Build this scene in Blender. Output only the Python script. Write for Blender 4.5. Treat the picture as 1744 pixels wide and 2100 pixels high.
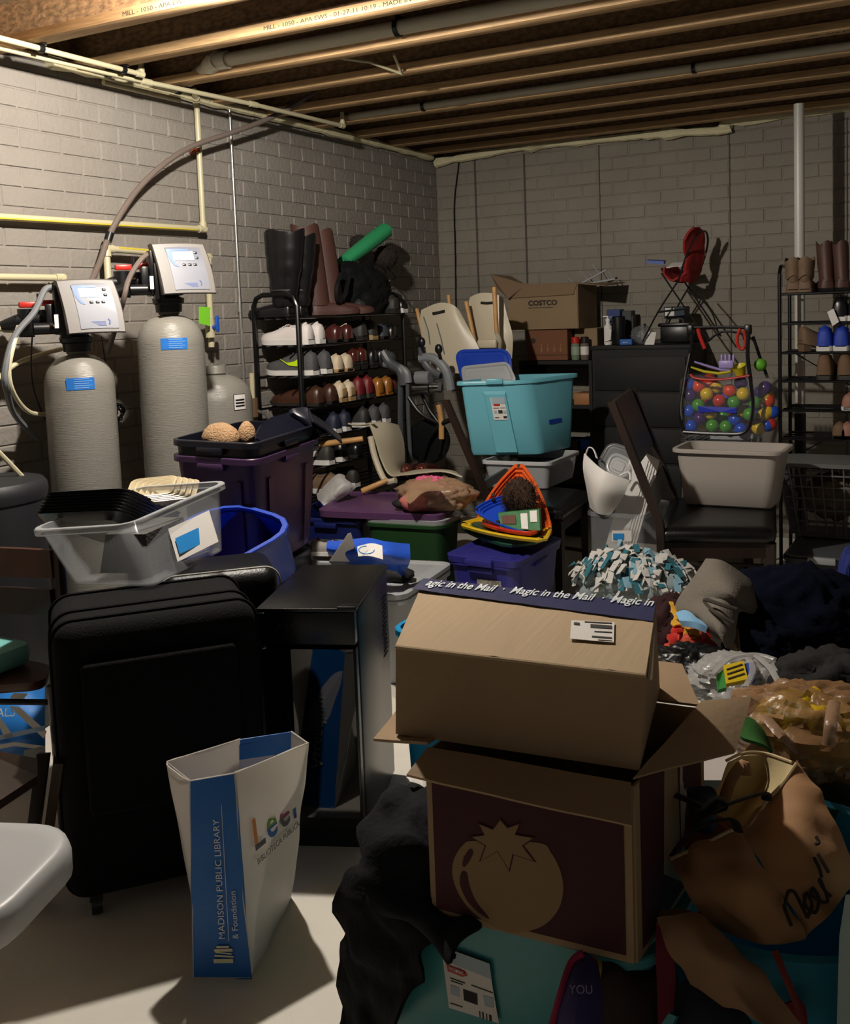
import bpy, bmesh, math, random
from mathutils import Vector, Matrix, noise
for o in list(bpy.data.objects): bpy.data.objects.remove(o)
SC = bpy.context.scene; COL = SC.collection
PI = math.pi

# ---------------------------------------------------------------- camera (found from the block courses and joists)
F_PX, CX, CY = 2090.8, 950.0, 830.9
EYE = Vector((3.3686, -6.1351, 1.40))
R = Matrix(((0.88631900, -0.46291474, -0.01218884), (0.46182288, 0.88168141, 0.09673430), (-0.03403306, -0.09136653, 0.99523560)))
cd = bpy.data.cameras.new('camera'); cam = bpy.data.objects.new('camera', cd); COL.objects.link(cam)
cd.sensor_fit = 'HORIZONTAL'; cd.sensor_width = 36.0; cd.lens = F_PX / 1744 * 36
cd.shift_x = -(CX - 872) / 1744; cd.shift_y = (CY - 1050) / 1744
cd.clip_start = 0.05; cd.clip_end = 50
rx, fw, up = R.col[0], R.col[1], R.col[2]
mw = Matrix.Identity(4)
for i in range(3):
    mw[i][0] = rx[i]; mw[i][1] = up[i]; mw[i][2] = -fw[i]; mw[i][3] = EYE[i]
cam.matrix_world = mw; SC.camera = cam

# ---------------------------------------------------------------- world and lamp
W = bpy.data.worlds.new('world'); SC.world = W; W.use_nodes = True
bg = W.node_tree.nodes['Background']; bg.inputs[0].default_value = (1.0, 0.90, 0.78, 1); bg.inputs[1].default_value = 0.082
SC.view_settings.view_transform = 'Standard'; SC.view_settings.look = 'None'
SC.view_settings.exposure = 0.0; SC.view_settings.gamma = 1.0; SC.view_settings.use_curve_mapping = False
BULB = Vector((1.30, -3.66, 2.425)); BULB_E = 4300.0

# ---------------------------------------------------------------- pixel helpers: a pixel of the photo and a plane give a point
def ray(x, y):
    return R @ Vector(((x - CX) / F_PX, 1.0, -(y - CY) / F_PX))
def atz(x, y, z): d = ray(x, y); return EYE + d * ((z - EYE.z) / d.z)
def aty(x, y, Y): d = ray(x, y); return EYE + d * ((Y - EYE.y) / d.y)
def atx(x, y, X): d = ray(x, y); return EYE + d * ((X - EYE.x) / d.x)
def atd(x, y, D): return EYE + ray(x, y) * D

# ---------------------------------------------------------------- materials
def lin(c):
    if isinstance(c, str):
        c = [int(c[i:i+2], 16) / 255 for i in (0, 2, 4)]
    return tuple(v / 12.92 if v <= 0.04045 else ((v + 0.055) / 1.055) ** 2.4 for v in c) + (1.0,)
MATS = {}
def mat(name, col, rough=0.6, metal=0.0, bump=0.0, scale=40.0, var=0.0, alpha=1.0, emit=0.0, trans=0.0, spec=0.5, stretch=(1,1,1), coat=0.0, col2=None, vscale=None, sheen=0.0, translucent=0.0):
    if name in MATS: return MATS[name]
    m = bpy.data.materials.new(name); m.use_nodes = True; MATS[name] = m
    nt = m.node_tree; b = nt.nodes['Principled BSDF']; L = nt.links
    c = lin(col)
    b.inputs['Base Color'].default_value = c; b.inputs['Roughness'].default_value = rough; b.inputs['Metallic'].default_value = metal
    b.inputs['Specular IOR Level'].default_value = spec; b.inputs['Alpha'].default_value = alpha
    b.inputs['Transmission Weight'].default_value = trans; b.inputs['Coat Weight'].default_value = coat
    if sheen: b.inputs['Sheen Weight'].default_value = sheen
    if emit:
        b.inputs['Emission Color'].default_value = c; b.inputs['Emission Strength'].default_value = emit
    tc = nt.nodes.new('ShaderNodeTexCoord'); mp = nt.nodes.new('ShaderNodeMapping'); mp.inputs['Scale'].default_value = stretch
    L.new(tc.outputs['Object'], mp.inputs[0])
    n = nt.nodes.new('ShaderNodeTexNoise'); n.inputs['Scale'].default_value = vscale or scale; n.inputs['Detail'].default_value = 5
    L.new(mp.outputs[0], n.inputs[0])
    if var or col2:
        r = nt.nodes.new('ShaderNodeValToRGB'); r.color_ramp.elements[0].position = 0.35; r.color_ramp.elements[1].position = 0.65
        r.color_ramp.elements[0].color = tuple(max(0, v * (1 - var)) for v in c[:3]) + (1,)
        r.color_ramp.elements[1].color = lin(col2) if col2 else tuple(min(1, v * (1 + var)) for v in c[:3]) + (1,)
        L.new(n.outputs['Fac'], r.inputs[0]); L.new(r.outputs[0], b.inputs['Base Color'])
    if translucent:
        tr = nt.nodes.new('ShaderNodeBsdfTranslucent'); tr.inputs[0].default_value = c; mx = nt.nodes.new('ShaderNodeMixShader'); mx.inputs[0].default_value = translucent
        out = nt.nodes['Material Output']; L.new(b.outputs[0], mx.inputs[1]); L.new(tr.outputs[0], mx.inputs[2]); L.new(mx.outputs[0], out.inputs[0])
    if bump:
        n2 = nt.nodes.new('ShaderNodeTexNoise'); n2.inputs['Scale'].default_value = scale; n2.inputs['Detail'].default_value = 6
        L.new(mp.outputs[0], n2.inputs[0])
        bp = nt.nodes.new('ShaderNodeBump'); bp.inputs['Strength'].default_value = min(1, bump); bp.inputs['Distance'].default_value = 0.01
        L.new(n2.outputs['Fac'], bp.inputs['Height']); L.new(bp.outputs[0], b.inputs['Normal'])
    return m

# ---------------------------------------------------------------- mesh building in world coordinates
WM = {}
def T(loc=(0,0,0), rz=0.0, rx=0.0, ry=0.0):
    return Matrix.Translation(Vector(loc)) @ Matrix.Rotation(rz, 4, 'Z') @ Matrix.Rotation(ry, 4, 'Y') @ Matrix.Rotation(rx, 4, 'X')
def frame(o, xdir, zdir=(0,0,1)):
    x = Vector(xdir).normalized(); z = Vector(zdir); z = (z - x * z.dot(x)).normalized(); y = z.cross(x)
    m = Matrix.Identity(4)
    for i in range(3): m[i][0] = x[i]; m[i][1] = y[i]; m[i][2] = z[i]; m[i][3] = o[i]
    return m
def crom(P, n=6, closed=False):
    P = [Vector(p) for p in P]; out = []; N = len(P)
    if N < 3 and not closed:
        return [P[0].lerp(P[-1], i / n) for i in range(n + 1)]
    rng = N if closed else N - 1
    for i in range(rng):
        if closed: a, b, c, d = P[(i-1) % N], P[i], P[(i+1) % N], P[(i+2) % N]
        else: a, b, c, d = P[max(i-1, 0)], P[i], P[i+1], P[min(i+2, N-1)]
        for k in range(n):
            t = k / n; out.append(0.5 * ((2*b) + (c - a)*t + (2*a - 5*b + 4*c - d)*t*t + (3*b - a - 3*c + d)*t*t*t))
    if not closed: out.append(P[-1])
    return out
def rrect(w, d, r, z=0.0, n=4, cx=0, cy=0):
    r = min(r, w/2 - 1e-4, d/2 - 1e-4); pts = []
    for (sx, sy, a0) in ((1, 1, 0), (-1, 1, 90), (-1, -1, 180), (1, -1, 270)):
        for k in range(n + 1):
            a = math.radians(a0 + 90 * k / n)
            pts.append(Vector((cx + sx*(w/2 - r) + r*math.cos(a), cy + sy*(d/2 - r) + r*math.sin(a), z)))
    return pts
class MB:
    def __init__(s, M=None): s.bm = bmesh.new(); s.M = M or Matrix.Identity(4)
    def v(s, p): return s.bm.verts.new(s.M @ Vector(p))
    def f(s, vs):
        try: return s.bm.faces.new(vs)
        except ValueError: return None
    def rings(s, rings, cap0=True, cap1=True, closed=True):
        R_ = [[s.v(p) for p in r] for r in rings]; n = len(R_[0])
        for a, b in zip(R_, R_[1:]):
            for i in range(n if closed else n - 1):
                j = (i + 1) % n; s.f([a[i], a[j], b[j], b[i]])
        if cap0: s.f(R_[0][::-1])
        if cap1: s.f(R_[-1])
        return s
    def box(s, c, d, M=None, bev=0.0, seg=2):
        M = M or Matrix.Identity(4); x, y, z = (q / 2 for q in d); c = Vector(c)
        if bev:
            bev = min(bev, x*.98, y*.98, z*.98); rr = []
            for (zz, ins) in [(-z + bev*(1-math.cos(PI/2*k/seg)), bev*(1-math.sin(PI/2*k/seg))) for k in range(seg+1)] + [(z - bev*(1-math.cos(PI/2*k/seg)), bev*(1-math.sin(PI/2*k/seg))) for k in range(seg, -1, -1)]:
                rr.append([M @ (c + p) for p in rrect(2*x - 2*ins, 2*y - 2*ins, max(bev - ins, 1e-4) + 1e-4, zz, seg)])
            return s.rings(rr)
        vs = [s.v(M @ (c + Vector((sx*x, sy*y, sz*z)))) for sz in (-1, 1) for sx, sy in ((-1,-1),(1,-1),(1,1),(-1,1))]
        for q in ((3,2,1,0),(4,5,6,7),(0,1,5,4),(1,2,6,5),(2,3,7,6),(3,0,4,7)): s.f([vs[i] for i in q])
        return s
    def hexa(s, P):   # bottom four then top four, same order
        vs = [s.v(p) for p in P]
        for q in ((3,2,1,0),(4,5,6,7),(0,1,5,4),(1,2,6,5),(2,3,7,6),(3,0,4,7)): s.f([vs[i] for i in q])
        return s
    def quad(s, pts, th=0.003):   # a panel with thickness
        P = [Vector(p) for p in pts]; n = (P[1]-P[0]).cross(P[-1]-P[0]).normalized() * th
        return s.rings([P, [p + n for p in P]])
    def cyl(s, a, b, r0, r1=None, n=14, cap=True):
        return s.tube([a, b], r0, n, r1=r1, cap=cap)
    def tube(s, pts, r, n=8, closed=False, r1=None, rs=None, cap=True, flat=1.0, flatdir=None):
        P = [Vector(p) for p in pts]; N = len(P); rr = []
        nrm = None
        for i in range(N):
            if closed: t = P[(i+1) % N] - P[i-1]
            else: t = P[min(i+1, N-1)] - P[max(i-1, 0)]
            if t.length < 1e-9: t = Vector((0,0,1))
            t.normalize()
            if nrm is None:
                ref = Vector(flatdir) if flatdir else (Vector((0,0,1)) if abs(t.z) < .9 else Vector((1,0,0)))
                nrm = (ref - t*ref.dot(t)).normalized()
            else: nrm = (nrm - t*nrm.dot(t)).normalized()
            b = t.cross(nrm)
            rad = rs[i] if rs else (r if r1 is None else r + (r1 - r)*i/(N-1))
            rr.append([P[i] + nrm*(rad*flat*math.cos(2*PI*k/n)) + b*(rad*math.sin(2*PI*k/n)) for k in range(n)])
        if closed: rr.append(rr[0]); return s.rings(rr, False, False)
        return s.rings(rr, cap, cap)
    def lathe(s, prof, n=24, c=(0,0,0), cap0=True, cap1=True):
        c = Vector(c)
        return s.rings([[c + Vector((r*math.cos(2*PI*k/n), r*math.sin(2*PI*k/n), z)) for k in range(n)] for r, z in prof], cap0, cap1)
    def prism(s, poly, h, M=None):
        M = M or Matrix.Identity(4)
        return s.rings([[M @ Vector((x, y, 0)) for x, y in poly], [M @ Vector((x, y, h)) for x, y in poly]])
    def sph(s, c, r, n=12, M=None, sc=(1,1,1)):
        M = M or Matrix.Identity(4); c = Vector(c); rr = []
        for i in range(1, n//1):
            a = PI*i/n; rr.append([M @ Vector((r*sc[0]*math.sin(a)*math.cos(2*PI*k/(n*2)), r*sc[1]*math.sin(a)*math.sin(2*PI*k/(n*2)), -r*sc[2]*math.cos(a))) + c for k in range(n*2)])
        return s.rings(rr)
    def grid(s, rows, th=0.0):   # rows of points -> surface (with thickness)
        A = [[s.v(p) for p in r] for r in rows]; m, n = len(A), len(A[0])
        for i in range(m-1):
            for j in range(n-1): s.f([A[i][j], A[i][j+1], A[i+1][j+1], A[i+1][j]])
        if th:
            s.bm.normal_update(); Bv = [[s.bm.verts.new(v.co - v.normal*th) for v in r] for r in A]
            for i in range(m-1):
                for j in range(n-1): s.f([Bv[i][j], Bv[i+1][j], Bv[i+1][j+1], Bv[i][j+1]])
            for j in range(n-1):
                s.f([A[0][j+1], A[0][j], Bv[0][j], Bv[0][j+1]]); s.f([A[-1][j], A[-1][j+1], Bv[-1][j+1], Bv[-1][j]])
            for i in range(m-1):
                s.f([A[i][0], A[i+1][0], Bv[i+1][0], Bv[i][0]]); s.f([A[i+1][-1], A[i][-1], Bv[i][-1], Bv[i+1][-1]])
        return s
    def build(s, name, m, parent=None, ang=35, origin=None, recalc=True):
        bm = s.bm
        if getattr(s, 'soft', False) and ang: ang = 180
        if recalc: bmesh.ops.recalc_face_normals(bm, faces=bm.faces)
        me = bpy.data.meshes.new(name)
        if parent is not None: inv = WM[parent.name].inverted()
        else:
            if origin is None:
                xs = [v.co for v in bm.verts]
                origin = Vector((sum(v.x for v in xs)/len(xs), sum(v.y for v in xs)/len(xs), min(v.z for v in xs)))
            inv = Matrix.Translation(-Vector(origin))
        bmesh.ops.transform(bm, matrix=inv, verts=bm.verts)
        bm.to_mesh(me); bm.free()
        for mm in (m if isinstance(m, (list, tuple)) else [m]): me.materials.append(mm)
        if ang: 
            me.polygons.foreach_set('use_smooth', [True]*len(me.polygons)); me.set_sharp_from_angle(angle=math.radians(ang))
        o = bpy.data.objects.new(name, me); COL.objects.link(o)
        if parent is not None: o.parent = parent; WM[o.name] = WM[parent.name]
        else: o.location = origin; WM[o.name] = Matrix.Translation(Vector(origin))
        return o
def tag(o, label, cat, group=None, kind=None):
    o['label'] = label; o['category'] = cat
    if group: o['group'] = group
    if kind: o['kind'] = kind
    return o
def thing(name, label, cat, M=None, group=None):
    o = bpy.data.objects.new(name, None); COL.objects.link(o); o.empty_display_size = 0.05
    M = M or Matrix.Identity(4)
    if not isinstance(M, Matrix): M = Matrix.Translation(Vector(M))
    o.matrix_world = M; WM[o.name] = M.copy(); return tag(o, label, cat, group)
def struct(o, label=None):
    o['kind'] = 'structure'
    if label: o['label'] = label
    return o
def dup(root, M, label, group=None):
    r = root.copy(); COL.objects.link(r); r.matrix_world = M; WM[r.name] = M.copy(); r['label'] = label
    if group: r['group'] = group
    for ch in list(root.children):
        c = ch.copy(); COL.objects.link(c); c.parent = r
        for g in ch.children:
            d = g.copy(); COL.objects.link(d); d.parent = c
    return r
def text(name, s, size, M, m, parent, th=0.0006, sx=1.0, align='LEFT', space=1.0, bold=0.0):
    c = bpy.data.curves.new(name, 'FONT'); c.body = s; c.size = size; c.extrude = th/2; c.align_x = align; c.resolution_u = 3; c.space_character = space; c.offset = bold
    t = bpy.data.objects.new(name, c); COL.objects.link(t)
    bpy.context.view_layer.update()
    me = bpy.data.meshes.new_from_object(t.evaluated_get(bpy.context.evaluated_depsgraph_get()))
    bpy.data.objects.remove(t); bpy.data.curves.remove(c)
    me.name = name; me.transform(WM[parent.name].inverted() @ M @ Matrix.Diagonal((sx, 1, 1, 1)))
    me.materials.clear(); me.materials.append(m)
    o = bpy.data.objects.new(name, me); COL.objects.link(o); o.parent = parent; WM[o.name] = WM[parent.name]
    return o
def sheet(rows, k=5, amp=0.0, freq=8.0, th=0.002, seed=0, ridge=False):
    """rows of control points -> smooth bicubic surface with folds"""
    A = [crom(r, k) for r in rows]
    cols = [crom([A[i][j] for i in range(len(A))], k) for j in range(len(A[0]))]
    G = [[cols[j][i] for j in range(len(cols))] for i in range(len(cols[0]))]
    off = Vector((seed*7.3, seed*3.1, seed*1.7)); out = []
    for r in G:
        rr = []
        for p in r:
            q = p*freq + off
            d = Vector((noise.noise(q), noise.noise(q + Vector((31,7,3))), noise.noise(q + Vector((5,41,9)))))
            if ridge:
                e = 1 - 2*abs(noise.noise(q*1.7 + Vector((9,9,9)))); d = d*.5 + Vector((0,0,1))*(e - .5)
            rr.append(p + d*amp)
        out.append(rr)
    return out
def lump(c, rad, seed=0, amp=0.15, freq=2.5, n=22, zmin=None, M=None, ridge=True, soft=True):
    """closed crumpled ball squashed onto what carries it"""
    mb = MB(); c = Vector(c); M = M or Matrix.Identity(4); rr = []; off = Vector((seed*5.7, seed*2.3, seed*9.1))
    for i in range(1, n):
        a = PI*i/n; ring = []
        for k in range(2*n):
            d = Vector((math.sin(a)*math.cos(PI*k/n), math.sin(a)*math.sin(PI*k/n), -math.cos(a)))
            q = d*freq + off; f = noise.noise(q)
            if ridge: f = f*.6 + (0.5 - abs(noise.noise(q*2.1)))*.8 + .25*(0.4 - abs(noise.noise(q*5)))
            s_ = 1 + amp*f; p = M @ Vector((d.x*rad[0]*s_, d.y*rad[1]*s_, d.z*rad[2]*s_)) + c
            if zmin is not None and p.z < zmin: p.z = zmin
            ring.append(p)
        rr.append(ring)
    mb.rings(rr); mb.soft = soft; return mb
def strokes(lines, w, M, mb=None):
    mb = mb or MB(M)
    for ln in lines: mb.tube(crom([(x, y, 0) for x, y in ln], 5), w, 6, flat=.3, flatdir=(0,0,1))
    return mb
# ================================================================ THE SETTING
ZT = 2.43      # underside of the joists
m_wall = mat('wall_concrete', '857f77', .85, bump=.5, scale=55, var=.06, vscale=3)
m_wallb = mat('wall_concrete_back', '857f74', .88, bump=.4, scale=45, var=.06, vscale=3)
m_seam = mat('wall_seam', '4e4a44', .9)
m_floor = mat('floor_concrete', 'dad4c7', .55, bump=.08, scale=60, var=.04, vscale=4)
m_wood = mat('joist_lumber', 'b08f65', .7, var=.18, bump=.15, scale=9, stretch=(1, 12, 12))
m_osb = mat('joist_web_board', '7c6143', .75, var=.35, bump=.4, scale=35, stretch=(1, 1, 2))
m_deck = mat('subfloor_board', '5c4733', .8, var=.3, bump=.3, scale=25)
m_foam = mat('sill_foam', 'd8cfa8', .8, bump=.8, scale=30)
m_ink = mat('black_ink', '2a2420', .8)
H = 0.0762; AU = 0.10176     # course height, half block length
def brick_wall(left):
    mb = MB(); rnd = random.Random(3 if left else 4)
    th = 0.0048; z0 = 2.394 if left else 2.394
    zb = 2.445
    v = 0; top = zb
    # flat backing
    def P(u, z, d): return Vector((d, u, z)) if left else Vector((u, -d, z))
    ulo, uhi = (-8.0, 0.0) if left else (0.0, 5.2)
    base = 0.0
    mb.box(((-.1, (ulo+uhi)/2, zb/2) if left else ((ulo+uhi)/2, .1, zb/2)), ((.2, uhi-ulo+.2, zb) if left else (uhi-ulo, .2, zb)))
    nrow = int(zb / H) + 1
    org = -43.9315*H if left else 17.7804*H
    ztop = EYE.z + 13.0511*H + (0 if left else -1.0112*H)   # row 0 line
    for v in range(-1, 34):
        zb_ = ztop - v*H; zt_ = zb_ + H
        if zb_ > zb - .03: continue
        zt_ = min(zt_, zb - .002); zb2 = max(zb_, 0.001)
        if zt_ <= 0.01: break
        par = (v % 2)      # left wall: joints at odd u on odd rows; back wall: even u on even rows
        for k in range(-50, 60, 2):
            u0 = org + (k + par)*AU; u1 = u0 + 2*AU
            if u1 < ulo or u0 > uhi: continue
            u0 = max(u0, ulo); u1 = min(u1, uhi - (0.004 if left else 0))
            if u1 - u0 < .02: continue
            g = .0032; b = .005
            a0, a1, c0, c1 = u0+g, u1-g, zb2+g*.6, zt_-g*.6
            t = [th + rnd.uniform(-.0018, .0022) for _ in range(4)]
            o_ = [P(a0, c0, 0), P(a1, c0, 0), P(a1, c1, 0), P(a0, c1, 0)]
            i_ = [P(a0+b, c0+b*.6, t[0]), P(a1-b, c0+b*.6, t[1]), P(a1-b, c1-b, t[2]), P(a0+b, c1-b, t[3])]
            mb.rings([o_, i_], False, True)
    return mb
struct(brick_wall(True).build('wall_left', m_wall, origin=(0,0,0), ang=20), 'grey cast concrete wall with a running brick pattern')
wb = struct(brick_wall(False).build('wall_back', m_wallb, origin=(0,0,0), ang=20), 'dim grey concrete wall with brick pattern at the back')
for x in (.30, .656, 1.165, 1.97, 2.62, 3.4):
    MB().box((x, -.0085, 1.2), (.006 if x > 1 else .012, .003, 2.4)).build('panel_seam', m_seam, wb, ang=0)
MB().box((2, -4, -.05), (4.8, 8.4, .1)).build('floor', m_floor, origin=(2,-4,-.1), ang=0)['kind'] = 'structure'
struct(MB().box((2.2, -3.9, ZT + .31), (5.0, 8.4, .02)).build('ceiling', m_deck, ang=0), 'dark subfloor boards above the joists')
JY = [-.21 - .4045*k for k in range(16)]
JY = [y for y in JY if y > -6.6]
for i, y in enumerate(JY):
    L0, L1 = -.02, 5.0
    t = struct(MB().box(((L0+L1)/2, y, ZT+.018), (L1-L0, .078, .036), bev=.002).box(((L0+L1)/2, y, ZT+.282), (L1-L0, .078, .036)).build('ceiling_joist' if 0 else 'trim_%d' % (i+1), m_wood, origin=((L0+L1)/2, y, ZT), ang=30), 'wooden I-joist running across under the floor boards')
    MB().box(((L0+L1)/2, y, ZT+.15), (L1-L0, .011, .23)).build('web', m_osb, t, ang=0)
    if i in (3, 4, 7, 8):
        xs = {3: .9, 4: 1.5, 7: 1.0, 8: .72}[i]
        MT = Matrix.Translation((xs, y-.0392, ZT+.008)) @ Matrix.Rotation(PI/2, 4, 'X')
        if i == 4: MT = Matrix.Translation((xs+1.1, y-.0, ZT-.0006)) @ Matrix.Rotation(PI, 4, 'Z') @ Matrix.Rotation(PI, 4, 'X') @ Matrix.Rotation(PI, 4, 'Z')
        text('mill_stamp', 'MILL - 1050 - APA EWS - 01-27-11 10:19 - MADE IN CANADA', .022, MT, m_ink, t, sx=1.3)
# sill foam along the wall tops
rnd = random.Random(5)
def foam(pts, r, name):
    mb = MB(); P = crom(pts, 10)
    rs = [r*(.55 + .9*abs(noise.noise(p*9))) for p in P]
    mb.tube(P, r, 8, rs=rs); return mb
foam([(.03, -3.2, 2.44), (.03, -2.4, 2.44), (.03, -1.6, 2.435), (.03, -.8, 2.43), (.03, -.1, 2.425)], .03, 'x').build('trim_foam_left' if 0 else 'trim_21', m_foam)['kind'] = 'structure'
foam([(.02, -.03, 2.40), (.6, -.03, 2.435), (1.2, -.03, 2.43), (1.6, -.04, 2.42), (1.97, -.04, 2.40), (2.05, -.02, 2.45), (3.5, -.02, 2.44)], .035, 'x').build('trim_22', m_foam)['kind'] = 'structure'

# ---- the bulb, just above the frame
t = thing('ceiling_lamp', 'bare white bulb in a ceiling socket between the joists above the tanks', 'lamp', BULB)
m_bulb = mat('lit_bulb', 'ffd7a0', emit=1.0)
m_bulb.node_tree.nodes['Principled BSDF'].inputs['Emission Strength'].default_value = BULB_E
m_bulb.node_tree.nodes['Principled BSDF'].inputs['Emission Color'].default_value = (1.0, .93, .835, 1)
MB().sph(BULB, .034, 10).build('bulb', m_bulb, t)
MB().cyl(BULB + Vector((0,0,.034)), (BULB.x, BULB.y, ZT+.10), .016, .02).cyl((BULB.x, BULB.y, ZT+.10), (BULB.x, BULB.y, ZT+.30), .05, .06).build('socket', mat('lamp_porcelain', 'e8e4da', .4), t)
# rim boards closing the joist bays over the walls
MB().box((-.03, -4, ZT+.155), (.04, 8.2, .29)).build('trim_23', m_osb, ang=0)['kind'] = 'structure'
MB().box((2.5, .03, ZT+.155), (5.1, .04, .29)).build('trim_24', m_osb, ang=0)['kind'] = 'structure'

# ================================================================ PIPES ON THE LEFT WALL
m_cpvc = mat('cream_pipe', 'bdb594', .35)
m_ystripe = mat('yellow_print', 'c9b53a', .5)
m_grayp = mat('grey_vent_pipe', 'c2bda9', .5)
m_steel = mat('galvanized_steel', 'c8c8c4', .3, metal=.9)
m_copper = mat('copper', 'b5653a', .35, metal=.9)
m_black = mat('black_plastic', '111113', .35)
m_blackm = mat('black_matte', '0c0c0d', .75)
m_hose = mat('grey_brown_hose', '6b5f58', .45)
m_hoseg = mat('grey_hose', '6a6d70', .45)
def pipe(name, label, pts, r, m, fit=True, stripe=None, group=None, cat='pipe'):
    P = [Vector(p) for p in pts]
    if name == 'water_pipe' and P[0].y < -3.6 and abs(P[0].z - P[1].z) < .06: P[0] = P[1] + (P[0]-P[1])*((-6.5 - P[1].y)/(P[0].y - P[1].y))
    t = thing(name, label, cat, P[0], group)
    mb = MB()
    for a, b in zip(P, P[1:]): mb.cyl(a, b, r, n=14)
    mb.build('tube', m, t)
    if fit:
        for i in range(1, len(P)-1):
            f = MB(); d0 = (P[i-1]-P[i]).normalized(); d1 = (P[i+1]-P[i]).normalized()
            f.cyl(P[i]+d0*r*2.4, P[i]-d0*r*.9, r*1.32).cyl(P[i]+d1*r*2.4, P[i]-d1*r*.9, r*1.32).sph(P[i], r*1.33, 8)
            f.build('elbow', m, t)
    if stripe:
        for (i, n_) in stripe:
            a, b = P[i], P[i+1]; d = (b-a).normalized(); up_ = Vector(n_)*r*.86
            MB().tube([a + d*.06 + up_, b - d*.06 + up_], r*.36, 6).build('printed_stripe', m_ystripe, t)
    return t
XP = .045
pipe('water_pipe', 'long cream water pipe with yellow print, dropping from the ceiling and turning left', [atx(-60, 441, XP), atx(417, 470, XP), atx(403, 205, XP), atx(398, 186, .11)], .0135, m_cpvc, stripe=[(0, (.85, 0, -.5))])
pipe('water_pipe', 'cream water pipe looping over the tall tank, with yellow print on its level run', [atx(226, 640, .10), atx(218, 510, XP+.02), atx(426, 527, XP+.02), atx(434, 712, XP+.03)], .0145, m_cpvc, stripe=[(1, (.85, 0, .5))])
pipe('water_pipe', 'short cream water pipe stub at the left edge above the front tank', [atx(-60, 567, .06), atx(126, 570, .06), atx(131, 640, .08)], .0135, m_cpvc)
pipe('water_pipe', 'lower cream pipe stub at the left edge behind the valve hoses', [atx(-60, 671, .07), atx(24, 673, .07), atx(60, 676, .12)], .0135, m_cpvc)
pipe('water_pipe', 'cream pipe stub rising beside the shoe rack with a brown wrapped foot', [atx(516, 765, .08), atx(520, 850, .08)], .0125, m_cpvc, fit=False)
t = pipe('conduit', 'thin shiny steel conduit running straight down the left wall', [atx(470, 208, .03), atx(501, 790, .03)], .0085, m_steel, fit=False, cat='conduit')
MB().cyl(atx(469.5, 206, .03), atx(470.3, 220, .03), .013).build('coupling', m_steel, t); MB().cyl(atx(491.5, 610, .03), atx(492.5, 640, .03), .011).build('coupling', m_steel, t)
t = thing('pipe_clamp', 'copper pipe clamp round the cream drop pipe on the wall', 'clamp', atx(403, 308, XP))
MB().cyl(atx(403.5, 305, XP), atx(403.7, 312, XP), .0155).build('band', m_copper, t); MB().cyl(atx(394, 311, .012), atx(396, 310, .05), .016, .006).build('bell_plate', m_copper, t)
zc = 2.405
for i, (xa, ya, yb, z_, lab, rr) in enumerate([(.250, -6.5, -2.93, 2.412, 'shortest of the three cream pipes under the joists, ending in an elbow', .0105), (.168, -6.5, -2.60, 2.408, 'middle cream pipe of the three under the joists', .0105), (.055, -2.95, -2.50, 2.402, 'short cream pipe hugging the wall top beside the drop pipe', .0115)]):
    p = [(xa, ya, z_), (xa, yb, z_)]
    if i == 0: p.append((xa, yb, z_ + .07))
    t = pipe('ceiling_pipe', lab, p, rr, m_cpvc)
    for yy in ((-3.03, -3.43) if i == 0 else (-3.03, -2.63) if i == 1 else ()):
        if yy < yb - .01: MB().box((xa, yy, z_ + .013), (.05, .02, .006)).cyl((xa, yy-.01, z_), (xa, yy+.01, z_), .0165).build('hanger', m_black, t)
t = pipe('ceiling_pipe', 'longest cream pipe under the joists, reaching towards the far corner', [(.075, -6.5, 2.40), atz(300, 168, 2.40), atz(520, 214, 2.40), atz(703, 258, 2.40), atz(703, 258, 2.40) + Vector((0, 0, .07))], .0105, m_cpvc)
t = pipe('vent_pipe', 'thick grey vent pipe clipped along the joists', [atz(387, 165, 2.46), (.46, -2.715, 2.475), (4.5, -2.715, 2.475)], .028, m_grayp)
for q in ((820, 75), (465, 140), (1265, -4)):
    c = atz(q[0], q[1], 2.445); MB().cyl((c.x-.009, -2.715, 2.475), (c.x+.009, -2.715, 2.475), .034).box((c.x, -2.69, 2.515), (.018, .06, .012)).build('pipe_strap', m_black, t)
t = pipe('vent_pipe', 'second grey vent pipe further back between the joists', [(.3, -1.47, 2.455), (4.5, -1.47, 2.455)], .019, m_grayp)
for x in (.75, 2.15): MB().cyl((x-.008, -1.47, 2.455), (x+.008, -1.47, 2.455), .026).build('pipe_strap', m_black, t)
t = pipe('vent_pipe', 'thin cream cable pipe hanging crooked between two joists', [atz(690, 118, 2.44), atz(760, 128, 2.44), atz(825, 152, 2.42), atz(808, 112, 2.46)], .006, m_cpvc, fit=False)
# drain hose from the head of tank two up to the ceiling
P = crom([atx(178, 596, .16), atx(204, 540, .10), atx(222, 488, .08), atx(250, 435, .09), atx(290, 380, .10), atx(345, 330, .12), atx(400, 298, .13), atx(470, 274, .14), atx(545, 246, .17), atx(600, 218, .24), atx(650, 190, .34)], 6)
tag(MB().tube(P, .0125, 10).build('drain_hose', m_hose), 'brown-grey drain hose sweeping in an arc up the left wall to the ceiling', 'hose')
MB().cyl(atx(221, 495, .08), atx(226, 478, .08), .017).build('hose_clamp', m_black, bpy.data.objects['drain_hose'])
# black cable on the back wall
for pts, lab in (([(942, 318), (940, 345), (932, 420), (934, 520), (936, 700)], 'dark cable hanging down the back wall near the corner'),
                 ([(895, 322), (940, 300), (1010, 293), (1080, 297), (1200, 285), (1320, 262), (1450, 248), (1600, 240), (1760, 222)], 'black cable sagging along the top of the back wall')):
    tag(MB().tube(crom([aty(x, y, -.02) for x, y in pts], 6), .005, 6).build('cable', m_black), lab, 'cable')

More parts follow.
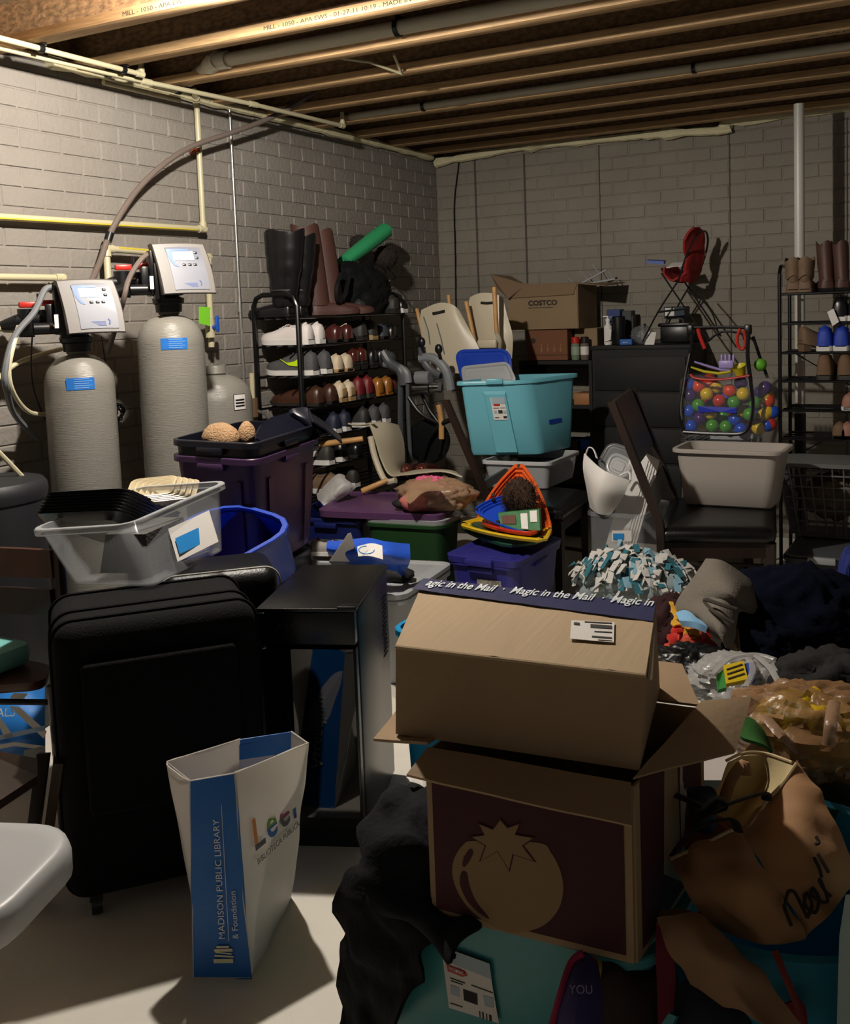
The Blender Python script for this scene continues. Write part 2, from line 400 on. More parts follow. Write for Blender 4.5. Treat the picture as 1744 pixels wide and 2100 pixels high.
# ================================================================ WATER TANKS
m_tank = mat('tank_fibreglass', '838078', .28, bump=.25, scale=60, stretch=(.4, .4, 8), var=.03, vscale=2)
m_tlabel = mat('blue_label', '2d74c8', .35)
m_white = mat('white_plastic', 'e6e3de', .4)
m_cover = mat('valve_cover', '5b5651', .45)
m_panel = mat('valve_panel', '5f626e', .4)
m_lcd = mat('lit_display', 'b4d4ee', emit=.75)
m_blue2 = mat('valve_blue', '1f56a8', .4)
m_red = mat('red_plastic', 'b5281f', .4)
m_navyt = mat('navy_print', '33509c', .5)
CAMXY = Vector((EYE.x, EYE.y))
def tank(c, r, zt, name, label, ztop, blue=True):
    M = T((c[0], c[1], 0)); t = thing(name, label, 'water tank', M)
    prof = [(r*.93, 0), (r*.97, .06), (r, .08)] + [(r, z) for z in (zt - .16,)] + [(r*math.cos(a)**.75, zt - .16 + .12*math.sin(a)) for a in [PI/2*k/9 for k in range(1, 9)]] + [(r*.32, zt-.035), (r*.30, zt)]
    MB(M).lathe(prof, 40, cap1=True).build('shell', m_tank, t)
    MB(M).lathe([(r*1.02, 0), (r*1.02, .055), (r*.99, .06)], 40).build('base_cup', m_black, t)
    return t, M
def wraplabel(M, r, a0, a1, z0, z1, m, t, name='label'):
    rows = [[M @ Vector(((r+.0012)*math.cos(a0+(a1-a0)*k/10), (r+.0012)*math.sin(a0+(a1-a0)*k/10), z)) for k in range(11)] for z in (z0, z1)]
    return MB().grid(rows, .0008).build(name, m, t, ang=60)
def head(t, c, z, yaw, flip=1):
    """control valve: black body, cream cover with a lit display, plumbing to the left"""
    nx, ny = math.cos(yaw), math.sin(yaw)           # the way the cover faces
    M = T((c[0], c[1], z)) @ Matrix.Rotation(yaw + PI/2, 4, 'Z')   # local -y = facing, x = to the viewer's right
    k = M
    MB(k).lathe([(.05, -.03), (.052, 0), (.06, .005), (.062, .025), (.045, .03), (.042, .06)], 24).build('neck', m_black, t)
    MB(k).box((-.01, .0, .10), (.13, .10, .13), bev=.008).box((-.06, -.03, .16), (.03, .07, .10), bev=.004).box((-.045, -.055, .09), (.035, .05, .14), bev=.003).build('valve_body', m_black, t)
    # cover: a slab with bowed sides leaning out at the foot
    sh = Matrix(((1, 0, -.13, 0), (0, 1, .33, 0), (0, 0, 1, 0), (0, 0, 0, 1)))
    def outl(w, h, bow, n=6):
        pts = []
        for i in range(n+1): f = i/n; pts.append((-w/2 + w*f, -h/2 - bow*.3*(1-(2*f-1)**2)*-1))
        for i in range(1, n+1): f = i/n; pts.append((w/2 + bow*(1-(2*f-1)**2), -h/2 + h*f))
        for i in range(1, n+1): f = i/n; pts.append((w/2 - w*f, h/2 + bow*.5*(1-(2*f-1)**2)))
        for i in range(1, n): f = i/n; pts.append((-w/2 + bow*.5*(1-(2*f-1)**2), h/2 - h*f))
        return pts
    C = k @ Matrix.Translation((.045, -.085, .135)) @ sh
    o = outl(.205, .20, .008)
    rr = [[Vector((x*s, y, zz*s)) for x, zz in o] for y, s in ((.05, .98), (-.01, 1.0), (-.022, .985), (-.027, .95))]
    MB(C).rings(rr).build('valve_cover', m_cover, t, ang=30)
    o2 = outl(.135, .165, .007)
    pn = MB(C).rings([[Vector((x*.98+.012, y, zz*s)) for x, zz in o2] for y, s in ((-.026, 1), (-.029, 1), (-.0295, .99))]).build('panel', m_panel, t, ang=30)
    dd = C @ Matrix.Translation((.012, -.0302, 0))
    MB(dd).box((-.003, 0, .052), (.078, .002, .034)).build('display', m_lcd, pn)
    b = MB(dd)
    for x, zz in ((.046, .062), (.047, .042), (-.008, .016), (.014, .016), (.034, .016)): b.box((x, 0, zz), (.013, .003, .009), bev=.002)
    b.build('button', m_black, pn)
    MB(dd).rings([[Vector((x, y, zz)) for x, zz in ((-.066, .078), (.02, .078), (.02, .071), (-.045, .070), (-.046, .034), (-.038, .02), (-.03, .008), (-.045, .012), (-.058, .035))] for y in (0, -.001)]).build('wave_print', m_blue2, pn, ang=0)
    b = MB(dd); 
    for j in range(4): b.box((.0+j*.004, 0, -.056 - j*.0045), (.05-j*.008, .001, .0018))
    b.tube([(.036, 0, -.046), (.041, 0, -.055), (.037, 0, -.066)], .0022, 6).build('maker_mark', m_navyt, pn)
    # bypass plumbing behind and to the left
    B = MB(k)
    B.cyl((-.05, .02, .10), (-.20, .04, .09), .026).cyl((-.10, .03, .09), (-.10, .03, .13), .03).cyl((-.165, .035, .07), (-.165, .035, .135), .032).cyl((-.2, .03, .085), (-.255, .04, .075), .030, .016).box((-.09, -.02, .10), (.03, .04, .10), bev=.006).cyl((-.05, -.03, .06), (-.15, -.03, .06), .022).cyl((-.15, -.03, .06), (-.2, -.02, .055), .030, .024)
    B.cyl((-.12, .02, .145), (-.12, .02, .19), .008).build('bypass_valve', m_black, t)
    MB(k).box((-.16, .03, .150), (.062, .03, .022), bev=.006).box((-.09, .02, .155), (.055, .03, .022), bev=.006).build('red_knob', m_red, t)
    MB(k).box((-.0745, -.081, .085), (.014, .002, .05)).build('barcode_sticker', m_white, t)
    return k
TA = (.30, -3.40); TBk = (.455, -3.07); TC = (.29, -2.63)
t1, M1 = tank(TA, .127, 1.33, 'softener_tank', 'front grey water softener tank with a lit control head, nearest the brine drum', 0)
h1 = head(t1, TA, 1.33, math.radians(-35))
t2, M2 = tank(TBk, .130, 1.467, 'softener_tank', 'tallest grey water softener tank, its lit control head below the looping cream pipe', 0)
h2 = head(t2, TBk, 1.467, math.radians(-35))
t3, M3 = tank(TC, .155, 1.20, 'softener_tank', 'plain grey tank half hidden behind the tall one, with a black-edged warning label', 0)
for t, M, r, z, a in ((t1, M1, .127, 1.19, -30), (t2, M2, .130, 1.32, -30)):
    l = wraplabel(M, r, math.radians(a-33), math.radians(a+12), z-.028, z+.016, m_tlabel, t)
    m_lb = mat('label_lines', '7fb2ea', .4)
    for j in range(5): wraplabel(M, r+.001, math.radians(a-20), math.radians(a+(8 if j % 2 else 3)), z-.022+j*.008, z-.0195+j*.008, m_lb, l, 'print_line')
l = wraplabel(M3, .155, math.radians(-22), math.radians(2), 1.005, 1.075, m_black, t3)
wraplabel(M3, .156, math.radians(-21), math.radians(1), 1.0075, 1.0725, m_white, l, 'paper')
for j in range(3): wraplabel(M3, .157, math.radians(-19), math.radians(-1), 1.02+j*.013, 1.027+j*.013, m_black, l, 'print_line')
# hoses on the heads
P = crom([h2 @ Vector((-.05, -.02, .20)), h2 @ Vector((-.10, -.06, .18)), h2 @ Vector((-.16, -.09, .10)), h2 @ Vector((-.19, -.08, .0)), atx(222, 722, .12)], 6)
tag(MB().tube(P, .010, 8).build('hose', m_hose), 'brown hose curving down from the tall tank control head', 'hose')
P = crom([h1 @ Vector((-.05, -.03, .20)), h1 @ Vector((-.10, -.05, .205)), atx(70, 640, .3), atx(30, 690, .3), atx(10, 760, .32), atx(14, 800, .30), atx(30, 850, .15), atx(76, 900, .07)], 6)
tag(MB().tube(P, .0115, 8).build('hose', m_hoseg), 'grey hose looping left from the front tank control head', 'hose')
P = crom([h1 @ Vector((-.20, -.02, .07)), atx(32, 690, .3), atx(18, 760, .32), atx(30, 810, .30), atx(60, 845, .22), atx(100, 850, .14)], 6)
tag(MB().tube(P, .0085, 8).build('hose', mat('cream_hose', 'cfc5a4', .4)), 'cream hose bowing out beside the front tank', 'hose')
P = crom([atx(-20, 790, .14), atx(30, 748, .14), atx(80, 728, .12), atx(126, 716, .10)], 6)
tag(MB().tube(P, .009, 8).build('hose', MATS['cream_hose']), 'cream hose rising behind the front tank to its neck', 'hose')
P = crom([atx(-30, 900, .3), atx(10, 940, .3), atx(48, 980, .3)], 6)
tag(MB().tube(P, .009, 8).build('hose', MATS['cream_hose']), 'cream brine hose going down into the black drum', 'hose')
P = crom([atx(208, 690, .12), atx(216, 740, .1), atx(232, 815, .08), atx(240, 845, .05)], 6)
cw = MB().tube(P, .003, 6); rnd = random.Random(2)
c0 = atx(243, 845, .06)
for i in range(9):
    a = rnd.uniform(0, PI); r_ = rnd.uniform(.02, .034)
    cw.tube([c0 + Vector((.012*math.sin(q*2+i), r_*math.cos(q)*math.cos(a*.3)+rnd.uniform(-.004,.004), r_*1.3*math.sin(q)*(.6+.5*math.sin(a)))) for q in [2*PI*k/14 for k in range(15)]], .003, 5)
tag(cw.build('power_cord', m_black), 'black power cord gathered in a bundle between the two tall tanks', 'cord')
tag(MB().tube(crom([atx(68, 668, .2), atx(64, 740, .15), atx(70, 800, .1), atx(92, 860, .06)], 6), .003, 6).build('power_cord', m_black), 'thin black cord hanging from the front tank plumbing', 'cord')
# tag and blue ball valve
t = thing('ball_valve', 'cream ball valve with a blue lever beside the tall tank', 'valve', atx(430, 672, .09))
MB().cyl(atx(429, 650, .09), atx(432, 692, .09), .022).build('body', m_cpvc, t)
MB().cyl(atx(436, 672, .10), atx(446, 670, .14), .012).box(atx(446, 664, .15), (.012, .02, .075), bev=.005).build('lever', mat('blue_lever', '1f55b5', .4), t)
tag(MB().quad([atx(408, 663, .13), atx(431, 669, .13), atx(431, 630, .13), atx(408, 629, .13)], .001).build('hang_tag', mat('lime_tag', '7fd22f', .6)), 'bright lime green paper tag hanging on the cream pipe', 'tag')
t = tag(MB().tube([atx(520, 816, .08) + Vector((0, 0, -i*.012)) for i in range(9)], .02, 10, rs=[.020 + .002*(i % 2) for i in range(9)]).build('insulated_pipe_foot', mat('brown_tape', '5f4630', .7)), 'brown taped pipe end below the cream stub by the shoe rack', 'pipe')
tag(MB().tube(crom([atx(524, 842, .09), atx(545, 850, .12), atx(565, 875, .16)], 5), .008, 8).build('braided_hose', m_steel), 'short braided steel hose beside the shoe rack foot', 'hose')
# brine drum at the left edge
m_drum = mat('drum_plastic', '232427', .55)
c = atx(-42, 985, .25); M = T((.25, c.y, c.z - .81))
t = thing('brine_drum', 'black round brine drum with a lid at the left edge', 'drum', M)
MB(M).lathe([(.19, .81-c.z), (.2, .83-c.z), (.21, .76)], 40).build('body', m_drum, t)
MB(M).lathe([(.214, .74), (.22, .765), (.217, .79), (.205, .805), (.0, .815)], 40, cap0=False, cap1=False).build('lid', m_drum, t)
# ================================================================ SHOES
m_lin = mat('shoe_dark', '1a1614', .9)  # near-black of soles and laces, also painted as shade in openings
def shoe(M, L=.28, Hh=.085, Wd=.1, m=None, sole=None, style='sneaker', label='', group=None, stripe=None, laces=None, heel=0.0, toe=1.0, collar=None, patch=None):
    t = thing({'sneaker': 'sneaker', 'loafer': 'loafer', 'boot': 'boot', 'heel': 'heeled_shoe'}.get(style, 'shoe'), label, {'boot': 'boot'}.get(style, 'shoe'), M, group)
    sole = sole or m_lin
    st = [0, .03, .10, .2, .32, .46, .6, .74, .86, .94, .985, 1.0]
    ww = [.50, .66, .76, .80, .78, .76, .86, .98, .94, .74*toe+.0, .5*toe, .22*toe]
    hh = {'sneaker': [.7, .9, .98, .96, .92, .86, .72, .58, .5, .44, .34, .2], 'loafer': [.6, .75, .8, .74, .66, .66, .62, .5, .42, .36, .28, .16]}.get(style, [.7, .86, .9, .82, .74, .70, .62, .5, .44, .38, .3, .18])
    sh = .022 if style == 'sneaker' else .012
    def lift(x): return heel*max(0, 1 - x/.62)**.8 if heel else 0
    def ring(i, k=1.0, top=None):
        x, w, h = st[i]*L, ww[i]*Wd/2*k, hh[i]*Hh
        z0 = sh + lift(st[i]); return [Vector((x, w*math.copysign(abs(math.cos(a))**.75, math.cos(a)), z0 + h*max(0, math.sin(a))**.8)) for a in [PI*j/12 for j in range(13)]]
    MB(M).rings([ring(i) for i in range(len(st))]).build('upper', m, t, ang=50)
    sl = []
    for i in range(len(st)):
        x, w = st[i]*L, ww[i]*Wd/2*1.05; z0 = lift(st[i]); spring = .012*max(0, (st[i]-.75)/.25)**2 
        sl.append([Vector((x, -w, z0+spring)), Vector((x, w, z0+spring)), Vector((x, w*1.02, z0+sh+.004+spring)), Vector((x, -w*1.02, z0+sh+.004+spring))])
    s_ = MB(M).rings(sl)
    if heel: s_.rings([[Vector((L*(.10+.085*q), s2*Wd*.24*(1), 0)) for q, s2 in ((-1,-1),(1,-1),(1,1),(-1,1))], [Vector((L*(.10+.10*q), s2*Wd*.33, heel*.9)) for q, s2 in ((-1,-1),(1,-1),(1,1),(-1,1))]])
    elif style == 'loafer': s_.box((L*.12, 0, .004), (L*.24, Wd*.68, .012))
    s_.build('sole', sole, t, ang=40)
    if style != 'boot':
        op = []
        for i in (2, 3, 4, 5):
            z0 = sh + lift(st[i]) + hh[i]*Hh + .002; w = ww[i]*Wd/2*.55*(1 if i in (3, 4) else .6); op.append([Vector((st[i]*L, w*q, z0 - .012*abs(q)**2)) for q in (-1, -.5, 0, .5, 1)])
        MB(M).grid(op, .003).build('lining', m_lin, t, ang=60)  # dark patch on the closed upper paints the shade inside the opening
        c = MB(M); loop = [op[0][2], op[1][4], op[2][4], op[3][2], op[2][0], op[1][0]]
        c.tube(crom(loop, 4, True), .004 if style != 'sneaker' else .007, 6, closed=True).build('collar', collar or m, t)
    if laces:
        b = MB(M)
        for i in range(4):
            x = L*(.48 + .07*i); z = sh + Hh*(.9 - .10*i); b.tube([(x, -.022, z-.008), (x+.004, 0, z+.003), (x+.004, .022, z-.008)], .0028, 5)
        b.build('laces', laces, t)
    if stripe:
        for sgn in (-1, 1):
            pts = [(.24, .30), (.22, .52), (.26, .62), (.33, .50), (.5, .42), (.64, .62), (.46, .30), (.30, .24)]
            MB(M).rings([[Vector((x*L, sgn*(Wd/2*.80 + .003 + o), sh + z*Hh)) for x, z in pts] for o in (-.006, .001)]).build('side_mark', stripe, t, ang=0)
    if patch: MB(M).box((-.001, 0, sh+Hh*.35), (.006, Wd*.4, Hh*.5), bev=.002).build('heel_patch', patch, t)
    return t
def boot(M, m, sole, Hs, label, rt=.065, group=None, lean=0, heel=.0, L=.27, wr=None, buckle=None, rb=.045, fl=1.25):
    t = shoe(M, L, .075, .095, m, sole, 'boot', label, group, heel=heel)
    rr = []; n = 14; rnd = random.Random(len(label))
    for i in range(n+1):
        f = i/n; r = rb + (rt - rb)*min(1, f*1.25)**.8; w = (wr or 0)*(.5*math.sin(f*28) + .4*math.sin(f*13+1))*(1-f*.6)
        c = Vector((L*.17 + lean*f, 0, .05 + heel*.8 + (Hs-.05)*f))
        rr.append([c + Vector(((r+w)*fl*math.cos(a), (r+w)*.9*math.sin(a) , (.012*math.sin(3*a+i*.3) if i == n else 0))) for a in [2*PI*k/20 for k in range(20)]])
    rin = [[Vector((c.x*0, 0, 0)) + (v + (Vector((L*.17+lean, 0, Hs)) - v)*.08) for v in rr[-1]], [v + (Vector((L*.17+lean, 0, Hs)) - v)*.1 - Vector((lean*.3, 0, .09)) for v in rr[-1]]]
    MB(M).rings(rr + rin, True, True).build('shaft', m, t, ang=50)
    if buckle:
        MB(M).tube([Vector((L*.17 + (rb+.008)*fl*math.cos(a), (rb+.008)*.95*math.sin(a), .13)) for a in [2*PI*k/20 for k in range(20)]], .007, 6, closed=True).build('strap', buckle, t)
    return t
S = {k: mat('leather_'+k, c, r, bump=b, scale=70) for k, c, r, b in (
 ('white', 'd9d2ce', .5, .1), ('burgundy', '47201d', .25, 0), ('charcoal', '2e2c2a', .6, .1), ('black', '131214', .3, 0), ('grey', '4a4a4c', .7, .3), ('cream', 'c9b89c', .5, 0),
 ('brown', '3f2519', .35, .1), ('shinybrown', '4a2018', .15, 0), ('red', '6e1a1c', .5, 0), ('tan', '9a6224', .3, 0), ('slate', '3b4148', .6, .1), ('navy', '1a2036', .6, .1),
 ('boot_brown', '4a2f28', .55, .1), ('taupe', '6d5743', .7, .2), ('walnut', '3c2318', .4, 0), ('blue', '1d3ca6', .6, .2), ('khaki', '6b5138', .7, .2), ('rose', '9a6a58', .6, 0))}
m_wsole = mat('white_sole', 'd6d4d0', .5); m_tsole = mat('tan_sole', '9c8055', .6); m_volt = mat('volt_yellow', 'c6e619', .5)
# ---------------------------------------------------------------- left shoe rack
m_rack = mat('rack_black_metal', '0b0b0c', .3)
RX0, RX1, RY0, RY1, RZ = .06, .33, -2.06, -1.055, 1.515
SHZ = [1.405, 1.262, 1.107, .948, .793, .638, .483, .328, .173]
t = thing('shoe_rack', 'black metal shoe rack with rounded ends, packed with shoes against the left wall', 'shoe rack', (.2, -1.56, 0))
for yy in (RY0, RY1):
    P = [(RX0, yy, 0), (RX0, yy, RZ-.06), (RX0+.02, yy, RZ-.015), (RX0+.06, yy, RZ), (RX1-.06, yy, RZ), (RX1-.02, yy, RZ-.015), (RX1, yy, RZ-.06), (RX1, yy, 0)]
    MB().tube(P, .0125, 10).build('end_frame', m_rack, t)
for z in SHZ:
    b = MB()
    for i in range(5): b.tube([(RX0 + (RX1-RX0)*i/4, RY0, z-.008), (RX0 + (RX1-RX0)*i/4, RY1, z-.008)], .006, 6)
    b.build('shelf', m_rack, t)
def rs(px, z, m, sole, style, label, group='shoes on the left rack', dx=0, **k):
    Y = (px - 1049)/208.0
    return shoe(T((RX1+.015+dx, Y, z+.001), PI), m=m, sole=sole, style=style, label=label, group=None, **k)
z1, z2, z3, z4, z5, z6 = SHZ[1:7]
G = [
 (638, z1, S['white'], m_wsole, 'sneaker', 'white sneaker at the rack end, left of its pair', dict(L=.30, laces=m_wsole, collar=S['white'])),
 (658, z1, S['white'], m_wsole, 'sneaker', 'white sneaker beside the burgundy shoes, right of its pair', dict(L=.30, laces=m_wsole, collar=S['white'])),
 (690, z1, S['burgundy'], m_lin, 'loafer', 'burgundy leather shoe next to the white sneakers', dict(Hh=.1)),
 (712, z1, S['burgundy'], m_lin, 'loafer', 'burgundy leather shoe with a pale piped edge', dict(Hh=.1, collar=S['cream'])),
 (740, z1, S['charcoal'], m_lin, 'sneaker', 'charcoal suede shoe in the middle of the row below the top', dict()),
 (762, z1, S['charcoal'], m_tsole, 'sneaker', 'charcoal suede shoe with a tan sole below the striped shoe', dict()),
 (785, z1, S['slate'], m_lin, 'loafer', 'dark slate shoe near the right end of the upper row', dict()),
 (805, z1, S['black'], m_lin, 'loafer', 'black shoe at the right end of the upper row', dict()),
 (644, z2, S['grey'], m_wsole, 'sneaker', 'grey running shoe with a lime yellow side mark at the rack end', dict(L=.30, Hh=.1, stripe=m_volt, laces=m_black)),
 (668, z2, S['grey'], m_wsole, 'sneaker', 'grey running shoe with a white sole, right of its pair', dict(L=.30, Hh=.1, laces=m_black)),
 (690, z2, S['cream'], m_tsole, 'loafer', 'left cream canvas shoe with a tan heel beside the grey running shoes', dict(Hh=.1)),
 (708, z2, S['cream'], m_tsole, 'loafer', 'right cream canvas shoe with a tan heel', dict(Hh=.1)),
 (722, z2, S['shinybrown'], m_lin, 'heel', 'glossy brown heeled shoe next to the cream pair', dict(heel=.03)),
 (738, z2, S['shinybrown'], m_lin, 'heel', 'glossy brown heeled shoe beside the black pair', dict(heel=.03)),
 (760, z2, S['black'], m_lin, 'heel', 'shiny black dress shoe, left of its pair', dict(heel=.02)),
 (778, z2, S['black'], m_lin, 'heel', 'shiny black dress shoe, right of its pair', dict(heel=.02)),
 (800, z2, S['slate'], m_lin, 'loafer', 'slate blue shoe at the right end behind the bike', dict()),
 (652, z3, S['brown'], m_lin, 'loafer', 'large dark brown loafer at the rack end', dict(L=.31, Wd=.11, Hh=.11)),
 (676, z3, S['brown'], m_lin, 'loafer', 'large dark brown loafer, right of its pair', dict(L=.31, Wd=.11, Hh=.11)),
 (694, z3, S['cream'], m_tsole, 'sneaker', 'left beige and orange low shoe', dict(patch=m_tsole)),
 (711, z3, S['cream'], m_tsole, 'sneaker', 'beige and orange low shoe beside the red shoes', dict(patch=m_tsole)),
 (730, z3, S['red'], S['charcoal'], 'sneaker', 'dark red shoe, left of its pair', dict(Hh=.1)),
 (749, z3, S['red'], S['charcoal'], 'sneaker', 'dark red shoe next to the tan shoes', dict(Hh=.1)),
 (771, z3, S['tan'], S['tan'], 'heel', 'glossy tan leather shoe, left of its pair', dict(Hh=.1, toe=.8)),
 (790, z3, S['tan'], S['tan'], 'heel', 'glossy tan leather shoe, right of its pair', dict(Hh=.1, toe=.8)),
 (810, z3, S['shinybrown'], m_lin, 'heel', 'pointed chestnut shoe at the right end above the bike frame', dict(toe=.6, heel=.02)),
 (655, z4, S['black'], m_lin, 'loafer', 'black shoe at the rack end under the brown loafers', dict()),
 (680, z4, S['navy'], m_wsole, 'sneaker', 'navy canvas shoe with a thick white sole', dict()),
 (700, z4, S['navy'], m_wsole, 'sneaker', 'navy canvas shoe half hidden, white sole towards the room', dict()),
 (738, z4, S['charcoal'], m_wsole, 'sneaker', 'charcoal sneaker with white sole under the red shoes', dict()),
 (760, z4, S['grey'], m_wsole, 'sneaker', 'grey sneaker with white sole under the tan shoes', dict()),
 (782, z4, S['grey'], m_wsole, 'sneaker', 'grey sneaker with white sole nearest the exercise bike', dict()),
 (665, z5, S['charcoal'], m_wsole, 'sneaker', 'dark sneaker behind the purple tote rim', dict(stripe=m_wsole)),
 (690, z5, S['black'], m_wsole, 'sneaker', 'black sneaker with a white side mark above the white chair leg', dict(stripe=m_wsole)),
 (720, z5, S['black'], m_lin, 'loafer', 'black loafer behind the tipped white chair', dict()),
 (670, z6, S['taupe'], m_wsole, 'sneaker', 'taupe sneaker on the low shelf beside the purple tote', dict()),
 (690, z6, S['brown'], m_tsole, 'loafer', 'brown shoe on the low shelf above the white plastic bag', dict()),
 (712, z6, S['charcoal'], m_wsole, 'sneaker', 'charcoal sneaker on the low shelf above the chair leg', dict())]
for px, z, m, so, sty, lab, k in G: rs(px, z, m, so, sty, lab, **k)
# boots and bag on top of the rack
ZT0 = SHZ[0]
boot(T((.255, -2.0, ZT0), PI, 0, 0), S['black'], S['black'], .42, 'tall black boot with wide cuff at the rack end, nearest the wall pipe', rt=.085, wr=.006, buckle=S['charcoal'], lean=-.02, rb=.046, fl=1.3)
boot(T((.27, -1.915, ZT0), PI-.1, 0, 0), S['black'], S['black'], .40, 'tall black boot slumped beside its pair, glossy toe', rt=.08, wr=.006, buckle=S['charcoal'], lean=-.02, rb=.046, fl=1.3)
boot(T((.22, -1.80, ZT0), PI-2.2, -.05, 0), S['boot_brown'], S['boot_brown'], .46, 'tall brown boot leaning back, left of its pair', rt=.06, lean=-.05, rb=.047)
boot(T((.24, -1.71, ZT0), PI-2.3, -.05, 0), S['boot_brown'], S['boot_brown'], .44, 'tall brown boot leaning right against the dark bag', rt=.06, lean=-.05, rb=.047)
m_bag = mat('navy_nylon', '07090d', .75, bump=.4, scale=30, spec=.3)
t = thing('duffel_bag', 'black nylon bag slumped on top of the left shoe rack', 'bag', (.2, -1.35, ZT0))
lump((.21, -1.36, ZT0+.10), (.13, .27, .17), seed=4, amp=.3, freq=3.5, n=36, zmin=ZT0).build('body', m_bag, t)
P = crom([atx(795, 548, .2), atx(806, 560, .3), atx(812, 570, .3), atx(800, 575, .28), atx(795, 590, .26)], 5)
MB().tube(P, .004, 6).build('drawstring', m_black, t)
MB().tube(crom([atx(700, 560, .33), atx(690, 590, .35), atx(694, 620, .34), atx(712, 590, .35), atx(718, 560, .33)], 6), .012, 6, flat=.4).build('carry_strap', m_bag, t)
a, b = atx(716, 530, .16), atx(790, 473, .20)
t = thing('foam_roll', 'bright green rolled mat sticking out of the black bag', 'roll', a)
M = frame(a, b-a); L_ = (b-a).length
MB(M).rings([[Vector((x, r*math.cos(q)*(1+.06*math.sin(3*q)), r*math.sin(q)*.85)) for q in [2*PI*k/24 for k in range(24)]] for x, r in ((-.05, .042), (0, .045), (L_*.6, .052), (L_, .053), (L_+.004, .046), (L_-.03, .042))]).build('rolled_sheet', mat('green_foam', '2f9a63', .6, bump=.2), t)
MB(M).tube([(L_-.004, .033*math.cos(q)*q/9, .03*math.sin(q)*q/9) for q in [k*.4 for k in range(23)]], .002, 5).build('roll_edge', mat('green_foam_dark', '1f7448', .6), t)
m_fur = mat('brown_fur', '2e2620', .95, bump=1, scale=90)
def fur(c, r, seed, label, name='fur_trim', n=500, ln=.03, m=None, sc=(1,1,1)):
    t = thing(name, label, 'fur', c)
    lump(c, (r*sc[0], r*sc[1], r*sc[2]), seed, .3, 4, 16).build('pelt', m or m_fur, t)
    b = MB(); rnd = random.Random(seed)
    for i in range(n):
        d = Vector((rnd.gauss(0,1), rnd.gauss(0,1), rnd.gauss(0,1))).normalized(); p = Vector(c) + Vector((d.x*r*sc[0], d.y*r*sc[1], d.z*r*sc[2]))*.92
        q = p + d*ln*rnd.uniform(.5, 1.1) + Vector((rnd.uniform(-.4,.4), rnd.uniform(-.4,.4), rnd.uniform(-.7,.1)))*ln
        s_ = d.orthogonal().normalized()*.0016; b.rings([[p - s_, p + s_, p + d.cross(s_)], [q - s_*.1, q + s_*.1, q + d.cross(s_)*.1]], False, False)
    f = b.build('hair', m or m_fur, t, ang=0); f['kind'] = 'stuff'
    return t
fur(atx(738, 500, .12), .05, 3, 'tuft of brown fur behind the green roll', sc=(1, 1.1, .9))
fur(atx(792, 528, .16), .058, 5, 'dark fur hood edge spilling right of the green roll', sc=(1, 1.3, 1.1))
shoe(T((.37, -1.18, ZT0), PI), .28, .075, .1, S['charcoal'], m_lin, 'sneaker', 'charcoal sneaker with three white stripes at the top right of the rack', stripe=None, laces=m_wsole)
shoe(T((.37, -1.09, ZT0), PI), .28, .06, .1, S['black'], m_wsole, 'sneaker', 'flat black shoe at the very right of the rack top', laces=m_wsole)
shoe(T((.36, -1.52, ZT0), PI-.3), .28, .08, .1, S['charcoal'], m_lin, 'loafer', 'charcoal suede shoe lying before the black bag')
# ================================================================ BINS, LEFT AND MIDDLE
def bil(Q, u, v): return Q[0]*(1-u)*(1-v) + Q[1]*u*(1-v) + Q[2]*u*v + Q[3]*(1-u)*v
def qring(Q, ins=0.0, r=.05, n=4):
    """rounded outline of the quad Q (metres of inset, corner radius)"""
    w = ((Q[1]-Q[0]).length + (Q[2]-Q[3]).length)/2; d = ((Q[3]-Q[0]).length + (Q[2]-Q[1]).length)/2
    return [bil(Q, .5 + p.x/w, .5 + p.y/d) for p in rrect(w - 2*ins, d - 2*ins, max(.004, r - ins), 0, n)]
def ql(A, B, t): return [a.lerp(b, t) for a, b in zip(A, B)]
def quad4(a, b, c): return [a, b, c, a + c - b]
def upn(Q): return (Q[1]-Q[0]).cross(Q[3]-Q[0]).normalized()
def qbin(name, label, B, Tq, m, cat='storage bin', r=.05, th=.003, lip=.012, liph=.018, handles=True, t=None, group=None, mrim=None, inner=True, ribs=0):
    o = sum(B, Vector())/4
    t = t or thing(name, label, cat, o, group)
    rr = [qring(B, .012, r*.8), qring(ql(B, Tq, .03), .002, r), qring(ql(B, Tq, .5), 0, r), qring(ql(B, Tq, .99), 0, r)]
    if inner: rr += [qring(ql(B, Tq, .99), th, r), qring(ql(B, Tq, .5), th, r), qring(ql(B, Tq, .04), th+.004, r)]
    MB().rings(rr).build('body', m, t, ang=45)
    n = upn(Tq); up_ = [p + n*0 for p in Tq]; lo = [p - n*liph for p in Tq]
    MB().rings([qring(lo, 0, r), qring(lo, -lip, r), qring([p - n*.003 for p in Tq], -lip, r), qring(up_, -lip+.003, r), qring(up_, th, r), qring([p - n*.006 for p in Tq], th, r)], False, False).build('rim', mrim or m, t, ang=40)
    if handles:
        for a, b in ((0, 1), (1, 2)):
            mid = (Tq[a]+Tq[b])/2; d = (Tq[b]-Tq[a]).normalized(); out = d.cross(n); F_ = frame(mid - n*(liph+.012) + out*.008, d, n)
            MB(F_).box((0, 0, 0), (min(.12, (Tq[b]-Tq[a]).length*.35), .022, .024), bev=.005).build('handle', mrim or m, t)
    return t
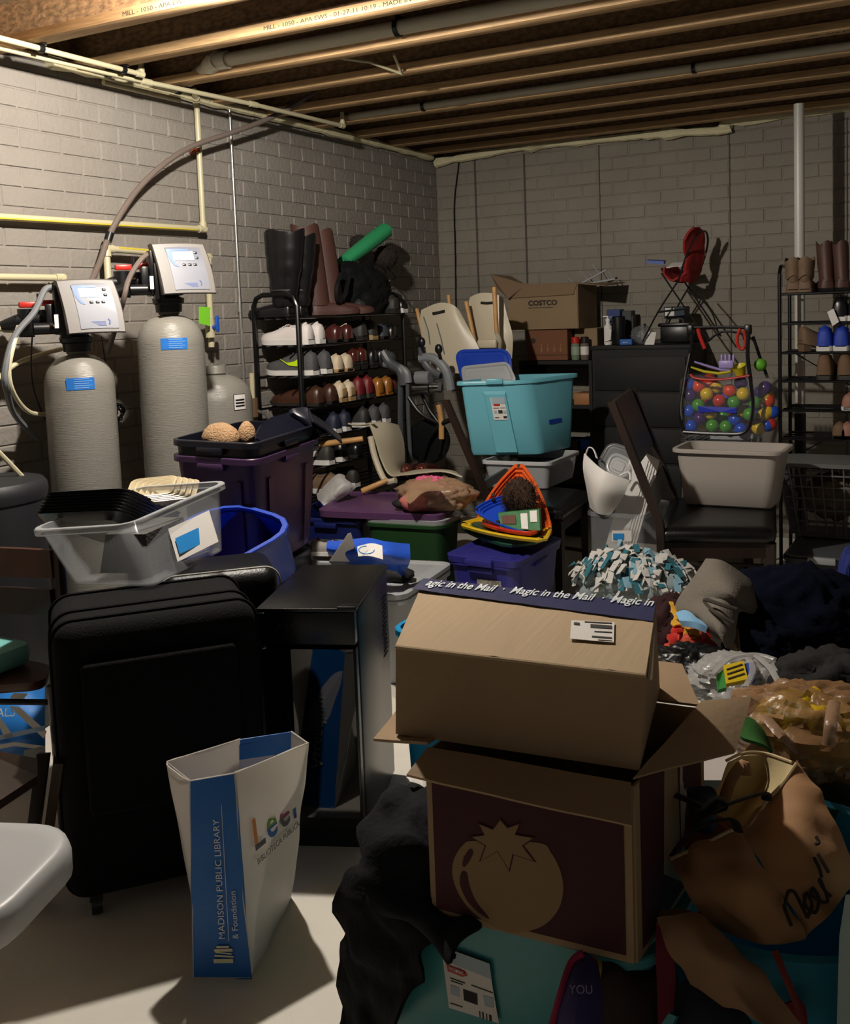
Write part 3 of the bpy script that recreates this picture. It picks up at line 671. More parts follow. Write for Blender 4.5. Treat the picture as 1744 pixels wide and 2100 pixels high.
def qlid(label, Q, m, t=None, name='lid', cat='lid', h=.018, r=.05, ins=.03, part=True, group=None):
    n = upn(Q); o = sum(Q, Vector())/4
    mb = MB().rings([qring([p - n*h for p in Q], 0, r), qring(Q, -.003, r), qring([p + n*.003 for p in Q], .004, r), qring([p + n*.003 for p in Q], ins*.6, r), qring([p - n*.005 for p in Q], ins, r), qring([p - n*.005 for p in Q], ins*1.6, r), qring([p - n*.001 for p in Q], ins*1.9, r)])
    if t is not None: return mb.build(name, m, t, ang=40)
    return tag(mb.build(name, m, ang=40), label, cat, group)
def sticker(t, P, m, name='label'):   # P = three corners tl, tr, bl lying just off the wall
    tl, tr, bl = P; br = tr + bl - tl
    return MB().quad([tl, bl, br, tr], .0008).build(name, m, t, ang=0)
def onface(B, Tq, side, u, v, off=.004):
    i = {'front': (0, 1), 'right': (1, 2), 'back': (2, 3), 'left': (3, 0)}[side]
    a, b = B[i[0]].lerp(B[i[1]], u), Tq[i[0]].lerp(Tq[i[1]], u); p = a.lerp(b, v)
    n = (B[i[1]]-B[i[0]]).cross(Tq[i[0]]-B[i[0]]).normalized(); return p + n*off
def facelabel(t, B, Tq, side, u0, u1, v0, v1, m, name='label', off=.004):
    P = [onface(B, Tq, side, u, v, off) for u, v in ((u0, v1), (u1, v1), (u0, v0))]
    return sticker(t, P, m, name)
m_purple = mat('purple_tote', '40264a', .4, bump=.05, scale=120); m_purpled = mat('purple_lid', '56365a', .4, bump=.05, scale=120)
m_ink2 = mat('navy_black_tote', '12131f', .35)
m_bluet = mat('royal_blue_tote', '1d3fa8', .35); m_viol = mat('violet_blue_tote', '2c2b7a', .4); m_navyb = mat('dark_blue_tote', '0f1c55', .45)
m_green = mat('dark_green_tote', '173a17', .5); m_turq = mat('turquoise_tote', '6bb3c3', .35, bump=.03); m_tealt = mat('teal_tote', '3f9296', .4)
m_greyt = mat('grey_tote', '9a9d9f', .45)
m_clear = mat('clear_plastic', 'b4b7ba', .18, alpha=.16, spec=.6); m_milky = mat('milky_plastic', 'c3c5c7', .3, alpha=.5); m_clearr = mat('clear_rim_plastic', 'b9bbbd', .25, alpha=.6)
m_paper = mat('paper_label', 'd9d5cf', .6); m_sky = mat('label_blue', '1f86cf', .5)
m_lea = mat('black_leather', '070708', .4, bump=.15, scale=160); m_fab = mat('black_luggage_fabric', '050506', .9, bump=.3, scale=220, spec=.2)
# ---- suitcase
xd = Vector((.648, .761, 0)); A = Vector((1.53, -4.53, 0)) - xd*.075
M = frame(A, xd); SW, SD, SHH = .47, .355, .715
t = thing('suitcase', 'big black upright fabric suitcase with the clear bin of trays on top', 'suitcase', M)
MB(M).box((SW/2, SD/2, .05+(SHH-.05)/2), (SW, SD, SHH-.05), bev=.05, seg=5).build('shell', m_fab, t, ang=60)
for y in (.05, .13, SD-.06):
    MB(M).tube([M.inverted() @ (M @ p) for p in [q + Vector((SW/2, y, .05+(SHH-.05)/2)) for q in [Vector((p.x, 0, p.y)) for p in rrect(SW+.004, SHH-.046, .05, 0, 6)]]], .0045, 6, closed=True).build('piping', m_fab, t)
MB(M).box((-.004, .19, .43), (.02, .16, .05), bev=.006).build('side_handle', mat('dark_grey_fabric', '2a2a2b', .7), t)
MB(M).box((-.012, .12, .34), (.006, .012, .075), bev=.003).build('zip_pull', m_steel, t)
MB(M).box((SW/2, -.012, .45), (SW*.75, .03, .36), bev=.012, seg=3).build('front_pocket', m_fab, t)
MB(M).sph((.30, -.03, .19), .005, 6).build('stud', m_steel, t)
for x in (.06, SW-.06):
    for y in (.05, SD-.05): MB(M).cyl((x-.012, y, .027), (x+.012, y, .027), .026).box((x, y, .05), (.03, .04, .02)).build('wheel', m_black, t)
# ---- leather case behind it
M = frame((1.27, -4.03, 0), (.70, .71, 0)); 
t = thing('leather_case', 'black leather case with rounded end and white stitching, between suitcase and wine cooler', 'case', M)
MB(M).box((.17, .14, .335), (.34, .26, .67), bev=.045, seg=6).build('shell', m_lea, t, ang=60)
MB(M).tube([Vector((.17, .012, .34)) + Vector((p.x, 0, p.y)) for p in rrect(.342, .668, .045, 0, 6)], .003, 5, closed=True).build('stitching', mat('white_thread', 'a09c94', .7), t)
# ---- wine cooler
FL, FR, BR, BL = atz(527, 1250, .65), atz(725, 1250, .65), atz(828, 1160, .65), atz(640, 1150, .65)
M = frame((FL.x, FL.y, 0), Vector((FR.x-FL.x, FR.y-FL.y, 0))); w = (FR-FL).length; dp = (BR-FR).length
m_gloss = mat('mirror_black_glass', '050506', .03, spec=.6); m_cool = mat('black_enamel', '070708', .3, bump=.05, scale=200)
m_gloss.node_tree.nodes['Principled BSDF'].inputs['IOR'].default_value = 1.7
t = thing('wine_cooler', 'small black wine cooler with a mirror-dark glass door reflecting the library bag', 'appliance', M)
MB(M).box((w/2, .05+(dp-.05)/2, .325), (w, dp-.05, .63), bev=.004).box((w/2, dp/2, .018), (w*.9, dp*.9, .036)).build('cabinet', m_cool, t)
dr = MB(M).box((w/2, .028, .29), (w-.004, .035, .50), bev=.003).build('door', m_cool, t)
d_ = MB(M).box((w/2, .0085, .315), (w-.014, .004, .455)).build('door_glass', m_gloss, dr, ang=0)
cp_ = MB(M).box((w/2, .028, .595), (w-.004, .035, .085), bev=.003).build('control_panel', m_cool, t)
MB(M).box((w/2, dp/2, .648), (w+.004, dp+.004, .010), bev=.002).build('top_plate', m_cool, t)
MB(M).box((w*.93, .012, .652), (.05, .03, .012), bev=.002).build('hinge_cap', m_cool, t); MB(M).box((w*.03, .01, .645), (.02, .02, .014), bev=.002).build('corner_bracket', m_steel, t)
text('panel_print', '+ - C F  ^ v', .014, M @ Matrix.Translation((w*.2, .0100, .60)) @ Matrix.Rotation(PI/2, 4, 'X'), mat('dim_print', '3a3a3a', .6), cp_)
b = MB(M)
for i in range(14): b.box((w+.0005, dp-.06, .40+.013*i), (.002, .05, .005))
b.build('vent_slots', m_blackm, t, ang=0)
# ---- clear bin of trays on the suitcase
B = [atz(140, 1203, .722), atz(318, 1206, .722), atz(467, 1128, .742)]; B.append(B[0] + B[2] - B[1])
Tq = [atz(66, 1086, .862), atz(262, 1074, .872), atz(463, 987, .93)]; Tq.append(Tq[0] + Tq[2] - Tq[1])
t = qbin('clear_bin', 'clear plastic bin full of black and cream trays, tilted on the suitcase', B, Tq, m_clear, r=.035, mrim=m_clearr, handles=False)
l = facelabel(t, B, Tq, 'right', .32, .78, .18, .68, m_paper); facelabel(l, B, Tq, 'right', .35, .62, .26, .50, m_sky, 'blue_print', .009)
for j in range(4): facelabel(l, B, Tq, 'right', .66, .75, .28+.06*j, .30+.06*j, m_ink, 'print_line', .009)
m_tray = mat('black_tray', '1b1b1d', .3, spec=.9); m_ctray = mat('cream_tray', 'c3b491', .4)
def tray(name, label, Q, m, h=.02, r=.03, group=None, cat='tray'):
    n = upn(Q); o = [p - n*h for p in Q]
    mb = MB().rings([qring(o, h*.9, r), qring(Q, 0, r), qring([p + n*.0015 for p in Q], -.004, r), qring([p + n*.0028 for p in Q], 0, r), qring([p - n*(h-.003) for p in Q], h*.9+.004, r)])
    return tag(mb.build(name, m, ang=40), label, cat, group)
a, b_, c = atz(62, 1052, .895), atz(228, 1040, .90), atz(440, 1088, .835)
n0 = None
for i in range(8):
    q0 = atz(66, 1056, .888) + Vector((0, 0, .0082*i)) + Vector((.004, .003, 0))*i; q1 = atz(236, 1047, .893) + Vector((0, 0, .0082*i)) + Vector((.004, .003, 0))*i
    dy = Vector((-.165, .38, -.155))
    Q = [q0, q1, q1 + dy, q0 + dy]
    tray('serving_tray', ['lowest black serving tray jutting from the clear bin', 'second black tray from the bottom of the stack'][i] if i < 2 else ('topmost black serving tray of the stack in the clear bin' if i == 7 else 'black serving tray in the middle of the stack in the clear bin'), Q, m_tray, .022, .035, None if i in (0, 1, 7) else 'black trays in the middle of the stack')
for i in range(5):
    q0 = atz(258, 1022, .90) + Vector((.013*i, .010*i, -.004*i)); q1 = q0 + Vector((.03, .018, .004)); 
    e1 = atz(345, 1000, .93) - atz(250, 1010, .93); e2 = Vector((-.06, .09, .035))
    Q = [q0, q0 + e1*1.0, q0 + e1*1.0 + e2, q0 + e2]
    tray('food_tray', 'top cream tray of the small nested stack in the clear bin' if i == 0 else 'cream tray nested under the top one in the clear bin', Q, m_ctray, .03, .02, None if i == 0 else 'nested cream trays')
P = [bil(ql(B, Tq, .12), u, v) for u, v in ((.15, .1), (.9, .1), (.9, .8), (.15, .8))]
tag(MB().rings([qring(P, .02, .03), qring([p + Vector((0,0,.10)) for p in P], .035, .03)]).build('lid_stack', mat('dark_grey_sheets', '3c3a39', .5, bump=.6, scale=90, stretch=(8, 1, 1))), 'grey stack of thin lids seen through the clear bin', 'lids')
# ---- purple tote with a black one nested in it
Tq = [atz(354, 932, .93), atz(522, 942, .93), atz(652, 897, .93)]; Tq.append(Tq[0]+Tq[2]-Tq[1]); cen = sum(Tq, Vector())/4
B = [cen + (p-cen)*.86 - Vector((0,0,.41)) for p in Tq]
t = qbin('storage_tote', 'tall dark purple storage tote with a black tote nested in its mouth', B, Tq, m_purple, r=.05, liph=.022, lip=.016)
for u in (.2, .8): facelabel(t, B, Tq, 'front', u-.04, u+.04, .05, .80, m_purple, 'rib', .008); facelabel(t, B, Tq, 'right', u-.04, u+.04, .05, .80, m_purple, 'rib', .008)
T2 = [p + Vector((0,0,.055)) for p in Tq]; B2 = [cen + (p-cen)*.9 - Vector((0,0,.02)) for p in Tq]
t = qbin('storage_tote', 'navy-black tote nested in the purple one, holding a tan plush', [p - Vector((0,0,.28)) for p in B2], T2, m_ink2, r=.05, liph=.022, lip=.014)
m_plush = mat('tan_plush', 'b08d68', .95, bump=1, scale=160)
tag(lump(bil(T2, .38, .25) + Vector((0,0,-.01)), (.075, .05, .055), 3, .1, 2, 20).build('plush_toy', m_plush), 'tan plush lump poking out of the black tote', 'toy')
tag(lump(bil(T2, .62, .35) + Vector((0,0,.0)), (.03, .03, .045), 6, .1, 2, 16).build('plush_toy', m_plush), 'small tan plush ear beside the lid in the black tote', 'toy')
lp = [atz(560, 892, .99), atz(585, 858, 1.03), atz(640, 838, 1.05)]
arc = crom([atz(522, 893, .985), atz(535, 872, 1.01), atz(555, 858, 1.025), atz(590, 848, 1.03), atz(600, 840, 1.045), atz(632, 838, 1.045), atz(640, 856, 1.02)], 5)
lead = [p + Vector((.10, .05, -.10)) for p in arc]
t = tag(MB().grid([arc, [p + Vector((.012, -.01, -.012)) for p in arc], [p.lerp(q, .4) + Vector((.01, -.01, 0)) for p, q in zip(arc, lead)], lead], .006).build('loose_lid', m_ink2, ang=40), 'navy-black tote lid stuck upright in the black tote', 'lid')
Bs = [p - Vector((0,0,.001)) for p in B]; cb = sum(Bs, Vector())/4; Bs = [cb + (p-cb)*1.02 for p in Bs]; B0 = [Vector((p.x, p.y, 0)) for p in [cb + (q-cb)*.85 for q in Bs]]
t = qbin('storage_bin', 'dark bin under the purple tote', B0, [p - Vector((0,0,.01)) for p in Bs], m_ink2, handles=False, inner=False, lip=.004)
# ---- royal blue bin tipped between the cases
Pp, Qp = atz(418, 1182, .60), atz(615, 1072, .72); P2, Q2 = atz(475, 1262, .38), atz(640, 1160, .50); sd = Vector((-.30, -.02, .06))
t = qbin('storage_bin', 'royal blue bin tipped sideways behind the wine cooler', [P2, Q2, Q2 + sd*.8, P2 + sd*.8], [Pp, Qp, Qp + sd, Pp + sd], m_bluet, r=.11, handles=False, lip=.014, liph=.022)
tag(MB().grid(sheet([[atz(466, 1108, .62), atz(478, 1080, .66), atz(500, 1082, .66)], [atz(474, 1120, .60), atz(495, 1105, .62), atz(520, 1100, .62)]], 5, .008, 12), .003).build('white_cloth', m_paper), 'white cloth corner between clear bin and blue bin', 'cloth')
# ---- purple lid over green and dark blue bins
Q = [atz(650, 1047, .50), atz(905, 1058, .50), atz(962, 1012, .50), atz(712, 1008, .50)]
qlid('large dusty purple lid lying flat with the pink-filled bag on it', Q, m_purpled, name='loose_lid', h=.03, r=.05, ins=.03)
Tq = [atz(748, 1070, .455), atz(902, 1078, .455), atz(948, 1060, .455)]; Tq.append(Tq[0]+Tq[2]-Tq[1]); c = sum(Tq, Vector())/4
B = [Vector(((c + (p-c)*.86).x, (c + (p-c)*.86).y, 0)) for p in Tq]
t = qbin('storage_bin', 'dark green storage bin under the purple lid, clear lid on top', B, Tq, m_green, handles=False)
qlid('', [p + Vector((0,0,.018)) for p in [c + (q-c)*1.05 for q in Tq]], m_clearr, t, h=.02)
Tq = [atz(600, 1060, .455), atz(740, 1068, .455), atz(790, 1030, .455)]; Tq.append(Tq[0]+Tq[2]-Tq[1]); c = sum(Tq, Vector())/4
B = [Vector(((c + (p-c)*.86).x, (c + (p-c)*.86).y, 0)) for p in Tq]
qbin('storage_bin', 'dark blue bin under the left end of the purple lid', B, Tq, m_navyb, handles=True)
# ---- grey bin lid between cooler and violet bin
Tq = [atz(700, 1225, .34), atz(828, 1232, .34), atz(925, 1165, .34)]; Tq.append(Tq[0]+Tq[2]-Tq[1]); c = sum(Tq, Vector())/4
B = [Vector(((c + (p-c)*.86).x, (c + (p-c)*.86).y, 0)) for p in Tq]
t = qbin('storage_bin', 'light grey storage bin behind the wine cooler', B, Tq, m_greyt, handles=False)
qlid('', [p + Vector((0,0,.022)) for p in [c + (q-c)*1.05 for q in Tq]], m_greyt, t, h=.02)
tag(lump(bil(Tq, .55, .4) + Vector((0,0,.045)), (.07, .05, .03), 8, .3, 3, 14, zmin=.362).build('dark_cloth', m_blackm), 'small black cloth on the grey lid', 'cloth')
# ---- gift bag and slippers behind the cooler
Tq = [atz(640, 1150, .45), atz(740, 1152, .45), atz(745, 1110, .45), atz(640, 1105, .45)]
B = [Vector((p.x*.98+.02, p.y, 0)) for p in Tq]
t = qbin('storage_bin', 'pale grey open bin holding slipper and gift bag', B, Tq, m_greyt, handles=False)
m_slip = mat('grey_felt', '8d8880', .9, bump=.3, scale=120)
s_ = shoe(T(atz(640, 1135, .47), .2), .2, .06, .09, m_slip, m_white, 'loafer', 'grey slipper with a pink seam behind the wine cooler', collar=mat('pink_trim', 'a5577a', .7))
m_gblue = mat('gift_bag_blue', '2a56c4', .3)
rows = [[atz(675, 1112, .52), atz(720, 1105, .55), atz(790, 1110, .55), atz(838, 1116, .52)], [atz(672, 1128, .50), atz(730, 1128, .52), atz(790, 1135, .52), atz(840, 1145, .48)], [atz(690, 1158, .42), atz(740, 1160, .44), atz(800, 1168, .44), atz(828, 1185, .38)]]
t = thing('gift_bag', 'crumpled shiny blue gift bag with a white snowy print behind the wine cooler', 'bag', rows[2][1])
MB().grid(sheet(rows, 6, .012, 10, seed=2), .004).build('side', m_gblue, t)
MB().grid(sheet([[atz(735, 1122, .545), atz(760, 1115, .565), atz(784, 1122, .56)], [atz(735, 1140, .53), atz(760, 1142, .54), atz(786, 1148, .53)]], 5, .006, 10), .002).build('white_print', m_paper, t)
MB().tube([atz(752 + 16*math.cos(a), 1128 + 8*math.sin(a), .57) for a in [k*PI/8 for k in range(13)]], .002, 5).build('handle_cord', m_sky, t)
t = tag(MB().quad([atz(676, 1150, .46), atz(737, 1152, .46), atz(720, 1092, .60), atz(714, 1094, .60)], .002).build('white_card', m_paper), 'folded white card standing in front of the gift bag', 'card')
# ---- violet bin with the balance stones
Tq = [atz(918, 1146, .355), atz(1060, 1162, .355), atz(1150, 1112, .355)]; Tq.append(Tq[0]+Tq[2]-Tq[1]); c = sum(Tq, Vector())/4
B = [Vector(((c + (p-c)*.84).x, (c + (p-c)*.84).y, 0)) for p in Tq]; VQ = Tq
t = qbin('storage_bin', 'violet blue storage bin with a lid, carrying the triangular balance stones', B, Tq, m_viol)
qlid('', [p + Vector((0,0,.02)) for p in [c + (q-c)*1.06 for q in Tq]], m_viol, t, h=.026)
facelabel(t, B, Tq, 'front', .42, .78, .45, .80, mat('worn_label', '8a857c', .6, var=.4, scale=60))
MB(frame((Tq[0]+Tq[1])/2 + Vector((.0,-.012,.004)), Tq[1]-Tq[0])).box((0, -.008, 0), (.13, .03, .03), bev=.006).build('latch', m_viol, t)
def stone(name, label, C3, n, m, h=.05, steps=4, dot=True, hollow=True):
    C3 = [Vector(p) for p in C3]; o = sum(C3, Vector())/3; t = thing(name, label, 'toy', o); n = Vector(n).normalized()
    def outline(s, off):
        P = []
        for i in range(3):
            a, b = C3[i], C3[(i+1) % 3]; a2, b2 = o + (a-o)*s, o + (b-o)*s; mid = (a2+b2)/2; out = (mid - o)*.28
            for k in range(8):
                f = .07 + .86*k/7; P.append(a2.lerp(b2, f) + out*(4*f*(1-f)) + n*off)
        return P
    rr = [outline(1.0, -.012), outline(1.03, 0), outline(1.0, .004)]; s = 1.0; z = 0
    for i in range(steps):
        s -= .055; rr.append(outline(s, z + .004)); z -= (h/steps) if hollow else -(h/steps); s -= .03; rr.append(outline(s, z + .004))
    if hollow: rr.append(outline(s - .18, z + .002))
    sh_ = MB().rings(rr, not hollow, True).build('stepped_shell', m, t, ang=28)
    if dot:
        for i in range(3):
            for p in (o + (C3[i]-o)*.90, o + ((C3[i]+C3[(i+1) % 3])/2 - o)*1.15): MB().cyl(p + n*.002, p + n*.007, .009, .008).build('rubber_dot', m_black, sh_)
    return t
zl = .378
Yo = -2.10
stone('balance_stone', 'orange stepped triangular balance stone propped upright', [aty(1066, 946, -1.93), aty(968, 1092, -2.08), aty(1133, 1104, -2.16)], (.35, -.86, .3), mat('orange_plastic', 'd2561f', .3), .07, 4)
stone('balance_stone', 'dark green balance stone under the yellow one on the violet lid', [atz(945, 1080, .42), atz(1040, 1118, .42), atz(1120, 1100, .42)], (0, 0, 1), mat('dark_green_plastic', '14402a', .35), .03, 2, False, False)
stone('balance_stone', 'yellow balance stone lying at the bottom of the open pile', [atz(940, 1074, .46), atz(1118, 1108, .46), atz(1110, 1045, .46)], (0, 0, 1), mat('yellow_plastic', 'd6b21f', .3), .03, 3)
stone('balance_stone', 'red balance stone between the yellow and blue ones', [atz(985, 1070, .48), atz(1098, 1094, .48), atz(1090, 1040, .48)], (0, 0, 1), mat('red_toy_plastic', 'b8281c', .3), .02, 2, False)
stone('balance_stone', 'blue balance stone tipped inside the orange one', [aty(970, 1046, -2.24), aty(1080, 1092, -2.30), aty(1060, 1012, -2.06)], (.1, -.6, .8), mat('blue_toy_plastic', '1f45b8', .3), .03, 3)
fur(aty(1066, 1018, -2.16), .062, 9, 'dark brown furry puppet sitting in the orange stone', 'furry_puppet', 1400, .035, mat('dark_brown_fur', '3a2717', .95, bump=1, scale=90), sc=(1.1, .8, 1.15))
t = thing('toy_package', 'green cardboard toy package with a barcode sticker, beside the furry puppet', 'package', atz(1068, 1080, .47))
Q = [aty(1026, 1084, -2.30), aty(1108, 1088, -2.30), aty(1106, 1044, -2.24), aty(1022, 1052, -2.24)]
MB().rings([[p for p in Q], [p + Vector((0, .02, .0)) for p in Q]]).build('box', mat('green_card', '2d6a3a', .5, var=.25, scale=25), t, ang=0)
for u0, u1, v0, v1, mm, nm in ((.55, .72, .05, .85, m_paper, 'text_panel'), (.78, .95, .4, .95, m_paper, 'barcode'), (.08, .42, .3, .8, mat('brown_print', '5b3322', .6), 'picture')):
    P = [bil(Q, u0, v0), bil(Q, u1, v0), bil(Q, u1, v1), bil(Q, u0, v1)]; MB().quad([p + Vector((0, -.003, .001)) for p in P], -.001).build(nm, mm, t, ang=0)
# ---- pink-filled grocery bag on the purple lid
m_tanbag = mat('tan_film', 'a58468', .3, alpha=.72, bump=.6, scale=25); m_pinkc = mat('pink_cloth', 'd0577f', .8, bump=.5, scale=40); m_salmon = mat('salmon_cloth', 'b96a62', .7, bump=.4)
c = atz(893, 1020, .55)
t = thing('grocery_bag', 'tan plastic grocery bag stuffed with pink clothes on the purple lid', 'bag', (c.x, c.y, .505))
lump((c.x, c.y, .562), (.175, .12, .075), 12, .35, 2.6, 30, zmin=.507).build('film', m_tanbag, t)
MB().grid(sheet([[atz(828, 1022, .58), atz(850, 995, .63), atz(890, 990, .64)], [atz(838, 1035, .56), atz(870, 1012, .61), atz(915, 1005, .62)]], 6, .01, 14), .003).build('folded_flap', m_tanbag, t)
tag(lump((c.x-.02, c.y+.0, .600), (.085, .05, .045), 5, .4, 4, 20).build('pink_cloth', m_pinkc), 'bright pink cloth showing at the mouth of the grocery bag', 'clothes')
tag(lump(atz(855, 1030, .545), (.07, .05, .045), 7, .3, 3, 18, zmin=.507).build('salmon_cloth', m_salmon), 'salmon cloth bulging from the bag\'s left corner', 'clothes')
tag(lump(atz(822, 1033, .53), (.035, .03, .02), 7, .3, 3, 12, zmin=.507).build('black_cloth', m_blackm), 'small black cloth by the grocery bag', 'clothes')
m_wfilm = mat('white_film', 'c9c6c4', .3, alpha=.85, bump=.6, scale=30)
tag(MB().grid(sheet([[atz(650, 1015, .5), atz(672, 992, .56), atz(690, 975, .60), atz(700, 973, .60)], [atz(655, 1030, .49), atz(690, 1010, .55), atz(705, 995, .58), atz(716, 990, .58)], [atz(665, 1038, .48), atz(700, 1020, .52), atz(722, 1008, .54), atz(730, 1002, .55)]], 6, .02, 9, seed=4), .002).build('plastic_bag', m_wfilm), 'crumpled white plastic bag behind the purple lid', 'bag')
# ================================================================ BACK OF THE ROOM
m_dkwood = mat('dark_espresso_wood', '241711', .4, var=.2, scale=12, stretch=(1, 1, .2)); m_seat = mat('black_vinyl_seat', '0d0d0e', .32, bump=.1, scale=120)
m_dkfurn = mat('black_brown_furniture', '0c0b0a', .7)
m_cream = mat('cream_seat_shell', 'bcb29b', .4); m_beech = mat('beech_leg', 'b98c55', .5, var=.15, scale=10)
m_card = mat('cardboard', '857054', .85, bump=.12, scale=80, var=.05, vscale=5); m_cardin = mat('cardboard_inside', '776048', .85, bump=.1, scale=80)
m_chrome = mat('chrome', 'cfcfcf', .12, metal=1.0); m_bikeg = mat('bike_grey', '4c4f52', .35); m_bikel = mat('bike_light_grey', '74777a', .4)
def chair(label, seatQ, post_top_dx, zt, seatm=m_seat, rails=True):
    """seatQ: front-left, front-right, back-right, back-left at seat height; the backrest stands on the left side"""
    o = sum(seatQ, Vector())/4; t = thing('dining_chair', label, 'chair', (o.x, o.y, 0))
    c = o
    rr = []
    for dz, ins in ((-.055, .012), (-.045, 0), (-.015, -.004), (0, .012), (.010, .05)): rr.append(qring([p + Vector((0,0,dz)) for p in seatQ], ins, .04))
    MB().rings(rr).build('seat', seatm, t, ang=60)
    MB().rings([qring([p + Vector((0,0,dz)) for p in seatQ], .02, .02) for dz in (-.12, -.055)]).build('seat_frame', m_dkwood, t)
    fl, fr, br, bl = seatQ
    for p in (fr, br):
        q = p.lerp(c, .10); MB().hexa([Vector((q.x+a*.016, q.y+b*.016, 0)) for a, b in ((-1,-1),(1,-1),(1,1),(-1,1))] + [Vector((q.x+a*.022, q.y+b*.022, q.z-.06)) for a, b in ((-1,-1),(1,-1),(1,1),(-1,1))]).build('leg', m_dkwood, t)
    tops = []
    for p in (fl, bl):
        q = p.lerp(c, .04); d = Vector((post_top_dx, 0, 0))
        P = crom([Vector((q.x - .015, q.y, 0)), Vector((q.x, q.y, .25)), Vector((q.x, q.y, q.z)), Vector((q.x, q.y, q.z+.08)) + d*.12, Vector((q.x, q.y, (q.z+zt)/2)) + d*.48, Vector((q.x, q.y, zt)) + d], 4)
        tops.append(P); MB().rings([[v + Vector((a*.017, b*.013, 0)) for a, b in ((-1,-1),(1,-1),(1,1),(-1,1))] for v in P]).build('back_post', m_dkwood, t)
    a, b = tops
    n = len(a)
    for i0, i1, nm in (((n-5, n-1, 'top_rail'), (n-9, n-7, 'back_rail')) if rails else ((12, 13, 'back_rail'),)):
        MB().rings([[a[i] + Vector((.006, 0, 0)), b[i] + Vector((.006, 0, 0)), b[i] + Vector((-.010, 0, 0)), a[i] + Vector((-.010, 0, 0))] for i in range(i0, i1+1)]).build(nm, m_dkwood, t)
    for z in (.16, .24):
        k0 = [Vector((p.lerp(c, .1).x, p.lerp(c, .1).y, z)) for p in seatQ]
        if z < .2: MB().tube([k0[0], k0[1]], .010, 6).build('stretcher', m_dkwood, t); MB().tube([k0[3], k0[2]], .010, 6).build('stretcher', m_dkwood, t)
    return t
# chair carrying the turquoise tote, its back on the left
SQ = [atz(1000, 1040, .47), atz(1150, 1046, .47), atz(1210, 1006, .47), atz(1075, 992, .47)]
chair('dark dining chair with black seat under the turquoise tote', SQ, -.22, .98, rails=False)
# right chair with the white bin
S2 = [atz(1350, 1088, .47), atz(1592, 1088, .47), atz(1590, 1025, .47), atz(1378, 1020, .47)]
chair('dark dining chair with black seat holding the white bin', S2, -.20, 1.0)
# translucent box and turquoise tote on the first chair
Tq = [atz(990, 942, .625), atz(1168, 934, .625), atz(1186, 922, .625)]
a, b = atz(990, 944, .625), atz(1120, 936, .625); 
Tq = [a, atz(1125, 948, .625), atz(1187, 924, .625)]; Tq.append(Tq[0] + Tq[2] - Tq[1]); c = sum(Tq, Vector())/4
B = [c + (p-c)*.9 - Vector((0,0,.145)) for p in Tq]
t = qbin('storage_box', 'translucent box with white rim under the turquoise tote', B, Tq, m_milky, r=.03, mrim=mat('white_rim', 'bdbec0', .4), handles=False)
MB().rings([qring([c + (p-c)*.86 - Vector((0,0,.142)) for p in Tq], 0, .03), qring([c + (p-c)*.86 - Vector((0,0,.04)) for p in Tq], .0, .03)]).build('contents', mat('dim_grey_cloth', '4b4c4e', .9, bump=.8, scale=20), t)
Tq = [atz(940, 788, 1.0), atz(1078, 776, 1.0), atz(1187, 766, 1.0)]
BFL, BFR, BBR = atz(958, 934, .635), atz(1108, 932, .635), atz(1180, 916, .635)
fl = Vector((BFL.x, BFL.y, .635)); fr = BFR; br = BBR
B = [fl, fr, br, fl + br - fr]; c = sum(B, Vector())/4
def fit_top(px, py, z): return atz(px, py, z)
def along(px, py, base, z):        # point above base at height z, on the ray's azimuth
    return atz(px, py, z)
zT = .985
tfl = aty(935, 787, fl.y - .03); tfr = aty(1078, 775, fr.y - .03); tbr = aty(1187, 765, br.y + .01)
tfl.z = tfr.z = (tfl.z + tfr.z)/2
Tq = [tfl, tfr, tbr, tfl + tbr - tfr]
t = qbin('storage_tote', 'big turquoise tote with a blue and a white lid sticking out, on the chair', B, Tq, m_turq, r=.055, liph=.02, lip=.018, handles=False)
n_ = (B[1]-B[0]).cross(Tq[0]-B[0]).normalized()
P0 = [onface(B, Tq, 'front', u, v, .0) for u, v in ((.40, .03), (.71, .03), (.69, .86), (.36, .86))]; P1 = [onface(B, Tq, 'front', u, v, .010) for u, v in ((.42, .04), (.70, .04), (.68, .82), (.40, .82))]
MB().rings([P0, P1]).build('front_panel', m_turq, t, ang=30)
MB(frame(Tq[0].lerp(Tq[1], .56) + n_*.016 - Vector((0,0,.006)), Tq[1]-Tq[0])).box((0, 0, .004), (.09, .018, .03), bev=.005).build('latch', m_turq, t)
l = facelabel(t, B, Tq, 'front', .46, .66, .48, .78, m_paper, 'label', .013)
for u0, u1, v0, v1, mm in ((.47, .66, .69, .78, mat('label_photo', '9fb0bb', .5)), (.49, .58, .665, .695, m_red), (.48, .52, .565, .605, MATS['label_photo']), (.54, .60, .565, .61, m_ink), (.61, .65, .56, .605, MATS['label_photo']), (.48, .56, .635, .642, m_ink), (.58, .65, .635, .642, m_ink), (.60, .65, .50, .53, m_ink), (.48, .54, .505, .515, m_ink)):
    facelabel(l, B, Tq, 'front', u0, u1, v0, v1, mm, 'label_print', .0145)
facelabel(t, B, Tq, 'right', .33, .62, .37, .43, mat('blue_tape', '123a9a', .5), 'painter_tape')
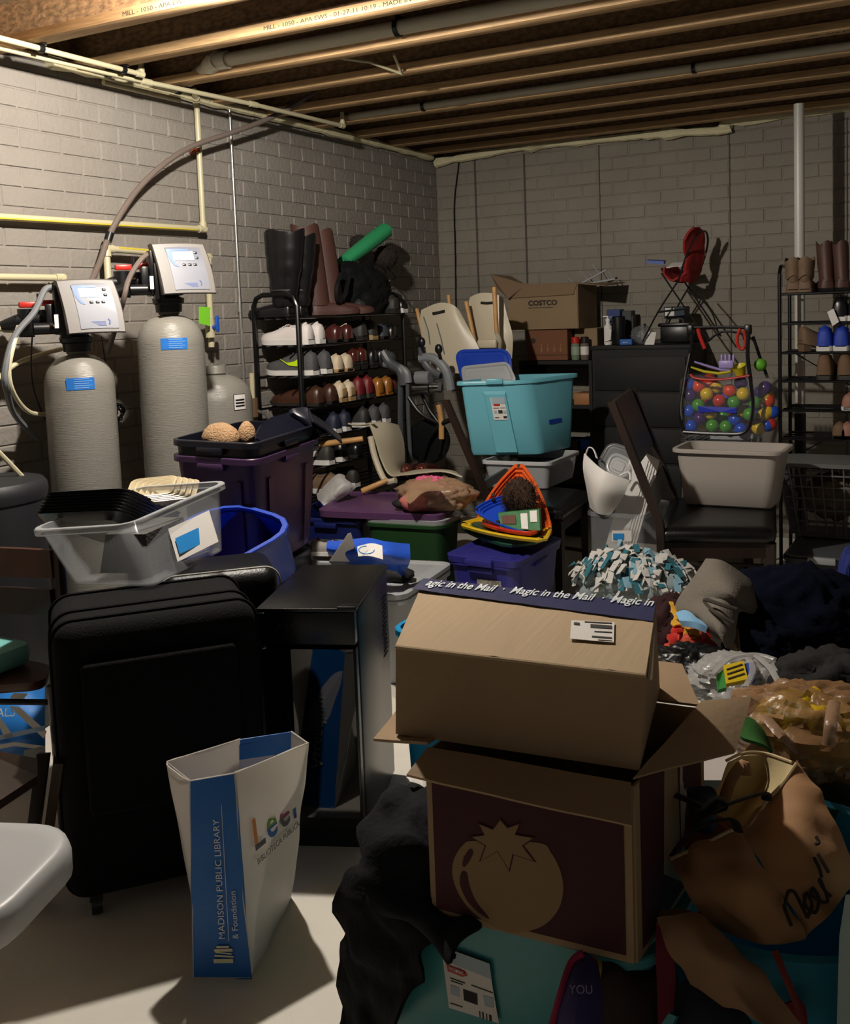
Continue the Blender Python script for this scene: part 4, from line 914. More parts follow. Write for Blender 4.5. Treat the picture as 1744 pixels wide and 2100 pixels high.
# lids standing in it
lq = lambda a, b, c, d: [a, b, c, d]
yl = (Tq[0].y + Tq[2].y)/2
Q = [aty(948, 788, yl-.02), aty(1052, 782, yl-.02), aty(1046, 715, yl+.06), aty(932, 718, yl+.06)]
qlid('royal blue lid standing in the turquoise tote', Q, m_bluet, name='bin_lid', r=.06, ins=.02, h=.012)
Q = [aty(952, 790, yl-.10), aty(1060, 782, yl-.10), aty(1042, 742, yl-.05), aty(946, 752, yl-.05)]
qlid('white lid standing in front of the blue one', Q, m_greyt, name='bin_lid', r=.03, ins=.02, h=.012)
# white bin on the right chair
Tq = [atz(1382, 930, .715), atz(1602, 930, .715), atz(1594, 914, .715), atz(1400, 914, .715)]
c1 = atz(1400, 1035, .482); c2 = atz(1592, 1038, .482)
Y0 = c1.y
B = [c1, Vector((c2.x, c1.y, .482)), Vector((c2.x, c1.y+.24, .482)), Vector((c1.x, c1.y+.24, .482))]
zt_ = aty(1385, 920, Y0-.02).z
Tq = [Vector((aty(1383, 925, Y0-.02).x, Y0-.025, zt_)), Vector((aty(1600, 925, Y0-.02).x, Y0-.025, zt_))]; Tq += [Tq[1] + Vector((0, .29, 0)), Tq[0] + Vector((0, .29, 0))]
qbin('storage_bin', 'plain white plastic bin on the seat of the right dining chair', B, Tq, mat('offwhite_plastic', 'a9a199', .45), r=.05, lip=.018, liph=.016, handles=False)
# ---- shelf unit and dresser against the back wall
YF = -.42
xa, xb, xc = aty(1062, 740, YF).x, aty(1214, 710, YF).x, aty(1412, 700, YF).x
zd, zs = aty(1215, 710, YF).z, aty(1130, 740, YF).z
t = thing('dresser', 'tall black dresser against the back wall', 'dresser', ((xb+xc)/2, -.22, 0))
MB().box(((xb+xc)/2, (YF-.03)/2+.005, zd/2), (xc-xb, -YF-.03, zd-.01)).box(((xb+xc)/2, YF/2-.01, zd-.012), (xc-xb+.02, -YF-.02, .024), bev=.003).build('carcass', m_dkfurn, t)
for i in range(5):
    z0 = .06 + i*(zd-.12)/5; MB().box(((xb+xc)/2, YF+.004, z0 + (zd-.12)/10), (xc-xb-.03, .018, (zd-.12)/5-.012), bev=.003).build('drawer', m_dkfurn, t)
t = thing('shelf_unit', 'low black shelving unit left of the dresser, boxes on top', 'shelf', ((xa+xb)/2, -.22, 0))
for x in (xa+.01, xb-.02): MB().box((x, YF/2, zs/2), (.02, -YF-.04, zs)).build('side_panel', m_dkfurn, t)
for z in (zs-.012, zs-.28, zs-.56, .25, .04): MB().box(((xa+xb)/2-.005, YF/2, z), (xb-xa-.04, -YF-.045, .022)).build('shelf', m_dkfurn, t)
for z, x0, dx, m, lab in ((zs-.27, .92, .10, 'a07044', 'small tan box on the shelf right of the tote'), (zs-.55, .93, .09, '2550b0', 'blue folder on the lower shelf'), (zs-.555, .80, .12, '3a2a20', 'dark brown box on the lower shelf')):
    X0 = xa + (xb-xa)*x0 - dx/2; tag(MB().box((X0, -.3, z+.035), (dx, .16, .07), bev=.004).build('small_box', mat('sb_'+m, m, .6)), lab, 'box')
# boxes on the shelf unit
def carton(name, label, x0, x1, y0, y1, z0, z1, m, cat='box'):
    t = thing(name, label, cat, ((x0+x1)/2, (y0+y1)/2, z0)); MB().box(((x0+x1)/2, (y0+y1)/2, (z0+z1)/2), (x1-x0, y1-y0, z1-z0), bev=.003, seg=1).build('box', m, t, ang=20); return t
xo0, xo1 = aty(1082, 700, YF+.03).x, aty(1164, 700, YF+.03).x
zo = zs + .002
zo1 = aty(1120, 676, YF+.03).z
t = carton('wine_carton', 'orange-brown carton printed with four glasses under the big cardboard box', xo0, xo1, YF+.03, -.1, zo, zo1, mat('orange_carton', '6e4224', .7))
m_cprint = mat('pale_print', 'a87c50', .6)
b = MB()
for i in range(4):
    x = xo0 + (xo1-xo0)*(.36+.16*i); b.tube([(x, YF+.0275, zo+.05), (x, YF+.0275, zo+.10)], .0022, 5).tube([(x-.008, YF+.0275, zo+.075), (x, YF+.0275, zo+.045), (x+.008, YF+.0275, zo+.075)], .002, 5)
b.build('glass_print', m_cprint, t); MB().cyl((xo0+.04, YF+.0295, zo+.12), (xo0+.04, YF+.027, zo+.12), .016).build('round_print', m_ink, t); MB().box(((xo0+xo1)/2, YF+.0285, zo+.032), (xo1-xo0, .002, .003)).build('print_line', m_ink, t)
xk0, xk1 = aty(1170, 700, YF+.03).x, aty(1216, 700, YF+.03).x
t = carton('candle_box', 'dim brown cardboard box behind the two jars', xo1+.012, xk1-.004, -.30, -.05, zo, zo1, m_card)
for x, m, lab in ((1181, '70806a', 'jar with red lid and green label beside the wine carton'), (1200, '6a5f58', 'jar with brown lid and striped label next to the dresser')):
    c = aty(x, 720, YF+.06); M = T((c.x, YF+.06, zo)); t = thing('jar', lab, 'jar', M)
    MB(M).lathe([(.024, 0), (.026, .01), (.026, .095), (.022, .10)], 20).build('glass', mat('jar_'+m, m, .25), t); MB(M).lathe([(.025, .10), (.025, .135), (.02, .138)], 20).build('lid', m_red if x < 1190 else m_dkwood, t); MB(M).lathe([(.0268, .03), (.0268, .08)], 20, cap0=False, cap1=False).build('label', m_paper if x > 1190 else mat('jar_label', '8d9b86', .6), t)
# big warehouse-store cardboard box with open flaps
cx0, cx1 = aty(1044, 640, YF+.02).x, aty(1185, 640, YF+.02).x; cx2 = aty(1222, 640, -.1).x
zc0 = zo1 + .003; zc1 = aty(1184, 582, YF+.02).z
t = thing('cardboard_box', 'open cardboard box lettered COSTCO on top of the shelf unit', 'box', ((cx0+cx1)/2, -.24, zc0))
yb_ = -.08
def panel(P, m=m_card, nm='side', th=.005): return MB().quad(P, th).build(nm, m, t, ang=0)
V = Vector
panel([V((cx0, YF+.02, zc0)), V((cx1, YF+.02, zc0)), V((cx1, YF+.02, zc1-.03)), V((cx0, YF+.02, zc1-.03))])
panel([V((cx1, YF+.02, zc0)), V((cx1, yb_, zc0)), V((cx1, yb_, zc1)), V((cx1, YF+.02, zc1))]); panel([V((cx0, YF+.02, zc0)), V((cx0, yb_, zc0)), V((cx0, yb_, zc1)), V((cx0, YF+.02, zc1))]); panel([V((cx0, yb_, zc0)), V((cx1, yb_, zc0)), V((cx1, yb_, zc1)), V((cx0, yb_, zc1))]); panel([V((cx0, YF+.02, zc0+.006)), V((cx1, YF+.02, zc0+.006)), V((cx1, yb_, zc0+.006)), V((cx0, yb_, zc0+.006))], nm='bottom')
panel([aty(1044, 612, YF+.01), aty(1177, 604, YF+.01), aty(1184, 581, YF+.02), aty(1078, 582, YF+.02), ], m_cardin, 'flap') 
panel([aty(1078, 583, YF+.02), aty(1042, 612, YF-.02), aty(1020, 590, YF-.02), aty(1006, 562, YF+.05), aty(1048, 566, YF+.2)][0:5], m_cardin, 'flap')
panel([V((cx1, YF+.03, zc1)), V((cx1+.17, YF+.03, zc1-.02)), V((cx1+.19, yb_, zc1+.0)), V((cx1, yb_, zc1))], m_cardin, 'flap')
text('print', 'COSTCO', .042, Matrix.Translation((aty(1082, 626, YF+.0).x, YF+.0135, aty(1082, 627, YF+.01).z)) @ Matrix.Rotation(PI/2, 4, 'X'), m_ink, t, sx=1.1, bold=.002)
MB().box((aty(1110, 630, YF+.02).x, YF+.0135, aty(1110, 631, YF+.02).z), (.16, .001, .004)).build('print_line', m_ink, t)
# wire rack on the box
t = thing('wire_rack', 'tangle of white wire prongs on top of the open cardboard box', 'rack', aty(1215, 575, -.2))
b = MB(); b.tube([aty(1195, 580, -.2), aty(1245, 553, -.2)], .006, 6).tube([aty(1205, 582, -.25), aty(1262, 572, -.2)], .006, 6)
for p, q in (((1165, 569), (1178, 582)), ((1190, 555), (1205, 572)), ((1215, 541), (1228, 560)), ((1210, 560), (1222, 575)), ((1240, 560), (1250, 575)), ((1248, 556), (1258, 572)), ((1225, 572), (1234, 582))): b.tube([aty(*p, -.22), aty(*q, -.2)], .0035, 6)
b.build('prongs', m_greyt, t)
# things on the dresser
zD = zd + .002
def onD(px, y=-.30): c = aty(px, 700, y); return V((c.x, y, zD))
p = onD(1248); t = thing('bottle', 'white pump bottle with a paper tag on the dresser', 'bottle', p); M = T(p)
MB(M).lathe([(.022, 0), (.025, .008), (.025, .11), (.012, .125), (.010, .14)], 20).build('body', m_white, t); MB(M).lathe([(.014, .138), (.014, .155), (.005, .16), (.005, .172)], 14).box((-.012, 0, .170), (.035, .010, .006)).build('cap', m_white, t)
MB(M).quad([(-.012, -.035, .02), (.026, -.032, .03), (.032, -.03, .09), (.004, -.032, .10)], .001).build('tag', m_paper, t, ang=0)
for px, w_, h_, d_, col, lab, y in ((1264, .085, .21, .08, '26386e', 'tall navy box behind the bottle on the dresser', -.16), (1291, .06, .20, .08, '3a3d40', 'dark grey box behind the black canister', -.13), (1301, .014, .17, .05, '2a2c2e', 'thin dark box at the right of the grey box', -.2)):
    p = onD(px, y); t = carton('box', lab, p.x-w_/2, p.x+w_/2, y-d_/2, y+d_/2, zD, zD+h_, mat('bx'+col, col, .6))
    if px == 1264: MB().box((p.x, y-d_/2-.001, zD+h_*.78), (.05, .001, .012)).build('print_line', mat('box_print', '6a7cb0', .6), t)
p = onD(1270, -.28); t = thing('canister', 'black round canister between the bottle and the dark box', 'canister', p); MB(T(p)).lathe([(.035, 0), (.037, .005), (.037, .12)], 24).build('body', m_black, t); MB(T(p)).lathe([(.040, .12), (.040, .165), (.036, .17)], 24).build('lid', m_black, t)
p = onD(1287, -.33); t = carton('small_box', 'small bright blue box at the dresser front edge', p.x-.038, p.x+.038, -.36, -.30, zD, zD+.034, mat('blue_box', '1c5aa8', .5)); text('print', 'phone', .012, Matrix.Translation((p.x-.018, -.3605, zD+.012)) @ Matrix.Rotation(PI/2, 4, 'X'), m_paper, t)
tag(lump(onD(1318, -.28) + V((0, 0, .05)), (.06, .05, .055), 4, .4, 3, 16, zmin=zD).build('clear_bag', mat('clear_film', '8d8f90', .2, alpha=.35, bump=.6)), 'clear crumpled plastic bag on the dresser', 'bag')
p = onD(1335, -.36); tag(MB().quad([p + V((-.03, -.02, .0)), p + V((.03, -.03, .0)), p + V((.035, .0, .07)), p + V((-.012, .01, .075))], .002).build('paper_tag', m_paper), 'white paper tag leaning at the dresser edge', 'tag')
p = onD(1390, -.22); t = thing('tool_case', 'black plastic case with handle on the right of the dresser', 'case', p)
MB().box(p + V((0, 0, .055)), (.17, .14, .10), bev=.012).box(p + V((0, 0, .11)), (.19, .16, .02), bev=.006).build('shell', m_black, t); MB().tube(crom([p + V((-.05, -.05, .115)), p + V((-.04, -.05, .145)), p + V((.04, -.05, .145)), p + V((.05, -.05, .115))], 4), .006, 6).build('handle', m_black, t)
t = carton('box', 'dark blue box with a white sticker stacked on the black case', p.x-.065, p.x+.06, p.y-.05, p.y+.06, zD+.147, zD+.215, mat('navy_box', '1c2638', .6)); MB().box((p.x-.03, p.y-.0515, zD+.185), (.055, .001, .045)).build('sticker', m_paper, t)
# ---- doll high chair
Yh = -.30
t = thing('doll_high_chair', 'toy high chair with red fabric seat and black X legs on the dresser', 'toy chair', aty(1395, 705, Yh))
m_redf = mat('red_fabric', '8e1714', .8, bump=.6, scale=25)
def tb(pts, r, nm, m=m_black, k=5, n=8): return MB().tube(crom([aty(x, y, Y) for x, y, Y in pts], k), r, n).build(nm, m, t)
y1, y2 = Yh-.09, Yh+.09
tb([(1357, 560, y1), (1425, 660, y1), (1455, 700, y1)], .005, 'leg'); tb([(1400, 572, y2), (1440, 630, y2), (1480, 690, y2)], .005, 'leg')
tb([(1392, 575, y1), (1350, 640, y1), (1318, 702, y1)], .005, 'leg'); tb([(1425, 570, y2), (1395, 620, y2), (1362, 680, y2)], .005, 'leg')
tb([(1350, 640, y1), (1415, 632, y1)], .006, 'cross_bar'); tb([(1415, 585, y1), (1460, 640, y1), (1475, 690, y1)], .004, 'brace')
tb([(1392, 575, y1), (1410, 520, y1), (1430, 482, y1), (1448, 475, Yh), (1452, 500, y2), (1440, 545, y2), (1425, 575, y2)], .006, 'back_frame')
rows = [[aty(1405, 535, y1), aty(1412, 545, y1), aty(1442, 548, y2-.01)], [aty(1404, 505, y1), aty(1428, 505, Yh), aty(1446, 505, y2-.01)], [aty(1412, 482, y1), aty(1432, 474, Yh), aty(1446, 482, y2-.02)], [aty(1424, 468, y1+.03), aty(1432, 466, Yh), aty(1440, 468, y2-.04)]]
rows = [[aty(1396, 578, y1), aty(1420, 580, Yh), aty(1430, 575, y2)]] + rows
MB().grid(sheet(rows, 5, .006, 30), .014).build('backrest', m_redf, t)
rows = [[aty(1360, 548, y1), aty(1372, 545, Yh), aty(1385, 542, y2)], [aty(1361, 565, y1), aty(1380, 572, Yh), aty(1395, 566, y2)], [aty(1380, 577, y1), aty(1400, 580, Yh), aty(1420, 578, y2)], [aty(1408, 560, y1), aty(1412, 575, Yh), aty(1425, 568, y2)]]
MB().grid(sheet(rows, 5, .006, 30), .012).build('seat', m_redf, t)
MB().grid(sheet([[aty(1366, 550, y1), aty(1380, 540, Yh)], [aty(1400, 545, y1), aty(1405, 538, Yh)]], 5, .006, 30), .004).build('white_liner', m_paper, t)
MB().hexa([aty(1325, 534, y1), aty(1362, 536, y1), aty(1366, 533, y2), aty(1330, 532, y2), aty(1325, 539, y1), aty(1362, 543, y1), aty(1366, 539, y2), aty(1330, 537, y2)]).build('tray', m_navyt, t)
# ---- white kids' chairs stacked upside down
Yk = -1.0
def kchair(label, rows, legs, holes, slots=(), amp=0.0, th=.008, name='kids_chair'):
    t = thing(name, label, 'chair', rows[-1][0]); MB().grid(sheet(rows, 6), th).build('seat_shell', m_cream, t, ang=60)
    for a, b, r in legs: MB().tube([a, a.lerp(b, .96), b], .018, 12, rs=[r*.85, r, r*.8]).build('leg', m_beech, t)
    for P in holes: MB().tube(P, .008, 8).build('hand_hole_shade', m_lin, t)  # dark inset paints the shade of the hole; the shell is not cut
    for P in slots: MB().tube(P, .0065, 8, flat=.35).build('slot', m_bikel, t)
    return t
k1 = Yk; k2 = Yk-.12
rows = [[aty(866, 636, k1), aty(900, 622, k1-.01), aty(928, 625, k1-.01), aty(942, 640, k1)],
        [aty(864, 665, k1-.01), aty(900, 662, k1-.03), aty(935, 662, k1-.03), aty(962, 675, k1-.01)],
        [aty(872, 710, k1-.02), aty(905, 712, k1-.04), aty(950, 715, k1-.04), aty(985, 718, k1-.02)],
        [aty(888, 760, k1-.03), aty(920, 765, k1-.05), aty(965, 765, k1-.05), aty(1000, 765, k1-.03)]]
kchair('left white plastic kids chair, slotted back up, behind the turquoise tote', rows,
  [(aty(868, 690, k1+.05), aty(855, 633, k1+.05), .012), (aty(924, 640, k1+.1), aty(920, 605, k1+.1), .012), (aty(974, 700, k1+.02), aty(956, 618, k1+.02), .013)],
  [[aty(888, 643, k1-.035), aty(900, 641, k1-.035), aty(912, 638, k1-.035)]], [[aty(869, 650, k1-.03), aty(879, 680, k1-.04), aty(882, 705, k1-.045)], [aty(896, 663, k1-.045), aty(905, 695, k1-.055), aty(911, 725, k1-.06)]])
k3 = Yk + .12
rows = [[aty(966, 610, k3), aty(985, 602, k3-.01), aty(1010, 602, k3-.01), aty(1032, 610, k3)],
        [aty(962, 640, k3-.01), aty(985, 640, k3-.03), aty(1015, 640, k3-.03), aty(1040, 645, k3-.01)],
        [aty(972, 690, k3-.02), aty(1000, 690, k3-.04), aty(1030, 690, k3-.04), aty(1052, 690, k3-.02)],
        [aty(990, 745, k3-.02), aty(1010, 745, k3-.04), aty(1035, 740, k3-.04), aty(1050, 735, k3-.02)]]
kchair('right white plastic kids chair with a wooden leg crossing its front', rows,
  [(aty(1019, 683, k3-.14), aty(1014, 588, k3-.14), .014), (aty(1048, 700, k3+.05), aty(1050, 690, k3+.05), .008)],
  [[aty(987, 621, k3-.035), aty(998, 622, k3-.035), aty(1010, 621, k3-.035)]])
tag(MB().tube(crom([aty(1019, 683, k3-.14), aty(1026, 700, k3-.12), aty(1026, 718, k3-.08)], 4), .012, 8).box(aty(1000, 705, k3-.10), (.12, .03, .05), bev=.01).build('seat_bracket', m_cream), 'cream plastic seat bracket joined to the crossing wooden leg', 'bracket')
# tipped white chair behind the purple lid
yk = -1.75
rows = [[aty(756, 868, yk), aty(790, 866, yk+.10), aty(815, 872, yk+.22)], [aty(768, 900, yk), aty(800, 895, yk+.12), aty(826, 905, yk+.25)], [aty(782, 945, yk), aty(805, 940, yk+.12), aty(828, 945, yk+.25)], [aty(800, 975, yk-.02), aty(816, 972, yk+.1), aty(826, 968, yk+.22)], [aty(830, 975, yk-.05), aty(850, 969, yk+.05), aty(870, 965, yk+.1)], [aty(905, 968, yk-.06), aty(910, 968, yk), aty(915, 966, yk+.1)], [aty(948, 980, yk-.06), aty(940, 975, yk), aty(935, 970, yk+.1)]]
t = kchair('white kids chair tipped on its side with wooden legs, behind the purple lid', rows, [(aty(745, 900, yk-.03), aty(655, 912, yk-.12), .017), (aty(795, 985, yk-.06), aty(742, 1008, yk-.14), .016)], [])
MB().tube(crom([aty(760, 895, yk-.02), aty(770, 940, yk-.03), aty(790, 985, yk-.05), aty(812, 985, yk-.05)], 4), .016, 8, rs=None).build('leg_bracket', m_cream, t)
MB().tube(crom([aty(695, 862, yk+.1), aty(730, 872, yk+.05), aty(770, 868, yk)], 4), .010, 8, flat=.5).build('shell_edge', m_cream, t)
# ---- exercise bike
yb = -1.30
t = thing('exercise_bike', 'dark grey exercise bike with chrome hub between the shoe rack and the white chairs', 'exercise bike', aty(850, 960, yb))
def bt(pts, r, nm, m=m_bikeg, flat=1.0, n=10, dy=0): return MB().tube(crom([aty(x, y, yb + dy) for x, y in pts], 5), r, n, flat=flat).build(nm, m, t)
bt([(785, 722), (800, 745), (822, 760), (828, 790)], .028, 'front_cowl'); bt([(785, 745), (808, 750), (832, 762), (838, 785)], .022, 'cowl_arm', m_bikel)
bt([(822, 780), (822, 860), (824, 940), (820, 1000)], .022, 'upright', m_bikeg, .7); bt([(836, 780), (838, 860), (842, 940), (840, 985)], .012, 'upright_tube')
bt([(865, 712), (870, 740), (885, 760), (905, 770)], .022, 'seat_slide'); bt([(862, 735), (890, 735), (915, 760), (925, 800)], .026, 'frame_arm', m_bikel)
bt([(862, 800), (880, 840), (905, 880), (900, 930)], .010, 'pedal_crank', m_black); bt([(930, 860), (905, 870), (880, 900), (862, 950)], .014, 'rear_stay', m_black); bt([(838, 815), (865, 850), (910, 872)], .012, 'chain_stay', m_black)
bt([(900, 830), (905, 860), (906, 900)], .016, 'wood_grip', m_beech)
c = aty(874, 795, yb-.03)
MB().cyl(c + V((-.06, -.02, 0)), c + V((.04, -.02, 0)), .032, n=24).cyl(c + V((.045, -.02, .004)), c + V((.10, -.02, .004)), .03, n=24).build('chrome_hub', m_chrome, t)
MB().cyl(c + V((-.055, 0, .055)), c + V((.03, 0, .055)), .035, n=20).build('hub_cover', m_bikel, t)
for x, y in ((865, 702), (900, 716)): MB().sph(aty(x, y, yb-.02), .022, 8, sc=(1, .8, 1.3)).cyl(aty(x, y+5, yb-.02), aty(x+4, y+20, yb-.01), .010).build('black_knob', m_black, t)
MB().rings([[aty(880 + r*math.cos(a), 905 + r*1.05*math.sin(a), yb+.05+d) for a in [2*PI*k/32 for k in range(32)]] for r, d in ((38, -.02), (44, 0), (38, .02))], True, True).build('flywheel', mat('flywheel_metal', '26282a', .3, metal=.6), t)
for i, px in enumerate((855, 885)):
    c = aty(px, 962, -1.55); c.z = 0; p = aty(px, 966, -1.50)
    shoe(T(p + V((0, -.12, -.03)), PI/2 + .2), .26, .085, .10, S['shinybrown'], m_lin, 'loafer', ('left' if i == 0 else 'right') + ' glossy brown shoe of the pair under the exercise bike')
tag(MB().box(aty(870, 985, -1.50) + V((0, .0, -.06)), (.30, .30, .05), bev=.01).build('shoe_box_lid', m_dkfurn), 'dark flat box under the brown shoes', 'box')
# ---- wire cart with the ball bag
Yc = -.95
t = thing('wire_cart', 'chrome and black wire cart holding a clear bag of play balls', 'cart', (aty(1490, 900, Yc).x, Yc+.12, 0))
xl, xr = aty(1398, 905, Yc).x, aty(1540, 905, Yc).x; zc_ = aty(1470, 905, Yc).z; zt2 = aty(1420, 680, Yc).z
for x in (xl, xr):
    for y in (Yc, Yc+.26): MB().cyl((x, y, 0), (x, y, zc_+.02), .009).build('corner_post', m_chrome, t)
b = MB()
for z in (zc_, zc_-.035):
    b.tube([(xl, Yc, z), (xr, Yc, z), (xr, Yc+.26, z), (xl, Yc+.26, z), (xl, Yc, z)], .004, 6)
for i in range(12): x = xl + (xr-xl)*i/11; b.tube([(x, Yc, zc_ - (.035 if i % 2 else 0)), (x + (xr-xl)/22, Yc, zc_ - (0 if i % 2 else .035))], .002, 5); b.tube([(x, Yc, zc_), (x, Yc+.26, zc_)], .002, 5)
b.build('wire_shelf', m_chrome, t)
def ct(pts, r, nm, m=m_black, dy=0.0): return MB().tube(crom([aty(x, y, Yc + dy) for x, y in pts], 5), r, 8).build(nm, m, t)
ct([(1420, 684), (1417, 720), (1402, 790), (1396, 850), (1402, 884)], .008, 'front_hoop', m_black, -.03); ct([(1536, 680), (1534, 730), (1540, 780), (1545, 840), (1530, 885), (1480, 890), (1402, 886)], .010, 'front_hoop', m_black, -.03)
ct([(1399, 860), (1397, 830), (1404, 780), (1415, 725)], .004, 'chrome_rod', m_chrome, -.045)
ct([(1416, 672), (1480, 671), (1536, 672)], .008, 'handle_bar', m_black); ct([(1452, 700), (1480, 681), (1520, 684), (1550, 700)], .006, 'rear_hoop', m_black, .22); ct([(1545, 690), (1560, 735), (1575, 775)], .008, 'rear_strut', m_black, .1)
for x in (1417, 1535): MB().box(aty(x, 676, Yc), (.035, .04, .05), bev=.008).build('corner_cap', m_black, t)
ct([(1432, 674), (1436, 690), (1446, 715)], .010, 'red_strap', m_red, -.02); ct([(1519, 674), (1513, 690), (1514, 708), (1524, 716), (1530, 700), (1526, 678)], .008, 'red_strap', m_red, -.02)
bcol = {'orange': 'e0491f', 'yellow': 'e0bd1c', 'green': '4f9a2c', 'blue': '1c50c8', 'purple': '45246a', 'red': 'c8341e'}
BM = {k: mat('ball_'+k, v, .25) for k, v in bcol.items()}
front = [(1434, 792, 'orange'), (1416, 810, 'purple'), (1450, 808, 'yellow'), (1470, 795, 'yellow'), (1497, 801, 'orange'), (1476, 822, 'red'), (1525, 808, 'yellow'), (1506, 825, 'green'), (1433, 831, 'green'), (1414, 843, 'blue'), (1458, 847, 'yellow'), (1436, 858, 'purple'), (1418, 874, 'blue'), (1462, 873, 'green'), (1490, 875, 'green'), (1484, 852, 'green'), (1508, 860, 'blue'), (1538, 850, 'green'), (1570, 795, 'purple'), (1576, 822, 'orange'), (1568, 850, 'yellow'), (1580, 870, 'red'), (1556, 878, 'yellow'), (1548, 825, 'green'), (1520, 880, 'blue'), (1560, 805, 'purple'), (1455, 780, 'red'), (1520, 785, 'purple'), (1400+14, 788, 'blue'), (1585, 845, 'blue')]
names = {}
rb = .034
for i, (x, y, k) in enumerate(front):
    dy = .02 if x < 1545 else .06 + (x-1545)*.0012
    if i in (3, 15, 26, 27): dy += .06
    where = ('top' if y < 805 else 'middle' if y < 850 else 'bottom') + (' left' if x < 1440 else ' centre' if x < 1510 else ' right')
    names.setdefault((k, where), []).append((x, y, dy))
for (k, where), L_ in names.items():
    for x, y, dy in L_:
        o = MB().sph(aty(x, y, Yc + dy), rb, 12).build('play_ball', BM[k]); tag(o, '%s play ball in the %s of the clear bag%s' % (k, where, '' if len(L_) == 1 else ', among its like'), 'ball', 'clear bag play balls, %s %s' % (k, where) if len(L_) > 1 else 'play balls in the clear bag')
rnd = random.Random(9)
xl2, xr2 = aty(1410, 850, Yc).x, aty(1565, 850, Yc).x; zb2, zt3 = aty(1480, 884, Yc).z, aty(1480, 790, Yc).z
k = 0
for iy in range(2):
    for iz in range(3):
        for ix in range(6):
            x = xl2 + .06 + (xr2-xl2-.05)*ix/5.2 + rnd.uniform(-.008, .008); y = Yc + .095 + iy*.072; z = zb2 + .02 + .07*iz + rnd.uniform(-.004, .004)
            kk = rnd.choice(list(BM)); o = MB().sph((x, y, z), rb, 10).build('play_ball', BM[kk]); tag(o, '%s play ball deep inside the clear bag behind the front layer' % kk, 'ball', 'hidden %s play balls in the clear bag' % kk)
m_bagf = mat('clear_vinyl', 'b8bcc8', .08, alpha=.10, spec=.8, bump=.3, scale=18)
t = thing('ball_bag', 'clear vinyl bag of play balls with red and blue trim on the wire cart', 'bag', ((xl2+xr2)/2, Yc+.1, zc_))
cxm, czm = (xl2+xr2)/2, (zb2+zt3)/2
MB().rings([[V((cxm + (p.x)*s_, Yc+.10 + p.y*s_, z)) for p in rrect(xr2-xl2+.10, .27, .10, 0, 6)] for z, s_ in ((zc_+.006, .9), (zc_+.03, 1.0), (czm, 1.03), (zt3+.02, 1.0), (zt3+.05, .9))], True, True).build('vinyl', m_bagf, t, ang=60)
MB().tube(crom([aty(1417, 768, Yc-.04), aty(1430, 776, Yc-.05), aty(1480, 778, Yc-.05), aty(1538, 770, Yc-.04)], 5), .010, 8, flat=.6).build('red_trim', m_red, t)
MB().quad([aty(1432, 833, Yc-.045), aty(1512, 836, Yc-.045), aty(1510, 848, Yc-.045), aty(1480, 845, Yc-.048), aty(1434, 846, Yc-.045)], .003).build('blue_band', mat('blue_band', '1d2fae', .4), t, ang=0)
# sand toys on top
m_lil = mat('lilac_plastic', '9d8cc8', .4); m_yel = mat('yellow_toy_plastic', 'c9be2a', .4); m_lime = mat('lime_toy', '5fa82c', .5)
def ty(x, y, d=0.0): return aty(x, y, Yc - .03 + d)
tag(MB().tube([ty(1425, 742), ty(1450, 750), ty(1478, 758), ty(1500, 760)], .014, 8, rs=[.010, .014, .014, .010], flat=.5).build('sand_shovel', m_lil), 'lilac toy shovel handle on top of the ball bag', 'toy')
tag(MB().tube([ty(1418, 753, -.02), ty(1445, 762, -.02), ty(1475, 766, -.02), ty(1500, 762, -.02)], .014, 8, rs=[.010, .015, .015, .012], flat=.5).build('sand_shovel', m_yel), 'yellow toy shovel handle on top of the ball bag', 'toy')
b = MB(); b.box(ty(1490, 747), (.075, .02, .04), bev=.008)
for i in range(4): b.box(ty(1481 + i*8, 735), (.011, .014, .04), bev=.003)
tag(b.build('sand_rake', m_lil), 'lilac toy rake standing among the sand toys', 'toy')
M = frame(ty(1515, 752), (1, 0, .2), (-.2, -.35, 1)); t = thing('toy_cup', 'yellow toy cup lying on the ball bag', 'toy', M); MB(M).lathe([(.022, -.05), (.036, .0), (.038, .004), (.034, 0), (.02, -.045)], 20).build('cup', m_yel, t)
tag(lump(ty(1560, 748, .08), (.03, .03, .03), 2, .2, 3, 12).build('toy_mould', m_lime), 'lime green toy mould beside the cart strut', 'toy')
tag(MB().box(aty(1505, 902, Yc+.1), (.22, .10, .08), bev=.006).build('plastic_tub', m_greyt), 'pale tub under the wire shelf behind the white bin', 'tub')
# ---- grey pvc column and right shoe rack
c0 = aty(1640, 400, -.42)
t = thing('pvc_pipe', 'white vertical PVC pipe rising behind the right shoe rack', 'pipe', (c0.x, -.42, .8)); MB().cyl((c0.x, -.42, .78), (c0.x, -.42, 2.43), .027, n=24).build('tube', mat('white_pvc', 'c4c1ba', .35), t); MB().cyl((c0.x, -.42, 0), (c0.x, -.42, .79), .030, n=24).build('lower_pipe', m_dkwood, t)
Yr = -.82; xr0 = aty(1600, 700, Yr).x; xR = 3.35
zz = [aty(1620, y, Yr).z for y in (603, 664, 724, 782, 842, 900, 958)]
t = thing('shoe_rack', 'black metal shoe rack at the right edge, half empty, with boots on top', 'shoe rack', (xr0+.5, Yr+.14, 0))
ztop = aty(1602, 545, Yr).z
for x in (xr0, xR): MB().tube([(x, Yr, 0), (x, Yr, ztop-.04), (x, Yr+.03, ztop-.005), (x, Yr+.06, ztop), (x, Yr+.22, ztop), (x, Yr+.25, ztop-.005), (x, Yr+.28, ztop-.04), (x, Yr+.28, 0)], .0095, 10).build('end_frame', m_rack, t)
